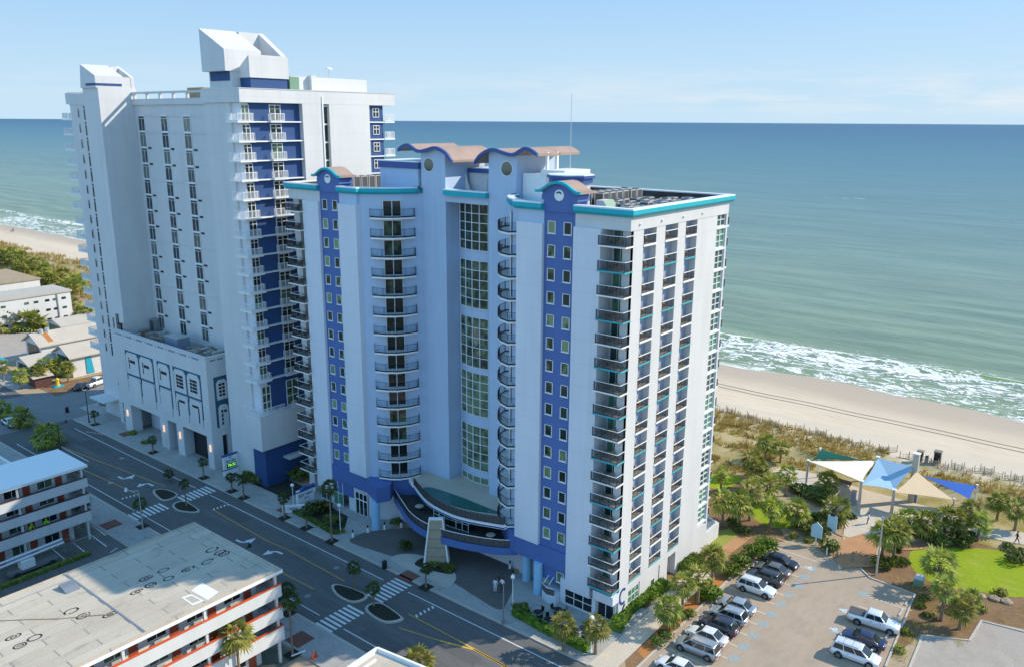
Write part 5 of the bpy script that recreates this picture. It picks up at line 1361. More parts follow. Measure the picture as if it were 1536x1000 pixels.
t = thing('flat_building', 'flat brown-roofed building behind the long white block', 'building', (70, 290, 0))
mb = MB(); mb.box(30, 108, 275, 300, 0, 8.4); mb.build('wall', 'stucco', t); mb = MB(); mb.box(29.7, 108.3, 274.7, 300.3, 8.4, 8.8); mb.build('roof', 'earth', t)
t = thing('flat_building', 'low building with a tan gravel roof near the dune trees', 'building', (70, 320, 0))
mb = MB(); mb.box(30, 106, 304, 335, 0, 8); mb.build('wall', 'stucco', t); mb = MB(); mb.box(29.7, 106.3, 303.7, 335.3, 8., 8.4); mb.build('roof', 'earth', t)
t = thing('flat_building', 'small white rooftop structure beyond the tan gravel roof', 'building', (72, 345, 0))
mb = MB(); mb.box(40, 88, 340, 352, 0, 8); mb.build('wall', 'white', t); mb = MB(); mb.box(39.8, 88.3, 339.8, 352.3, 8, 8.5); mb.build('roof', 'whitecap', t)

def gable(name, label, x0, x1, y0, y1, ze, zr_, wall='stucco', extra=None, ov=.7):
    """ridge along X"""
    t = thing(name, label, 'house', ((x0+x1)/2, (y0+y1)/2, 0)); ym = (y0+y1)/2
    mb = MB(); mb.extr([(y0, 0), (y1, 0), (y1, ze), (ym, zr_), (y0, ze)], x0, x1, 'x'); mb.build('wall', wall, t)
    sl = (zr_-ze)/(ym-y0); e = ze-ov*sl
    mb = MB(); mb.extr([(y0-ov, e), (ym, zr_), (ym, zr_+.25), (y0-ov, e+.25)], x0-ov, x1+ov, 'x'); mb.extr([(ym, zr_), (y1+ov, e), (y1+ov, e+.25), (ym, zr_+.25)], x0-ov, x1+ov, 'x'); mb.build('roof', 'metalroof', t)
    mb = MB(); mb.box(x0-.05, x0-.01, y0+1, y1-1, 1, ze-.3); mb.build('window', 'glassd', t)
    return t
h1 = gable('gabled_hall', 'gabled hall with a pale metal roof and rust streaks below two vents', 79.8, 97, 207.7, 216.3, 4.5, 6.6)
mb = MB(); mb.tube((81.8, 211.6, 6.2), (81.8, 211.6, 7.5), .5); mb.build('roof_vent', 'galv', h1); mb = MB(); mb.tube((83.2, 211.6, 6.2), (83.2, 211.6, 7.6), .5); mb.build('roof_vent', 'galv', h1)
mb = MB(); mb.extr([(208., 4.85), (211.4, 6.58), (211.4, 6.63), (208., 4.9)], 81.8, 83., 'x'); mb.build('rust_streak', 'redmulch', h1)
h2 = gable('gabled_hall', 'gabled hall with turquoise shutters facing the crossing', 79.4, 102, 191, 199, 4.8, 6.7, 'white')
mb = MB()
for x in (82.5, 86.2, 89.8): mb = MB(); mb.extr([(x, .3), (x+1.7, .3), (x+1.2, 4.6), (x, 4.6)], 190.85, 190.96, 'y'); mb.build('shutter', 'turq', h2)
h3 = gable('small_house', 'low wing with a shallow pale roof between the two gabled halls', 73, 83.5, 197, 205, 3.1, 4.4)
h4 = gable('far_house', 'grey-roofed house beyond the gabled halls', 94, 110, 229, 238, 3.2, 4.4)
t = thing('shed', 'small dark rusty pump house in front of the low wing', 'shed', (72, 192, 0))
mb = MB(); mb.box(70.5, 74., 189, 193, 0, 2.4); mb.build('wall', 'brownred', t); mb = MB(); mb.extr([(188.5, 2.3), (193.5, 2.3), (191, 3.1)], 70., 74.4, 'x'); mb.build('roof', 'metalroof', t)
t = thing('ticket_booth', 'pale turquoise flat-roofed booth beside the far street', 'booth', (69.5, 214, 0))
mb = MB(); mb.box(66.9+.8, 71.5, 207, 213, 0, 2.6); mb.build('wall', 'white', t); mb = MB(); mb.box(67.2, 72, 206.5, 213.5, 2.6, 2.9); mb.build('roof', 'turq', t)
sheet('car_park', [(71, 216), (100, 216), (104, 246), (71, 246)], .01, 'gravel')
sheet('playground', [(71, 180.5), (90, 182), (90, 188.5), (71, 190)], .012, 'mulch')

# ================================================================ VEGETATION
def crown_mesh(name, mat, seed, nf=34, r=1.0, droop=.55, fan=8):
    nf = int(nf*.78)
    rg = random.Random(seed); mb = MB()
    for i in range(nf):
        az = i*2.39996+rg.uniform(-.25, .25); el = R(78)-R(125)*((i+.5)/nf)**.9+rg.uniform(-.15, .15)
        pl_ = r*rg.uniform(.6, .95); d = Vector((math.cos(az)*math.cos(el), math.sin(az)*math.cos(el), math.sin(el)))
        p = d*pl_+Vector((0, 0, -.12*pl_*pl_)); side = Vector((-math.sin(az), math.cos(az), 0)); up = side.cross(d)*-1
        mb.tube((0, 0, 0), p, .03*r, .015*r, 3, caps=False)
        fl = r*rg.uniform(.8, 1.15); tw = rg.uniform(-.5, .5); side = side*math.cos(tw)+up*math.sin(tw)
        for k in range(fan):
            t = -1+2*k/(fan-1); a = t*1.35
            dd = (d*math.cos(a)+side*math.sin(a)).normalized()
            tip = p+dd*fl*(1-.25*abs(t))+Vector((0, 0, -droop*fl*(.35+.4*abs(t))*rg.uniform(.6, 1.3)))
            w_ = side*math.cos(a)-d*math.sin(a); md = p+dd*fl*.5+Vector((0, 0, -.05*fl))
            mb.face([p, md+w_*.1*r, tip, md-w_*.1*r])
    for i in range(9):                                     # old hanging fronds under the crown
        az = rg.uniform(0, 2*PI); p = Vector((math.cos(az)*.32*r, math.sin(az)*.32*r, -.1*r)); sd = Vector((-math.sin(az), math.cos(az), 0))
        for k in (-1, 0, 1): mb.face([p, p+sd*(.14*k+.06)*r+Vector((0, 0, -.4*r)), p+sd*.3*k*r+Vector((math.cos(az)*.1, math.sin(az)*.1, -.85*r)), p+sd*(.14*k-.06)*r+Vector((0, 0, -.4*r))], 1)
    me = MB.build(mb, name, [mat, 'trunk']); return me
def trunk_mesh(name, seed):
    rg = random.Random(seed); mb = MB(); n = 7; pts = []
    bx, by = rg.uniform(-.03, .03), rg.uniform(-.03, .03)
    for k in range(n): t = k/(n-1); pts.append((bx*math.sin(t*2.5), by*math.sin(t*3), t))
    for k in range(n-1):
        r0 = .5-.12*(k/(n-1))+(.12 if k == 0 else 0); r1 = .5-.12*((k+1)/(n-1))
        mb.tube(pts[k], pts[k+1], r0, r1, 8)
    return mb.build(name, 'trunk', smooth=True)
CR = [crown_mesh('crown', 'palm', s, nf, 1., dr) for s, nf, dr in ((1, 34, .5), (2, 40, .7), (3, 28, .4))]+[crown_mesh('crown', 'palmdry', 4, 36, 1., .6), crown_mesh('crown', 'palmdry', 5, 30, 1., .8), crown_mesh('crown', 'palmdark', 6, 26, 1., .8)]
TR = [trunk_mesh('trunk', s) for s in (1, 2, 3)]
for o in CR+TR: C.objects.unlink(o)
npalm = [0]
def palm(x, y, h, label, r=1.7, group=None, kind=None, tr=.2, z=0.):
    """h is the height of the middle of the crown"""
    i = npalm[0]; npalm[0] += 1
    h = max(1.2, h)
    t = thing('palm_tree', label, 'palm tree', (x, y, z), (i*1.7) % 6.28, group)
    a = D.objects.new('trunk', TR[i % 3].data); C.objects.link(a); a.parent = t; a.scale = (tr*2, tr*2, max(.3, h-.25*r)-.0)
    k = CR[i % 3 if kind is None else kind]; c = D.objects.new('crown', k.data); C.objects.link(c); c.parent = t; c.location = (0, 0, max(.3, h-.25*r)); rr = r*.62; rr *= 1.1; c.scale = (rr, rr, rr*.95)
    return t
GP = 'palms in the beach garden'
for a in (
 (116.71,50.4,3.55, 'palm at the left end of the dune strip, nearest the front tower', 1.5), (132.62,49.64,4.31, 'left of two palms in the dune grass behind the garden', 1.9),
 (133.75,47.35,3.2, 'right of two palms in the dune grass behind the garden', 1.7), (125.06,48.72,3.79, 'bushy palm at the dune edge left of the twin dune palms', 2.1, 3),
 (121.39,46.26,4.15, 'palm standing over the sandy path behind the curved lawn', 1.9), (121.84,41.83,4.2, 'slim palm at the right end of the palm row by the lawn', 1.8),
 (107.13,43.22,4.53, 'yellowish palm second from the tower beside the mulch bed', 2.2, 3), (105.65,45.02,4.85, 'yellowish palm closest to the tower corner', 2.1, 3),
 (110.19,42.79,5.55, 'tall yellow-green palm at the left tip of the curved lawn', 2.3, 4), (109.9,39.52,3.8, 'palm on the near edge of the curved lawn, left of its middle', 1.9),
 (112.44,36.73,3.17, 'round-headed palm on the near edge of the curved lawn, right of its middle', 2.2), (118.08,43.03,3.47, 'dark green palm behind the curved lawn', 2.3),
 (117.79,32.83,2.79, 'full palm at the right tip of the curved lawn', 2.3), (127.49,37.26,2.41, 'palm beneath the white shade sail', 2.0),
 (112.16,23.15,4.95, 'tall palm at the near corner of the palm grove', 2.2, 3), (110.75,24.31,4.55, 'palm leaning over the terracotta path at the edge of the grove', 2.2, 3),
 (121.17,21.3,3.01, 'palm in the left part of the grove below the peach sail', 2.2), (123.57,19.29,3.33, 'palm in the middle of the grove below the peach sail', 2.2),
 (123.42,17.62,3.51, 'palm in the right part of the grove below the blue sail', 2.0), (128.72,17.18,3.29, 'pale-trunked palm behind the grove by the blue sail post', 1.7),
 (124.63,15.22,3.5, 'grove palm whose trunk leans beside the sandy path', 2.0), (120.6,23.56,2.62, 'dark palm at the left rear of the grove', 2.2),
 (133.55,14.26,3.66, 'left of two dune palms at the right edge of the view', 1.8), (131.65,11.65,3.79, 'right of two dune palms at the right edge of the view', 2.0),
 (107.28,16.76,4.21, 'large round-headed palm alone on the bright lawn', 2.5), (100.16,14.68,4.77, 'palm in the mulch between the bright lawn and the gravel lot', 1.7),
 (99.63,12.58,3.32, 'palm at the point of the mulch bed above the gravel lot', 1.7, 3), (105.02,12.69,1.73, 'short shrubby palm at the edge of the bright lawn', 1.5),
): palm(*a[:5], group=GP, kind=a[5] if len(a) > 5 else None)
for a in (
 (89.85,39.12,4.68, 'palm nearest the service ramp in the row along the parked cars', 1.8), (85.12,38.7,4.27, 'second palm in the row along the parked cars, above the clipped hedge', 1.7),
 (82.12,39.22,4.46, 'third palm in the row along the parked cars', 1.7), (77.82,38.94,3.47, 'nearest palm in the row along the parked cars', 1.8),
 (66.98,45.91,3.85, 'left of two bright palms at the patio hedge', 1.6, 3), (68.82,42.89,4, 'right of two bright palms at the patio hedge', 1.6, 3),
): palm(*a[:5], group='palms beside the parking lot', kind=a[5] if len(a) > 5 else None)
palm(53.94,55.56,2.35, 'bright palm at the bottom edge beside the low roof', 1.9, None, 3)
for a in (
 (66.75,66.93,3.08, 'thin palm in a pavement pit before the stone pylon', .9), (59.68,68.77,2.89, 'small palm on the near traffic island before the hotel court', 1.0),
 (60.77,73.53,3.44, 'small palm on the far traffic island before the hotel court', 1.0), (52.31,75.59,3.73, 'small palm behind the tall one at the motel corner', 1.1),
 (47.68,68.68,7.24, 'tall thin palm at the corner of the flat-roofed motel', 1.3), (52.52,109.94,4.08, 'palm on the pavement beside the street light and near crosswalk', 1.1),
 (67.5,118.39,3.17, 'street palm in a pit before the garage opening', .9), (67.62,110.61,2.74, 'street palm beside the lit sign', .9), (67.27,106.85,3.58, 'taller street palm just right of the lit sign', 1.1),
 (67.83,134.97,2.76, 'street palm before the third garage pillar', .9), (68.02,156.75,2.58, 'street palm at the far corner of the white tower', .9),
 (63.22,121.54,1.87, 'small palm on the far island at the distant crosswalk', .9), (60.02,110.96,4.16, 'small palm on the near island at the distant crosswalk', .9),
 (47.13,116.53,4.8, 'palm in front of the white-roofed motel', 1.5), (67.13,96.38,3.64, 'left street palm by the white hotel sign', 1.0),
 (67.22,91.34,3.14, 'street palm in the pit in front of the white hotel sign', 1.1), (66.97,85.42,8.66, 'tall palm beside the white hotel sign and globe lamp', 1.3),
 (76.9,117.4,2.21, 'dark palm in the planting bed against the white tower', 1.0), (74.81,111.6,1.43, 'low palm in the planting bed beside the navy wall', 1.1),
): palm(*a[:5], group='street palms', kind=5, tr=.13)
for x, y, h, l, r in ((26.5, 64.5, 6.9, 'green palm in front of the sunlit motel walkways, right one', 1.75), (22.5, 64., 4.3, 'lower palm in front of the sunlit motel walkways, left one', 1.6)):
    p = ((40.55,69.34,3) if h > 5 else (35.27,72.96,4.3)); palm(p[0]+(.2 if h > 5 else 0), p[1]-1.2, h, l, r, None, 3, .17)
for a in ((68.15,199.76,4.04, 'bright palm at the left edge by the far street', 1.8), (68.19,190.71,3.93, 'palm with an orange planter below it beside the far street', 1.9),
 (71.89,190.69,3.99, 'left palm of the cluster by the small rusty shed', 2.0), (74.28,192.37,4.66, 'tall palm of the cluster by the small rusty shed', 2.0), (77.3,188.73,3.74, 'palm at the gable of the hall with turquoise shutters', 2.),
 (77.04,193.76,3.63, 'palm behind the cluster by the small rusty shed', 2.2), (101.66,252.2,4.78, 'palm casting its shadow on the long white block', 2.8), (107.07,251.08,4.85, 'palm at the right end of the long white block', 2.5),
 (87.9,248.69,3.04, 'bushy palm before the left part of the long white block', 4.0), (92.65,245.4,3.06, 'broad bushy palm before the middle of the long white block', 4.6), (93.6,244.27,2.68, 'yellowish palm merging with the broad bushy one', 3.0),
 (102.83,235.67,5, 'palm half hidden behind the white tower edge', 3.2)): palm(*a, group='palms up the coast')
rg = random.Random(5)
for i, (px, py, l) in enumerate(((131.1,364.47)+('far palm at the left edge of the dune thicket',), (131.84,358.74)+('second far palm from the left in the dune thicket',), (132.11,351.31)+('third far palm from the left in the dune thicket',), (129.56,338.35)+('far palm in the dune thicket behind the small white structure',),
     (128.07,327.19)+('far palm in the middle of the dune thicket',), (125.52,313.91)+('far palm left of the white post in the dune thicket',), (123.13,301.47)+('far palm just right of the white post in the dune thicket',), (125.84,302.01)+('low far palm on the seaward side of the dune thicket',), (122.04,288.43)+('far palm above the end of the long white block',), (125.32,289.83)+('far palm standing clear by the boardwalk',),
     (117.29,274.08)+('far palm behind the end of the long white block',), (121.57,278.78)+('far palm beside the white tower edge',), (124.38,333.62)+('low far palm beside the tan gravel roof',), (120.33,304.77)+('low far palm at the landward edge of the thicket',))):
    palm(px, py, rg.uniform(3.6, 6.), l, rg.uniform(2.8, 4.), 'far palms along the dunes', 3 if i % 3 == 0 else None)

def bush_mesh(name, mat, seed, n=420, leaf=.13):
    rg = random.Random(seed); mb = MB(); lobes = [(rg.uniform(-.45, .45), rg.uniform(-.45, .45), rg.uniform(.3, .62), rg.uniform(.4, .62)) for _ in range(6)]
    for i in range(n):
        l = rg.choice(lobes); z = rg.uniform(-.6, 1); a = rg.uniform(0, 2*PI); q = math.sqrt(max(0, 1-z*z)); rr = l[3]*rg.uniform(.75, 1.08)
        c = Vector((l[0]+rr*q*math.cos(a), l[1]+rr*q*math.sin(a), max(.02, l[2]+rr*z*.8)))
        u = Vector((rg.gauss(0, 1), rg.gauss(0, 1), rg.gauss(0, 1))).normalized(); v = u.orthogonal().normalized(); s = leaf*rg.uniform(.7, 1.5)
        mb.face([c-u*s, c+v*s*.6, c+u*s, c-v*s*.6])
    o = mb.build(name, mat); C.objects.unlink(o); return o
BS = [bush_mesh('shrub', 'shrub', 1), bush_mesh('shrub', 'shrub', 2), bush_mesh('shrub', 'hedge', 3, 520, .11), bush_mesh('shrub', 'palmdry', 4, 300, .16)]
def shrub(x, y, sx, sz, label, k=0, group=None, sy=None):
    o = D.objects.new('shrub', BS[k].data); C.objects.link(o); o.location = (x, y, 0); o.scale = (sx, sy or sx, sz); o.rotation_euler.z = (x*7.3+y*3.1) % 6.28
    tag(o, label, 'shrub', group)
GL = 'clipped shrubs along the parked cars'
for i, (p, s, h, l, k) in enumerate((((93.92,38.45), 1.7, 1.5, 'rounded bright shrub behind the white wagon', 2), ((97.14,38.49), 1.7, 1.5, 'shrub beside the dark wagon at the bed edge', 2), ((100.17,37.83), 1.9, 1.9, 'large bright shrub behind the grey sedan', 2), ((103.55,37.72), 1.8, 1.7, 'bright shrub at the far head of the parking row', 2),
    ((87.75,38.29), 1.9, 1.3, 'wide bright shrub before the empty bays', 2), ((86.55,38.34), 1.4, 1.1, 'lower shrub touching the wide bright one', 2), ((81.9,38.4), 1.0, .9, 'small shrub on pine straw before the silver sedan', 0), ((78.95,38.6), .9, .9, 'small shrub on pine straw before the white sedan', 0), ((76.57,38.43), 1.0, 1.0, 'small shrub on pine straw before the silver minivan', 0), ((74.81,38.41), 1.0, 1.0, 'small shrub at the near end of the pine straw', 0))):
    shrub(*p, s, h, l, k, GL)
for i, (p, s, h, l, k) in enumerate((((124.43,39.06), 2.6, 1.7, 'large dark shrub left of the white sail post', 0), ((122.96,37.08), 2.4, 1.6, 'dark shrub behind the palm at the lawn tip', 0), ((124.25,40.81), 1.7, 1.2, 'dark shrub behind the right lawn palms', 1), ((112.14,33.9), 2.3, 1.7, 'dense shrub behind the blue gabled sign', 0), ((112.78,35.68), 1.7, 1.3, 'shrub left of the blue gabled sign', 1), ((115.78,32.65), 2.1, 1.6, 'dense shrub above the blue panel sign', 0), ((108.43,30.86), 1.8, 1.5, 'rounded shrub below the blue panel sign', 0), ((116.33,34.29), 1.9, 1.5, 'dark shrub between the lawn and the blue signs', 1),
    ((108.41,23.33), 1.8, 1.4, 'rounded shrub at the kerb below the grove', 0), ((110.86,21.97), 1.3, 1.1, 'small shrub at the kerb right of the rounded one', 1), ((121.92,17.32), 2.1, 1.5, 'dark shrub at the upper edge of the bright lawn', 0), ((123.58,16.2), 1.7, 1.4, 'dark shrub under the leaning grove palm', 0), ((120.71,19.72), 2.0, 1.3, 'low dark shrub at the left top of the bright lawn', 1), ((125,11.48), 1.2, .8, 'small round shrub by the sandy path', 1), ((122.16,9.78), 2.2, 1.7, 'tall shrub at the right edge of the lawn', 1), ((120.5,31.56), 1.1, .9, 'shrub at the foot of the white sail post', 1),
    ((121.82,22.07), 1.4, .9, 'low shrub deep in the palm grove', 1), ((115.16,23.5), 1.4, .9, 'low shrub at the left foot of the grove', 1), ((104.33,37.94), 1.1, .8, 'low shrub by the mulch path', 0), ((107.68,44.18), 1.6, .9, 'low shrub at the tower corner', 1), ((106.15,42.17), 1.2, .8, 'low spiky shrub near the service ramp', 1), ((105.47,11.47), 1., .6, 'tan grass clump at the lawn edge', 3), ((111.2,10.25), 1.1, .6, 'tan grass clump beside the lawn edge boulders', 3), ((103.47,17.36), 1.0, .8, 'spiky green plant by the wheel stops', 1), ((101.58,17.37), .8, .7, 'spiky plant at the lot corner', 1), ((100,15.96), .9, .6, 'low plant in the mulch by the gravel lot', 1), ((94.8,17.05), .8, .6, 'yellow-green grass clump by the pickup', 3), ((90.88,16.91), .8, .6, 'yellow-green grass clump by the navy sedan', 3), ((109.08,35.77), .9, .7, 'dry low shrub in the mulch bed', 3), ((109.42,33.51), .9, .6, 'dry low shrub before the blue gabled sign', 3))):
    shrub(*p, s, h, l, k, 'garden shrubs')
for i, (p, s, h, l, k) in enumerate((((71.71,70.17), 1.5, 1.0, 'dark shrub at the foot of the stone pylon', 0), ((71.61,75.62), 1.1, 1.5, 'dark rounded tree-like shrub left of the stone pylon', 0), ((71.35,67.66), 1.3, 1.0, 'dark shrub right of the stone pylon base', 0), ((76.22,82.29), .9, 1.1, 'potted shrub beside the entrance terrace', 1), ((72.12,112.35), 2.2, 1.7, 'dark shrub mass at the foot of the white tower', 0), ((72.67,110.03), 1.9, 1.5, 'dark shrub beside the navy wall', 0), ((78.3,107.34), 3.2, 1.9, 'broad dark shrub between the two towers', 0), ((78.08,110.62), 2.6, 1.6, 'dark shrub under the entry canopy', 1), ((71.55,94.06), 2.4, 1.5, 'dark shrub behind the white hotel sign', 0), ((70.99,90), 1.7, 1., 'low dark shrub by the globe lamp', 0), ((69.19,140.24), .9, .6, 'yellowish shrub beside the garage entrance', 3), ((69.82,146.25), .9, .9, 'pale shrub at the garage pillar', 3), ((75.23,167), 1.4, .9, 'dark shrub under the side canopy', 0))):
    shrub(*p, s, h, l, k, 'shrubs along the hotel fronts')
for i, (p, s, l) in enumerate((((58.82,166.19), 1.6, 'dark round street tree beyond the pale boundary wall'), ((57.7,152.67), 1.9, 'dark round street tree beside the white motel roof'), ((58.05,174.06), 1.5, 'dark street tree by the parked white car'))):
    t = thing('street_tree', l, 'tree', (*p, 0), i, 'dark trees by the boundary wall')
    a = D.objects.new('trunk', TR[i].data); C.objects.link(a); a.parent = t; a.scale = (.3, .3, 2.2)
    c = D.objects.new('crown', CR[1].data); C.objects.link(c); c.parent = t; c.location = (0, 0, 2.2); c.scale = (s, s, s)
def hedge(label, P, wd, h, seed=1, ks='hedge'):
    rg = random.Random(seed); mb = MB()
    for (x0, y0), (x1, y1) in zip(P, P[1:]):
        l = math.hypot(x1-x0, y1-y0); nx, ny = -(y1-y0)/l, (x1-x0)/l
        mb.prism([(x0+nx*wd*.42, y0+ny*wd*.42), (x1+nx*wd*.42, y1+ny*wd*.42), (x1-nx*wd*.42, y1-ny*wd*.42), (x0-nx*wd*.42, y0-ny*wd*.42)], 0, h*.88)
        for i in range(int(l*150*wd)):
            t = rg.uniform(-.02, 1.02); f = rg.random(); 
            if f < .5: o, z = rg.uniform(-.5, .5)*wd, h*rg.uniform(.84, 1.06)
            else: o, z = rg.choice((-.48, .48))*wd*rg.uniform(.85, 1.1), rg.uniform(.05, h)
            c = Vector((x0+(x1-x0)*t+nx*o, y0+(y1-y0)*t+ny*o, z)); u = Vector((rg.gauss(0, 1), rg.gauss(0, 1), rg.gauss(0, 1))).normalized(); v = u.orthogonal().normalized(); s = .13*rg.uniform(.6, 1.4)
            mb.face([c-u*s, c+v*s*.6, c+u*s, c-v*s*.6])
    o = mb.build('hedge', ks); tag(o, label, 'hedge')
hedge('clipped hedge along the sunlit south wall of the front tower', [(73.67,43.41), (78.67,44.35), (84.08,43.74), (86.01,43.58)], 1.5, 1.2, 1)
hedge('short clipped hedge beside the service door', [(90.42,43.25), (94.44,43.16)], 1.7, 1.3, 2)
hedge('dark hedge bordering the cafe patio in shade', [(69.12,54.73), (70.61,53.57)], 1.6, 1.0, 3, 'shrub')
hedge('narrow hedge running along the patio to the bright palms', [(69.22,54.61), (68.72,49.49), (68.71,43.79)], 1.1, .9, 4)
hedge('low dark hedge edging the lawn of the white hotel sign', [(69.21,96.92), (69,92.09), (68.47,86.96), (69.88,86.17)], .7, .6, 5, 'shrub')
# planting bed by the white tower, lawn by the sign
sheet('planting_bed', [(71.2, 101.6), (75.8, 101.6), (75.8, 119), (71.2, 117)], .14, 'soil')
sheet('planting_bed', [(69.34,96.77), (68.6,87.11), (69.95,86.4), (73.33,89.49), (73.9,95.09), (72.18,99.02)], .142, 'soil')
sheet('planting_bed', curve([(69.9,72.11), (71.68,72.13), (71.89,69.13), (72.02,67.1), (70.95,66.58), (70.01,68.78), (69.62,70.84)], 4), .21, 'soil')
tp = MB()
for a in ((66.75,66.93), (52.31,75.59), (47.68,68.68), (67.5,118.39), (67.48,110.4), (67.27,106.85), (67.83,134.97), (68.02,156.75), (67.13,96.38), (67.22,91.34), (66.97,85.42), (52.52,109.94)):
    tp.face([(a[0]+i, a[1]+j, .14) for i, j in ((-.75, -.75), (.75, -.75), (.75, .75), (-.75, .75))])
struct(tp, 'tree_pits', 'soil')

# dune grass (nobody could count it)
def inside(P, x, y):
    c = False
    for (x0, y0), (x1, y1) in zip(P, P[1:]+P[:1]):
        if (y0 > y) != (y1 > y) and x < (x1-x0)*(y-y0)/(y1-y0)+x0: c = not c
    return c
rg = random.Random(11); mb = MB()
def tuft(x, y, z, h, n=6):
    for k in range(n):
        a = rg.uniform(0, 2*PI); l = rg.uniform(.25, .6)*h; w_ = rg.uniform(.05, .1)*h; px, py = -math.sin(a)*w_, math.cos(a)*w_
        bx, by = x+rg.uniform(-.3, .3), y+rg.uniform(-.3, .3); tx, ty = bx+math.cos(a)*l, by+math.sin(a)*l; hz_ = h*rg.uniform(.6, 1.1)
        mb.face([(bx+px, by+py, z), (bx-px, by-py, z), (tx, ty, z+hz_)])
for i in range(9000):
    x, y = rg.uniform(125, 152), rg.uniform(-8, 92)
    d = noise.noise(Vector((x*.12, y*.09, 1.)))
    path = abs(x-(138.5-.045*(y-30)+1.2*math.sin(y*.15)))
    if inside(plz, x, y) or path < 1.0 or (x > 146 and y < 34 and rg.random() < .86) or (x < 134+3*math.sin(y*.2) and y < 42) or d < -.28 and rg.random() < .8: continue
    if y < 34 and x < 137: continue
    tuft(x, y, dune_h(x, y)-.05, rg.uniform(.5, 1.05))
for i in range(9000):
    x, y = rg.uniform(121, 156), rg.uniform(240, 620)
    if abs(x-143) < 1.6 or noise.noise(Vector((x*.08, y*.05, 3.))) < -.35: continue
    tuft(x, y, dune_h(x, y)-.05, rg.uniform(.9, 1.9), 5)
stuff(mb.build('dune_grass', 'dunegrass'))
mb = MB()
for i in range(5000):
    x, y = rg.uniform(104, 126), rg.uniform(300, 560)
    tuft(x, y, 0, rg.uniform(.8, 2.2), 6)
stuff(mb.build('dune_thicket', 'palmdry'))
mb = MB()
for i in range(2600):
    c = rg.random()
    if c < .5: x, y = rg.uniform(88.5, 104.5), rg.uniform(11.5, 17.2); 
    elif c < .75: x, y = rg.uniform(104.6, 110), rg.uniform(5, 24)
    else: x, y = rg.uniform(98, 110), rg.uniform(39, 46)
    if noise.noise(Vector((x*.4, y*.4, 5.))) < .12 or (x < 95.5 and y < 15.8): continue
    tuft(x, y, 0, rg.uniform(.15, .4), 4)
stuff(mb.build('bed_grass', 'dunegrass'))
# sand fences zigzag along the seaward edge of the dunes
def fence(x0, y0, x1, y1, label='slatted sand fence section on the seaward dune edge'):
    mb = MB(); l = math.hypot(x1-x0, y1-y0); n = int(l/.2)
    for i in range(n+1):
        t = i/n; x, y = x0+(x1-x0)*t, y0+(y1-y0)*t; z = dune_h(x, y)
        if rg.random() < .1: continue
        mb.box(x-.022, x+.022, y-.022, y+.022, z-.1, z+rg.uniform(.75, 1.0))
    for zz in (.3, .8): mb.tube((x0, y0, dune_h(x0, y0)+zz), (x1, y1, dune_h(x1, y1)+zz), .03, n=4)
    for t in (0, .5, 1): x, y = x0+(x1-x0)*t, y0+(y1-y0)*t; mb.box(x-.055, x+.055, y-.055, y+.055, 0, dune_h(x, y)+1.35)
    tag(mb.build('sand_fence', 'fencewood'), label, 'fence', 'sand fences along the dunes')
y = 70.
while y > -4:
    x = 149.6+.8*math.sin(y*.4); fence(x, y, x+1.8, y-2.6)
    if rg.random() < .8: fence(x+1.9, y-.6, x-.4, y-4.2)
    y -= rg.uniform(3.4, 5.)

# ================================================================ VEHICLES
WHm = []
def wheel_mesh():
    mb = MB(); n = 18; w_ = .11
    for (r0, y0, r1, y1) in ((.335, -w_, .335, w_), (.335, w_, .2, w_), (.335, -w_, .2, -w_)):
        v = [(r0*math.cos(2*PI*i/n), y0, r0*math.sin(2*PI*i/n)) for i in range(n)]+[(r1*math.cos(2*PI*i/n), y1, r1*math.sin(2*PI*i/n)) for i in range(n)]
        mb.poly(v, [(i, (i+1) % n, n+(i+1) % n, n+i) for i in range(n)])
    t = mb.build('tyre', 'tyre'); mb = MB()
    for s in (-1, 1):
        mb.tube((0, s*.085, 0), (0, s*.1, 0), .21, n=14, m=1)
        for k in range(5): a = 2*PI*k/5; mb.tube((0, s*.108, 0), (.19*math.cos(a), s*.108, .19*math.sin(a)), .035, n=4, m=0)
        mb.tube((0, s*.1, 0), (0, s*.118, 0), .06, n=8, m=0)
        for k in range(14): a, b = 2*PI*k/14, 2*PI*(k+1)/14; mb.tube((.2*math.cos(a), s*.105, .2*math.sin(a)), (.2*math.cos(b), s*.105, .2*math.sin(b)), .022, n=4, m=0)
    r = mb.build('rim', ['rim', 'acdark']); C.objects.unlink(t); C.objects.unlink(r); return t.data, r.data
TYM, RIM = wheel_mesh()
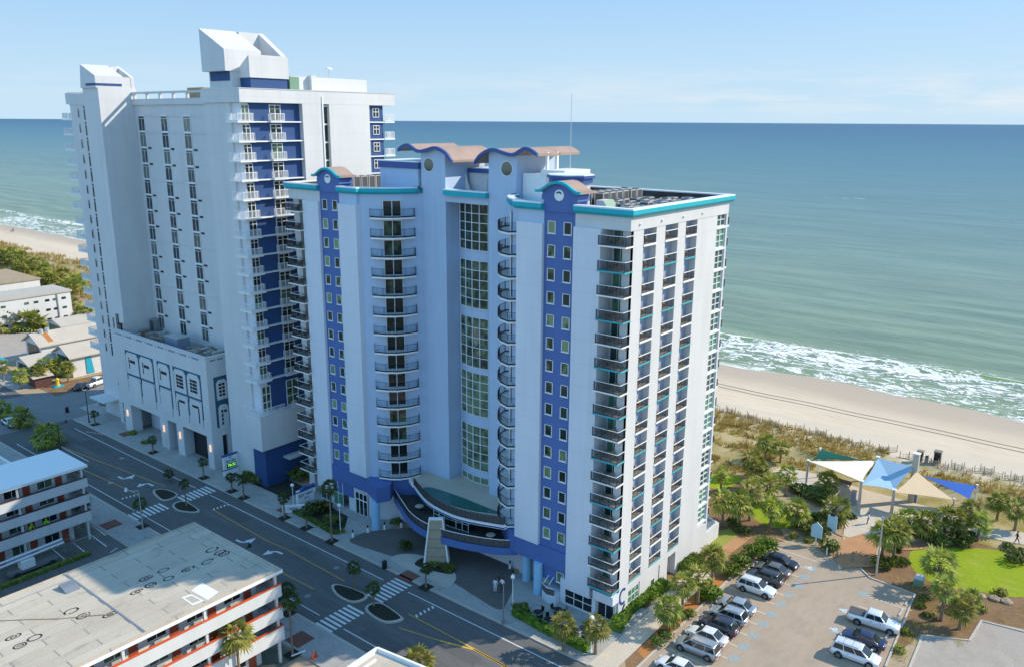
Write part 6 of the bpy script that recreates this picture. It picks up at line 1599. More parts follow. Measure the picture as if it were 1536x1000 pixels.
#        L, W, belt, roof, hood z, stations of greenhouse (rear base, rear roof, front roof, front base), side pillars
CK = {'sedan': dict(L=4.75, W=1.84, zb=.86, zr=1.43, hood=.84, trunk=.93, g=(-1.75, -.95, .35, 1.2)),
      'suv': dict(L=4.75, W=1.92, zb=1.05, zr=1.74, hood=1.02, trunk=1.06, g=(-2.2, -1.85, .35, 1.12)),
      'wagon': dict(L=4.7, W=1.88, zb=1.0, zr=1.66, hood=.98, trunk=1.02, g=(-2.2, -1.75, .3, 1.15)),
      'van': dict(L=5.1, W=1.98, zb=1.02, zr=1.76, hood=.98, trunk=1.04, g=(-2.42, -2.15, .65, 1.6)),
      'pickup': dict(L=5.75, W=2.0, zb=1.18, zr=1.88, hood=1.14, trunk=1.16, g=(-.95, -.72, .75, 1.45))}
def car(kind, label, x, y, heading, col, roofpanels=False, metal=.25, cat=None):
    k = CK[kind]; Lh, Wh = k['L']/2, k['W']/2; zb, zr_, g = k['zb'], k['zr'], k['g']
    t = thing('parked_car' if kind != 'pickup' else 'pickup_truck', label, cat or {'sedan': 'car', 'suv': 'car', 'wagon': 'car', 'van': 'minivan', 'pickup': 'pickup truck'}[kind], (x, y, .013), heading, 'vehicles in the parking lot' if x > 70 and y < 60 else None)
    cp = car_paint('car_paint', col, metal)
    st = [(-Lh, .62, k['trunk']-.12, .80), (-Lh+.12, .36, k['trunk']-.02, .91), (-Lh+.5, .26, k['trunk'], .97), (g[0], .24, zb, 1.), (0, .22, zb, 1.), (g[3], .22, max(k['hood'], zb-.03), 1.), (g[3]+.35, .22, k['hood'], .985), (Lh-.45, .24, k['hood']-.1, .95), (Lh-.14, .3, k['hood']-.2, .86), (Lh, .42, k['hood']-.34, .74)]
    v = []; n = 10
    for sx, z0, z1, wf in st:
        w_ = Wh*wf; h = z1-z0
        half = [(w_*.82, z0), (w_*.97, z0+h*.18), (w_, z0+h*.55), (w_*.965, z0+h*.85), (w_*.86, z1)]
        ring = [(-a, b) for a, b in half]+[(a, b) for a, b in half[::-1]]
        v += [(sx, a, b) for a, b in ring]
    f = []
    for i in range(len(st)-1):
        for j in range(n): f.append((i*n+j, (i+1)*n+j, (i+1)*n+(j+1) % n, i*n+(j+1) % n))
    f += [tuple(range(n)), tuple((len(st)-1)*n+j for j in range(n-1, -1, -1))]
    mb = MB(); mb.poly(v, f)
    wb_, wr_ = Wh*.88, Wh*.74; z0 = zb-.03
    gv = [(g[0], -wb_, z0), (g[3], -wb_*.97, z0), (g[3], wb_*.97, z0), (g[0], wb_, z0), (g[1], -wr_, zr_-.03), (g[2], -wr_, zr_-.03), (g[2], wr_, zr_-.03), (g[1], wr_, zr_-.03),
          (g[1]+.14, -wr_+.12, zr_+.015), (g[2]-.16, -wr_+.12, zr_+.015), (g[2]-.16, wr_-.12, zr_+.015), (g[1]+.14, wr_-.12, zr_+.015)]
    mb.poly(gv, [(0, 1, 5, 4), (1, 2, 6, 5), (2, 3, 7, 6), (3, 0, 4, 7), (4, 5, 9, 8), (5, 6, 10, 9), (6, 7, 11, 10), (7, 4, 8, 11), (8, 9, 10, 11)])
    if kind == 'pickup':
        mb.poly([(g[0], -Wh*.84, zb-.01)], [])
    o = mb.build('body', cp, t, org=(x, y, .013)) if False else None
    me = D.meshes.new('body'); me.from_pydata(mb.v, [], mb.f); me.materials.append(cp); me.update()
    bm = bmesh.new(); bm.from_mesh(me); bmesh.ops.recalc_face_normals(bm, faces=bm.faces); bm.to_mesh(me); bm.free()
    me.polygons.foreach_set('use_smooth', [True]*len(me.polygons))
    o = D.objects.new('body', me); C.objects.link(o); o.parent = t
    b = o.modifiers.new('bevel', 'BEVEL'); b.width = .09; b.segments = 3; b.limit_method = 'ANGLE'; b.angle_limit = R(35); b.harden_normals = False
    def loc(mbx, name, mat): 
        m2 = D.meshes.new(name); m2.from_pydata(mbx.v, [], mbx.f)
        for q in (mat if isinstance(mat, list) else [mat]): m2.materials.append(M[q] if isinstance(q, str) else q)
        m2.polygons.foreach_set('material_index', mbx.mi); m2.update(); ob = D.objects.new(name, m2); C.objects.link(ob); ob.parent = t; return ob
    def onp(a, b, c, d, off):
        q = [Vector(p) for p in (a, b, c, d)]; cen = sum(q, Vector())/4; nrm = (q[1]-q[0]).cross(q[3]-q[0]).normalized()
        if nrm.dot(cen-Vector((0, 0, .9))) < 0: nrm = -nrm
        return [cen+(p-cen)*.88+nrm*off for p in q]
    G8 = [Vector(p) for p in gv[:8]]
    mb = MB(); mb.face(onp(G8[1], G8[2], G8[6], G8[5], .02)); loc(mb, 'windscreen', 'carglass')
    mb = MB(); mb.face(onp(G8[3], G8[0], G8[4], G8[7], .02)); loc(mb, 'rear_window', 'carglass')
    npn = 3 if kind in ('suv', 'van', 'wagon') else 2
    for a, b_, c, d in ((0, 1, 5, 4), (3, 2, 6, 7)):
        for i in range(npn):
            t0, t1 = i/npn+.012, (i+1)/npn-.012
            A, B, Cc, Dd = G8[a].lerp(G8[b_], t0), G8[a].lerp(G8[b_], t1), G8[d].lerp(G8[c], t1), G8[d].lerp(G8[c], t0)
            q = [A.lerp(Dd, .1), B.lerp(Cc, .1), B.lerp(Cc, .9), A.lerp(Dd, .9)]; s = -1 if A.y < 0 else 1
            if i == npn-1: q[2] = q[2]-Vector((.06, 0, 0)); q[1] = q[1]-Vector((.16, 0, 0))
            if i == 0: q[3] = q[3]+Vector((.06, 0, 0)); q[0] = q[0]+Vector((.08, 0, 0))
            mb = MB(); mb.face([p+Vector((0, s*.018, .006)) for p in q]); loc(mb, 'side_window', 'carglass')
    for s in (-1, 1):
        mb = MB(); mb.box(Lh-.3, Lh-.06, s*Wh*.55, s*Wh*.83, k['hood']-.36, k['hood']-.2); loc(mb, 'headlight', 'lamp')
        mb = MB(); mb.box(-Lh-.005, -Lh+.14, s*Wh*.58, s*Wh*.86, k['trunk']-.30, k['trunk']-.1); loc(mb, 'tail_light', 'taillamp')
        mb = MB(); mb.box(g[3]-.32, g[3]-.12, s*(Wh+.0), s*(Wh+.17), zb+.02, zb+.16); loc(mb, 'wing_mirror', cp)
        mb = MB(); mb.box(g[0]+.7, g[0]+.9, s*Wh*.985, s*(Wh+.02), zb-.16, zb-.12); mb.box(g[0]+1.7, g[0]+1.9, s*Wh*.985, s*(Wh+.02), zb-.16, zb-.12); loc(mb, 'door_handle', 'rim')
    mb = MB(); mb.box(Lh-.06, Lh+.015, -Wh*.45, Wh*.45, .42, k['hood']-.38); loc(mb, 'grille', 'black')
    mb = MB(); mb.box(-Lh-.02, -Lh+.05, -.26, .26, .6, .72); loc(mb, 'number_plate', 'whitecap')
    mb = MB(); mb.box(-Lh-.03, -Lh+.2, -Wh*.8, Wh*.8, .36, .52); mb.box(Lh-.25, Lh+.02, -Wh*.72, Wh*.72, .3, .42); loc(mb, 'bumper', cp if kind != 'pickup' else 'rim')
    sc = 1.0 if kind in ('sedan',) else 1.12
    for fx in (Lh-.92, -Lh+(.98 if kind != 'pickup' else 1.25)):
        for s in (-1, 1):
            w_ = D.objects.new('wheel', TYM); C.objects.link(w_); w_.parent = t; w_.location = (fx, s*(Wh-.09), .335*sc); w_.scale = (sc, 1.15, sc)
            r_ = D.objects.new('rim', RIM); C.objects.link(r_); r_.parent = w_
            mb = MB(); mb.disc((fx, s*(Wh-.005), .36*sc), .41*sc, 20, 'y'); loc(mb, 'wheel_arch', 'black')
    if kind == 'pickup':
        mb = MB(); mb.box(-Lh+.12, g[0]-.08, -Wh*.80, Wh*.80, zb+.0, zb+.05); loc(mb, 'bed_cover', 'acdark')
    if kind in ('suv', 'wagon', 'van'):
        for s in (-1, 1): mb = MB(); mb.box(g[1]+.3, g[2]-.3, s*(wr_-.1), s*(wr_-.05), zr_+.02, zr_+.07); loc(mb, 'roof_rail', 'acdark' if col[0] < .5 else 'rim')
    if roofpanels:
        for xx in (-1.3, -.35): mb = MB(); mb.box(xx-.015, xx+.015, -wr_+.1, wr_-.1, zr_+.016, zr_+.03); loc(mb, 'roof_seam', 'acdark')
    return t
NB, SB = PI/2+.04, -PI/2+.04
SILV, WHT, DK, NAVY = (.44, .45, .46), (.80, .80, .80), (.035, .038, .045), (.03, .035, .09)
car('van', 'silver minivan in the bay beside the hatched lines', 76.35, 34.35, NB, SILV, metal=.6)
car('sedan', 'white sedan between the silver minivan and a dark hatchback', 79.1, 34.6, NB, WHT)
car('wagon', 'dark navy hatchback between the white sedan and a silver wagon', 81.7, 34.4, NB, (.04, .045, .07))
car('wagon', 'silver wagon right of the dark navy hatchback', 84.35, 34.4, NB, (.50, .52, .54), metal=.6)
car('sedan', 'silver sedan at the end of the left group, next to empty bays', 86.95, 34.5, NB, (.52, .54, .57), metal=.6)
car('suv', 'white sport utility wagon with dark wheels facing the lot', 92.2, 34.2, SB, WHT)
car('suv', 'charcoal wagon with roof rails next to the white one', 95.1, 34.4, NB, (.05, .05, .058))
car('sedan', 'taupe grey sedan between the charcoal wagon and the black sedan', 97.8, 34.4, NB, (.20, .18, .16), metal=.5)
car('sedan', 'black sedan facing the lot at the far end of the row', 100.6, 34.4, SB, (.015, .018, .026))
car('sedan', 'white sedan cut by the bottom edge of the view', 71.9, 34.5, NB, WHT)
car('pickup', 'white crew cab pickup with a dark bed cover', 94.0, 20.6, SB+.03, WHT)
car('sedan', 'navy blue sedan between the pickup and the white van', 89.7, 20.5, NB, NAVY)
car('van', 'white van with a three-panel roof at the bottom right', 86.2, 20.3, SB, (.74, .75, .76), True)
car('sedan', 'white parked car behind the pale boundary wall', *(57.74,169.19), -PI/2, (.7, .72, .75))
car('pickup', 'white pickup parked by the hall with turquoise shutters', *(80.21,181.41), PI*.1, WHT)
car('sedan', 'dark car parked beside the distant white pickup', *(77.05,181.49), PI*.15, (.03, .035, .05))

# ================================================================ STREET FURNITURE
def globe_lamp(x, y, label, h=4.2):
    t = thing('street_lamp', label, 'street lamp', (x, y, .13), 0, 'white globe lamps before the hotel')
    mb = MB(); mb.tube((x, y, .13), (x, y, .5), .16, .1, 8); mb.tube((x, y, .5), (x, y, h), .065, .05, 8); mb.build('post', 'whitecap', t)
    mb = MB(); mb.ball((x, y, h+.24), .28, 12, 8); mb.build('globe', 'globe', t, smooth=True)
globe_lamp(*(69.26,86.31), 'white globe lamp on the dark bed right of the tall sign palm'); globe_lamp(*(69.21,96.92), 'white globe lamp at the left edge of the white hotel sign')
globe_lamp(*(69.84,55.4), 'white globe lamp at the end of the patio hedge'); globe_lamp(*(68.69,43.42), 'white globe lamp between the two bright patio palms')
def hook_lamp(x, y, label, h, arm, two=False, base=.13, pale=False):
    t = thing('street_light', label, 'street light', (x, y, base), 0); m_ = 'galv' if pale else 'rail'
    mb = MB(); mb.tube((x, y, base), (x, y, base+.6), .16, .12, 8); mb.tube((x, y, base+.5), (x, y, h), .1, .06, 8); mb.build('pole', m_, t)
    for s in ((1, -1) if two else (1,)):
        mb = MB(); pts = [(x+s*arm[0]*math.sin(a), y+s*arm[1]*math.sin(a), h+.7*(1-math.cos(a))*(1 if a < 1.6 else 1)-.0) for a in [k*PI/2/5 for k in range(6)]]; mb.path(pts, .05, 6); e = pts[-1]
        mb.build('arm', m_, t); mb = MB(); mb.tube((e[0], e[1], e[2]+.06), (e[0], e[1], e[2]-.4), .12, .3, 10); mb.build('lamp_head', m_, t)
hook_lamp(*(50.91,106.57), 'tall street light with a pale arm beside the near crosswalk', 7.3, (-1.4, .6), False, .13, True)
hook_lamp(*(56.46,144.55), 'double-armed street light beside the white motel roof', 6.2, (1.2, -.5), True)
hook_lamp(51.6, 83.5, 'dark hooked lamp rising behind the flat motel roof', 5.6, (1.2, 0.), False)
hook_lamp(*(67.8,158.73), 'dark street light at the far corner of the white tower', 6.4, (.6, 0), False)
t = thing('pole', 'plain dark pole on the pavement left of the patio hedge', 'pole', (*(66.79,54.36), .13)); p = (66.79,54.36)
mb = MB(); mb.tube((*p, .13), (*p, .7), .2, .16, 8); mb.tube((*p, .7), (*p, 5.2), .09, .07, 8); mb.build('post', 'metal', t)
for a in ((69.6,84.04), (71.86,83.45), (74.05,82.35), (75.99,80.94), (76.98,61.56), (75.32,59.68)):
    t = thing('bollard', 'white bollard with a dark top along the entrance drive', 'bollard', (*a, .13), 0, 'bollards along the drive')
    mb = MB(); mb.tube((*a, .13), (*a, .85), .2, .15, 10); mb.build('post', 'whitecap', t); mb = MB(); mb.tube((*a, .85), (*a, 1.25), .12, .1, 8); mb.build('cap', 'rail', t)
def bin_(p, label, m='rail', s=.35, h=1.):
    t = thing('litter_bin', label, 'bin', (*p, .13)); mb = MB(); mb.tube((*p, .13), (*p, h), s, s*.95, 10); mb.build('drum', m, t); mb = MB(); mb.tube((*p, h), (*p, h+.2), s*1.05, s*.4, 10); mb.build('lid', 'black', t)
bin_((66.69,74.43), 'dark litter bin on the pavement by the paved island'); bin_((67.89,168.22), 'dark litter bin at the far crossing'); bin_((150.2,27.8), 'slim dark bin on the sand beside the dune fence', 'metal', .3, 1.2)
t = thing('utility_box', 'pale green utility box in the mulch by the lot corner', 'utility box', (*(107.08,18.75), 0)); p = (107.08,18.75)
mb = MB(); mb.box(p[0]-.7, p[0]+.7, p[1]-.5, p[1]+.5, .02, 1.0); mb.build('cabinet', 'green', t); mb = MB(); mb.box(p[0]-.75, p[0]+.75, p[1]-.55, p[1]+.55, 1.0, 1.08); mb.build('lid', 'galv', t)
# court: pylon with stone panels
t = thing('water_pylon', 'tapered white pylon with tan stone panels in the entrance court', 'pylon', (71.6, 69.6, .2))
bx, by = 71.6, 69.7; A_ = R(38)
ca, sa = math.cos(A_), math.sin(A_)
def pyl(u, v, z): return (bx+u*ca-v*sa, by+u*sa+v*ca, z)
def frust(mb, u0, u1, v0, v1, U0, U1, V0, V1, z0, z1, m=None):
    v = [pyl(u0, v0, z0), pyl(u1, v0, z0), pyl(u1, v1, z0), pyl(u0, v1, z0), pyl(U0, V0, z1), pyl(U1, V0, z1), pyl(U1, V1, z1), pyl(U0, V1, z1)]
    mb.poly(v, [(0, 3, 2, 1), (4, 5, 6, 7), (0, 1, 5, 4), (1, 2, 6, 5), (2, 3, 7, 6), (3, 0, 4, 7)], m)
mb = MB(); frust(mb, -.6, .9, -1.75, -1.5, -.1, .5, -.95, -.8, .2, 6.6); frust(mb, -.6, .9, 1.5, 1.75, -.1, .5, .8, .95, .2, 6.6); frust(mb, .7, .9, -1.5, 1.5, .35, .5, -.8, .8, .2, 6.6); frust(mb, -.12, .5, -.97, .97, -.12, .5, -.95, .95, 6.6, 6.75); mb.build('frame', 'whitecap', t)
mb = MB(); frust(mb, -.45, .69, -1.49, 1.49, .0, .34, -.79, .79, .2, 6.55); mb.build('stone_panels', 'stone', t)
mb = MB()
for k in range(1, 5): 
    f_ = k/5; w_ = 1.5-.7*f_; u_ = -.45+.45*f_-.03; mb.tube(pyl(u_, -w_, .2+6.3*f_), pyl(u_, w_, .2+6.3*f_), .04, n=4)
mb.build('panel_joints', 'wood', t)
# cafe patio
ct = None
for i, (a, l) in enumerate((((70.38,52.09), 'dark round cafe table at the left end of the patio'), ((69.98,50.23), 'dark round cafe table by the middle of the patio hedge'), ((72.38,50.51), 'dark round cafe table before the shop window'), ((71.18,46.07), 'dark round cafe table behind the right patio palm'), ((70.6,44.77), 'dark round cafe table nearest the street corner'))):
    t = thing('cafe_table', l, 'table', (*a, .13), 0, 'cafe tables on the patio'); x, y = a
    mb = MB(); mb.tube((x, y, .82), (x, y, .86), .5, n=14); mb.build('tabletop', 'rail', t); mb = MB(); mb.tube((x, y, .13), (x, y, .82), .04); mb.tube((x, y, .13), (x, y, .16), .26, n=10); mb.build('pedestal', 'rail', t)
    for k in range(3):
        an = i*.7+k*2.1; cx, cy = x+.85*math.cos(an), y+.85*math.sin(an)
        if ct is None:
            ct = thing('cafe_chair', 'dark metal cafe chair pulled up to a round patio table', 'chair', (cx, cy, .13), an, 'cafe chairs on the patio')
            mb = MB(); mb.box(-.22, .22, -.22, .22, .43, .47); o = mb.build('seat', 'rail'); o.parent = ct
            mb = MB(); mb.box(.2, .24, -.22, .22, .47, .95); o = mb.build('backrest', 'rail'); o.parent = ct
            for sx in (-.2, .2):
                for sy in (-.2, .2): mb = MB(); mb.tube((sx, sy, 0), (sx, sy, .44), .02, n=4); o = mb.build('leg', 'rail'); o.parent = ct
        else: copy_thing(ct, (cx, cy, .13), an, ct['label'])
for i, (a, l) in enumerate((((81.32,78.04), 'dark round mat-like table on the upper deck') , ((82.33,83.73), 'pale round table on the lower terrace, left'), ((82.49,69.52), 'pale round table on the lower terrace, right'))):
    if i == 0: continue
    q = ((75.32,76.46,5.1), (75.24,63.42,5.1))[i-1]
    t = thing('terrace_table', l, 'table', (q[0], q[1], 4.32)); mb = MB(); mb.tube((q[0], q[1], 5.05), (q[0], q[1], 5.1), .62, n=16); mb.build('tabletop', 'kerb', t); mb = MB(); mb.tube((q[0], q[1], 4.32), (q[0], q[1], 5.05), .06); mb.build('pedestal', 'metal', t)
# signs
t = thing('lit_sign', 'white street sign with a small palm, script and green lit digits', 'sign', (70.5, 115, .13))
mb = MB(); mb.box(69.2, 71.75, 115., 115.3, .75, 4.0); mb.build('panel', 'whitecap', t); mb = MB(); mb.box(69.4, 69.6, 115.05, 115.25, .13, 1.5); mb.build('post', 'metal', t); mb = MB(); mb.box(71.35, 71.55, 115.05, 115.25, .13, 1.5); mb.build('post', 'metal', t)
mb = MB(); mb.box(69.12, 71.83, 114.96, 115.34, 4.0, 4.25); mb.box(69.12, 71.83, 114.96, 115.34, 1.62, 1.78); mb.build('trim', 'trimblue', t)
mb = MB(); mb.box(69.75, 71.5, 114.96, 114.995, 1.95, 2.75); mb.build('screen', 'led', t)
text_mesh('digits', '78:32', .66, 'ledtext', t, (70.62, 114.94, 2.35), (PI/2, 0, 0)); text_mesh('lettering', 'Sea Bay', .62, 'trimblue', t, (70.5, 114.98, 3.15), (PI/2, 0, 0), .3)
mb = MB(); mb.tube((70.5, 114.97, 3.35), (70.45, 114.97, 3.75), .04, n=4)
for a in (.3, 1., 2.1, 2.8): mb.tube((70.45, 114.97, 3.72), (70.45+.4*math.cos(a), 114.97, 3.72+.22*math.sin(a)-.02), .05, .02, 4)
mb.build('palm_emblem', 'trimblue', t)
t = thing('hotel_sign', 'white wall sign reading BAY VIEW with a navy wave on top', 'sign', (71.5, 97.2, .13))
mb = MB(); mb.box(70.1, 73.1, 97., 97.4, .3, 3.0); mb.build('panel', 'whitecap', t)
mb = MB(); wv = [(70.0+.33*k, 3.0+.10*k/3+.16*math.sin(k*.8-2.)) for k in range(11)]; mb.extr([(69.9, 2.75)]+[(a, b) for a, b in wv][::-1][::-1]+[(73.4, 2.75)], 96.93, 97.46, 'y'); mb.build('wave_top', 'trimblue', t)
text_mesh('lettering', 'BAY VIEW', .62, 'trimblue', t, (71.6, 96.97, 2.15), (PI/2, 0, 0), 0, .02, .95); text_mesh('lettering', 'RESORT', .3, 'slate', t, (71.75, 96.97, 1.6), (PI/2, 0, 0))
t = thing('wall_sign', 'low white wall with navy lettering beside the white hotel sign', 'sign', (69.9, 98, .13)); p = (68.09,96.23)
mb = MB(); mb.prism([(p[0]-.3, p[1]+1.6), (p[0]+2.2, p[1]-.6), (p[0]+2.5, p[1]-.2), (p[0], p[1]+2.)], .13, 1.2); mb.build('wall', 'whitecap', t)
mb = MB(); mb.extr([(p[0]+1.1, .6), (p[0]+2.0, .65), (p[0]+2.0, .85), (p[0]+1.1, .8)], p[1]-.9, p[1]-.85, 'y'); 
text_mesh('lettering', 'ENTRANCE' if 0 else 'HOTEL', .45, 'trimblue', t, (p[0]+.93, p[1]+.46, .75), (PI/2, 0, -.72), 0, .02)
# yard: cones, log, boom lift
for a, l in (((48.55,66.32), 'orange traffic cone on the yard by the tall palm, left one'), ((49,66.32), 'orange traffic cone on the yard by the tall palm, right one')):
    t = thing('traffic_cone', l, 'traffic cone', (*a, .01)); mb = MB(); mb.tube((*a, .05), (*a, .95), .22, .05, 10); mb.build('cone', 'orange', t); mb = MB(); mb.box(a[0]-.26, a[0]+.26, a[1]-.26, a[1]+.26, .01, .06); mb.build('base', 'black', t)
p, q = (47.37,68.5), (48.93,68.09)
mb = MB(); mb.tube((*p, .12), (*q, .12), .12, n=8); tag(mb.build('kerb_log', 'whitecap'), 'white kerb stop lying at the foot of the tall palm', 'wheel stop')
t = thing('boom_lift', 'grey and white trailer boom lift parked before the white-roofed motel', 'boom lift', (38, 109.5, 0)); 
mb = MB(); mb.box(34.5, 40.5, 108.9, 110.1, .5, .9); mb.build('chassis', 'metal', t); mb = MB(); mb.box(36, 37.6, 108.8, 110.2, .9, 2.0); mb.build('turret', 'whitecap', t)
for z, y in ((2.1, 109.3), (2.45, 109.7)): mb = MB(); mb.tube((33.6, y, z), (41.5, y, z+.3), .2, n=6); mb.build('boom', 'galv', t)
mb = MB(); pickets(mb, [(41.3, 108.8), (42.8, 108.8), (42.8, 110.2), (41.3, 110.2), (41.3, 108.8)], 1.2, 2.3, .3, .03); mb.build('basket', 'metal', t)
for x in (35.3, 39.6):
    for y in (108.7, 110.3): mb = MB(); mb.tube((x, y-.12, .4), (x, y+.12, .4), .4, n=14); mb.build('wheel', 'tyre', t)
mb = MB(); mb.box(33, 44, 107.6, 108.3, .01, .5); tag(mb.build('hedge_strip', 'shrub'), 'low dark hedge strip beside the boom lift', 'hedge')
# orange planter box, mini golf rides near the far street
p = (69.41,195.18); t = thing('planter', 'orange planter mass under the far street palms', 'planter', (*p, 0)); mb = MB(); mb.ball((p[0]+1, p[1]+1, 1.), 1.6, 12, 7, .55, None, .12); mb.build('flowers', 'orange', t); mb = MB(); mb.tube((p[0]+1, p[1]+1, 0), (p[0]+1, p[1]+1, .7), 1.5, n=12); mb.build('box', 'wood', t)
p = (74.28,187.06); t = thing('play_figure', 'yellow play figure beside the palm cluster on red ground', 'play figure', (*p, 0)); mb = MB(); mb.tube((*p, 0), (*p, 1.3), .5, .3, 8); mb.ball((p[0], p[1], 1.55), .4, 8, 6); mb.build('figure', 'gold', t); mb = MB(); mb.box(p[0]-1, p[0]+1, p[1]-1, p[1]+1, 0, .2); mb.build('base', 'turq', t)

# ================================================================ SHADE SAILS AND THE BEACH ACCESS
def post(label, x, y, h, r=.16, m='galv', square=False):
    t = thing('sail_post', label, 'post', (x, y, 0), 0, 'posts of the shade sails'); mb = MB()
    if square: mb.box(x-r, x+r, y-r, y+r, 0, h)
    else: mb.tube((x, y, 0), (x, y, h), r, r*.85, 10)
    mb.build('shaft', m, t); mb = MB(); mb.box(x-r*1.2, x+r*1.2, y-r*1.2, y+r*1.2, h, h+.12); mb.build('cap', 'whitecap', t)
    return (x, y, h)
pA = post('grey post at the left corner of the white sail', 128.41,40.91,4.09, .2); pB = post('slim white post at the top of the green sail', 131.98,40.3,5.21, .14, 'whitecap')
pC = post('grey post between the white and light blue sails', 123.14,31.1,5.12, .24, 'kerb'); pD = post('grey post between the light blue and peach sails', 126.12,27.11,3.82, .24, 'kerb')
pE = post('thick stone pillar behind the light blue sail', 132.16,25.86,8.01, .42, 'kerb', True); pF = post('grey post at the seaward corner of the light blue sail', 137.29,32.58,4.02, .24, 'kerb')
pG = post('slim white post at the right corner of the blue sail', 136.88,17.89,3.45, .14, 'whitecap')
def sail(label, cs, col, sag=.12):
    """fabric between corners with inward-curved edges and a slight twist"""
    m_ = paint('sail_fabric', col, rough=.75, var=.03, streak=0.); n = 10
    nd, lk = m_.node_tree.nodes, m_.node_tree.links; bs = nd['Principled BSDF']; tr_ = nd.new('ShaderNodeBsdfTranslucent'); tr_.inputs[0].default_value = (*col, 1)
    mx_ = nd.new('ShaderNodeMixShader'); mx_.inputs[0].default_value = .1; lk.new(bs.outputs[0], mx_.inputs[1]); lk.new(tr_.outputs[0], mx_.inputs[2]); lk.new(mx_.outputs[0], nd['Material Output'].inputs['Surface'])
    cs = [Vector(c) for c in cs]; mb = MB(); cen = sum(cs, Vector())/len(cs)
    N_ = len(cs); out = []
    for i in range(N_):
        a, b = cs[i], cs[(i+1) % N_]
        for k in range(n): t = k/n; p = a.lerp(b, t); out.append(p+(cen-p)*(sag*4*t*(1-t)*.62)+Vector((0, 0, 0)))
    rings = [[cen+(p-cen)*f for p in out] for f in (.02, .35, .7, 1.)]
    v = [p for r in rings for p in r]; q = len(out); f = []
    for r in range(3):
        for i in range(q): f.append((r*q+i, (r+1)*q+i, (r+1)*q+(i+1) % q, r*q+(i+1) % q))
    mb.poly(v, f); mb.face([rings[0][i] for i in range(q)]); o = mb.build('shade_sail', m_); tag(o, label, 'shade sail', 'shade sails over the beach access')
    s = o.modifiers.new('solid', 'SOLIDIFY'); s.thickness = .02
    return o
up = lambda p, d=-.1: (p[0], p[1], p[2]+d)
sail('cream white triangular shade sail', [up(pA), up(pF, -.6), up(pC, -.1)], (.86, .80, .68))
sail('light blue four-cornered shade sail', [up(pF), up(pE, -2.), up(pD, -.1), up(pC, -.6)], (.33, .51, .66))
sail('peach coloured triangular shade sail', [(pE[0]-.3, pE[1]-.3, 5.3), up(pD, -.4), (129.3,19.56,3.3)], (.92, .66, .40))
sail('dark green triangular shade sail', [up(pB), (130.61,40.94,3.6), (135.93,34.35,3.4)], (.04, .22, .15))
sail('royal blue triangular shade sail', [(133.42,24.92,4.2), up(pG, -.15), (132.28,17.94,2.8)], (.02, .115, .45))
post('short pale post at the low tip of the peach sail', *(129.3,19.56,3.3)[:2], 3.4, .12, 'kerb'); post('short post behind the green sail', *(135.93,38.51,3), 1.*3, .08, 'wood') if False else None
for i, (a, l) in enumerate((((125.2,32.52), 'low stone pier at the foot of the white sail'), ((132.55,25.38), 'low stone pier beside the thick pillar'))):
    t = thing('stone_pier', l, 'pier', (*a, 0)); mb = MB(); mb.box(a[0]-.3, a[0]+.3, a[1]-.3, a[1]+.3, 0, 2.3); mb.build('shaft', 'slate', t); mb = MB(); mb.box(a[0]-.36, a[0]+.36, a[1]-.36, a[1]+.36, 2.3, 2.42); mb.build('cap', 'kerb', t)
p = (131.58,35.84); t = thing('bench', 'wooden bench beside the dune grass under the white sail', 'bench', (*p, 0))
mb = MB(); mb.box(p[0]-.25, p[0]+.25, p[1]-1.1, p[1]+1.1, .42, .5); mb.build('seat', 'wood', t); mb = MB(); mb.box(p[0]+.22, p[0]+.3, p[1]-1.1, p[1]+1.1, .5, .95); mb.build('backrest', 'wood', t)
for s in (-.9, .9): mb = MB(); mb.box(p[0]-.2, p[0]+.2, p[1]+s-.05, p[1]+s+.05, 0, .42); mb.build('leg', 'metal', t)
p = (108.94,32.6); t = thing('notice_board', 'pale blue gabled notice board by the lot corner', 'notice board', (*p, 0)); M['signblue'] = plain('pale_blue_sign', (.36, .56, .66), .6)
mb = MB(); mb.extr([(p[1]-.75, 1.2), (p[1]+.75, 1.2), (p[1]+.75, 2.9), (p[1], 3.5), (p[1]-.75, 2.9)], p[0]-.06, p[0]+.06, 'x'); mb.build('panel', 'signblue', t); mb = MB(); mb.tube((p[0], p[1], 0), (p[0], p[1], 1.2), .07); mb.build('post', 'whitecap', t)
p = (112.45,31.65); t = thing('notice_board', 'tall pale blue panel sign with a dark cap among the shrubs', 'notice board', (*p, 0))
mb = MB(); mb.box(p[0]-.06, p[0]+.06, p[1]-.65, p[1]+.65, 1.0, 3.4); mb.build('panel', 'signblue', t); mb = MB(); mb.box(p[0]-.12, p[0]+.12, p[1]-.3, p[1]+.3, 3.4, 3.8); mb.build('cap', 'rail', t); mb = MB(); mb.tube((p[0], p[1], 0), (p[0], p[1], 1.), .07); mb.build('post', 'whitecap', t)
for a, l, h in (((107.32,30.49), 'short pale bollard at the mouth of the beach path', 1.1), ((107.28,29.13), 'dark post at the mouth of the beach path, left', 1.3), ((107.5,27.17), 'dark post at the mouth of the beach path, middle', 1.3), ((107.86,25.64), 'dark post at the mouth of the beach path, right', 1.3)):
    t = thing('path_bollard', l, 'bollard', (*a, 0)); mb = MB(); mb.tube((*a, 0), (*a, h), .12, n=8); mb.build('shaft', 'metal' if 'dark' in l else 'whitecap', t); mb = MB(); mb.tube((*a, h), (*a, h+.1), .14, n=8); mb.build('cap', 'rail', t)
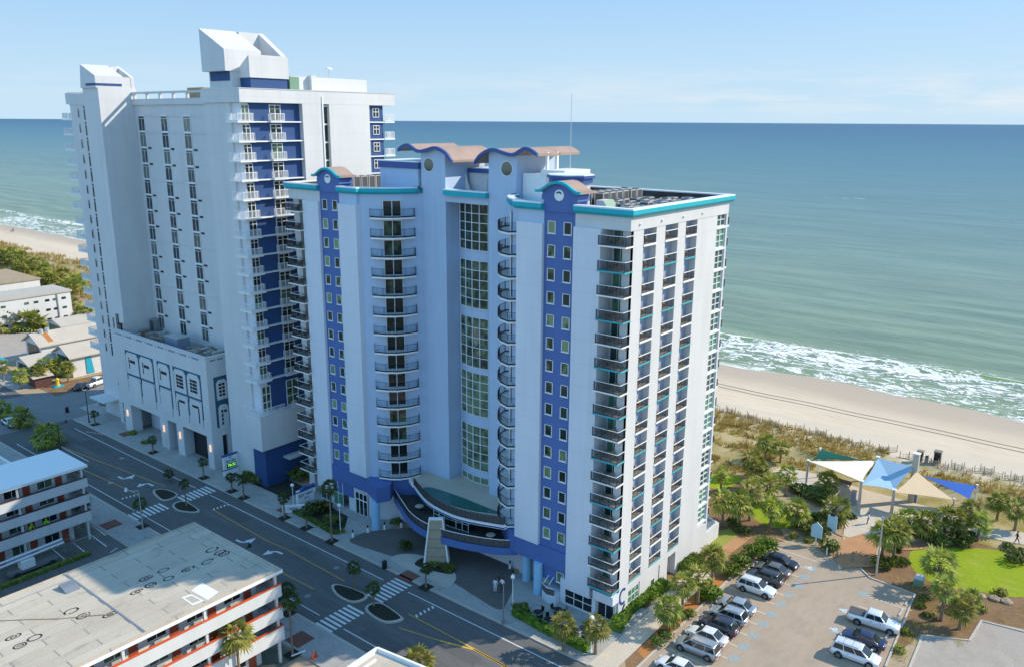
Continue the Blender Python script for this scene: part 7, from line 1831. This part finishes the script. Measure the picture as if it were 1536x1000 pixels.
p = (105.99,23.66); t = thing('light_pole', 'grey light pole at the corner of the palm grove', 'pole', (*p, 0)); mb = MB(); mb.tube((*p, 0), (*p, 8.2), .13, .09, 8); mb.build('shaft', 'kerb', t); mb = MB(); mb.box(p[0]-.5, p[0]+.1, p[1]-.15, p[1]+.15, 8.2, 8.35); mb.build('lamp_head', 'metal', t)
for a, l, s in (((150.09,28.85), 'dark hooded bin beside the thick stone pillar', 1.), ((151.06,26.29), 'dark box bin on the sand by the fence', 1.15)):
    t = thing('beach_bin', l, 'bin', (*a, 0)); mb = MB(); mb.box(a[0]-.45*s, a[0]+.45*s, a[1]-.45*s, a[1]+.45*s, .3, 1.9*s); mb.build('box', 'rail', t); mb = MB(); mb.box(a[0]-.52*s, a[0]+.52*s, a[1]-.52*s, a[1]+.52*s, 1.9*s, 2.1*s); mb.build('lid', 'wood', t)
for a, l in (((108.81,11.99), 'flat tan boulder at the lawn edge, left'), ((109.41,10.55), 'flat tan boulder at the lawn edge, middle'), ((109.62,9.35), 'flat tan boulder at the lawn edge, right')):
    mb = MB(); mb.ball((a[0], a[1], .1), .7, 10, 6, .45, None, .15); tag(mb.build('boulder', 'earth'), l, 'boulder', 'boulders at the lawn edge')
p = (120.71,28.94); 

# ================================================================ PEOPLE
def person(label, x, y, rz, z=0., pose='stand', top='dkcloth', legs='jean', s=1., group=None):
    st = {'stand': (.10, .12, 0, .03), 'walk': (.34, -.30, .30, -.28), 'work': (.12, .1, .45, .4)}[pose]
    bend = .28 if pose == 'work' else 0.
    V = {}; E_ = []; rad = {}
    def v(n, p, r, par=None): V[n] = p; rad[n] = r; (E_.append((par, n)) if par else None)
    v('pelvis', (0, 0, .95), .135); v('waist', (.01+bend*.3, 0, 1.12), .125, 'pelvis'); v('chest', (.02+bend*.8, 0, 1.34), .15, 'waist'); v('neck', (.02+bend*1.1, 0, 1.50), .055, 'chest'); v('chin', (.045+bend*1.2, 0, 1.57), .07, 'neck'); v('head', (.03+bend*1.25, 0, 1.66), .10, 'chin'); v('crown', (.02+bend*1.25, 0, 1.74), .075, 'head')
    for sd, sg in (('l', 1), ('r', -1)):
        f = st[0] if sd == 'l' else st[1]; a = (st[3] if sd == 'l' else st[2])
        v('hip'+sd, (0, sg*.1, .9), .095, 'pelvis'); v('knee'+sd, (f*.55+.04, sg*.11, .5), .068, 'hip'+sd); v('ankle'+sd, (f, sg*.11, .09+(.05 if f < -.2 else 0)), .042, 'knee'+sd); v('toe'+sd, (f+.17, sg*.13, .035), .035, 'ankle'+sd)
        cx = V['chest'][0]
        v('sh'+sd, (cx-.01, sg*.2, 1.42), .062, 'chest'); v('el'+sd, (cx+a*.4, sg*.27, 1.15), .044, 'sh'+sd); v('wr'+sd, (cx+a*.9+.06, sg*.27, .93+abs(a)*.25), .03, 'el'+sd); wx, wy, wz_ = V['wr'+sd]
        v('palm'+sd, (wx+.02, wy, wz_-.07), .026, 'wr'+sd)
        for q in range(4): v('f%d%s' % (q, sd), (wx+.035+.02*(q-1.5), wy-sg*.012, wz_-.145+.008*abs(q-1)), .009, 'palm'+sd)
        v('th'+sd, (wx+.075, wy-sg*.01, wz_-.085), .010, 'palm'+sd)
    names = list(V); me = D.meshes.new('person'); me.from_pydata([V[n] for n in names], [(names.index(a), names.index(b)) for a, b in E_], [])
    o = D.objects.new('person', me); C.objects.link(o); o.modifiers.new('skin', 'SKIN'); o.modifiers.new('sub', 'SUBSURF').levels = 1
    for i, n in enumerate(names): sv = me.skin_vertices[0].data[i]; sv.radius = (rad[n], rad[n]*(1.25 if n in ('chest', 'waist', 'pelvis') else 1)); sv.use_root = (n == 'pelvis')
    dg = bpy.context.evaluated_depsgraph_get(); m2 = D.meshes.new_from_object(o.evaluated_get(dg)); D.objects.remove(o)
    for q in ('skin', top, legs, 'black'): m2.materials.append(M[q])
    for p in m2.polygons:
        c = p.center; far = abs(c.y) > .17
        p.material_index = 3 if c.z < .1 else 2 if c.z < .98 and not (far and c.z > .6) else 0 if (c.z > 1.49 or (far and c.z < 1.12)) else 1
        p.use_smooth = True
    o = D.objects.new('person', m2); C.objects.link(o); o.location = (x, y, z); o.rotation_euler.z = rz; o.scale = (s, s, s); tag(o, label, 'person', group)
    hx = V['head'][0]
    mb = MB(); mb.ball((hx-.02, 0, 1.69), .108, 10, 7, 1.05); h = mb.build('hair', 'hair' if top != 'hivis' else 'hivis'); h.parent = o
    mb = MB(); mb.ball((hx+.095, .035, 1.665), .012, 6, 4); mb.ball((hx+.095, -.035, 1.665), .012, 6, 4); h = mb.build('eyes', 'black'); h.parent = o
    mb = MB(); mb.extr([(hx+.09, 1.66), (hx+.125, 1.62), (hx+.09, 1.615)], -.012, .012, 'y'); h = mb.build('nose', 'skin'); h.parent = o
    return o
pc = (71.45,59.47)
person('person in pale clothes standing in the entrance court, facing the street', pc[0], pc[1], 3.6, .14, 'stand', 'ltcloth', 'ltcloth', 1.05)
person('person in a white top and dark trousers beside the one in pale clothes', pc[0]+.7, pc[1]-.6, 3., .14, 'walk', 'whitecap', 'dkcloth', 1.05)
person('person in dark clothes at the back of the trio in the court', pc[0]+1.3, pc[1]+.5, 2.2, .14, 'stand', 'dkcloth', 'jean', 1.05)
p = (127.23,10.83); person('person in dark clothes striding along the sandy path by the lawn', p[0], p[1], -1.3, .03, 'walk', 'dkcloth', 'dkcloth', 1.1)
p = (120.05,28.75); person('person in a pale top standing on the plaza below the light blue sail', p[0], p[1], 1.6, .03, 'stand', 'ltcloth', 'jean', 1.05)
p = (174.42,468.36); person('distant person in dark clothes walking on the far beach', p[0], p[1], 1.6, 0, 'walk', 'dkcloth', 'dkcloth', 1.3); p = (173.76,469.12); person('distant person in pale clothes on the far beach', p[0], p[1], 1.6, 0, 'walk', 'ltcloth', 'jean', 1.2)
person('worker in a hi-vis yellow vest on the motel walkway, left one', 38.9, 112.8, -1.2, 3.1, 'work', 'hivis', 'jean', 1.12); person('worker in a hi-vis yellow vest on the motel walkway, right one', 41.0, 112.8, -1.9, 3.1, 'work', 'hivis', 'jean', 1.12)
p = (123.96,47.56); person('person in dark clothes on the path under the garden palms', p[0], p[1], .4, .03, 'walk', 'dkcloth', 'jean', 1.05)
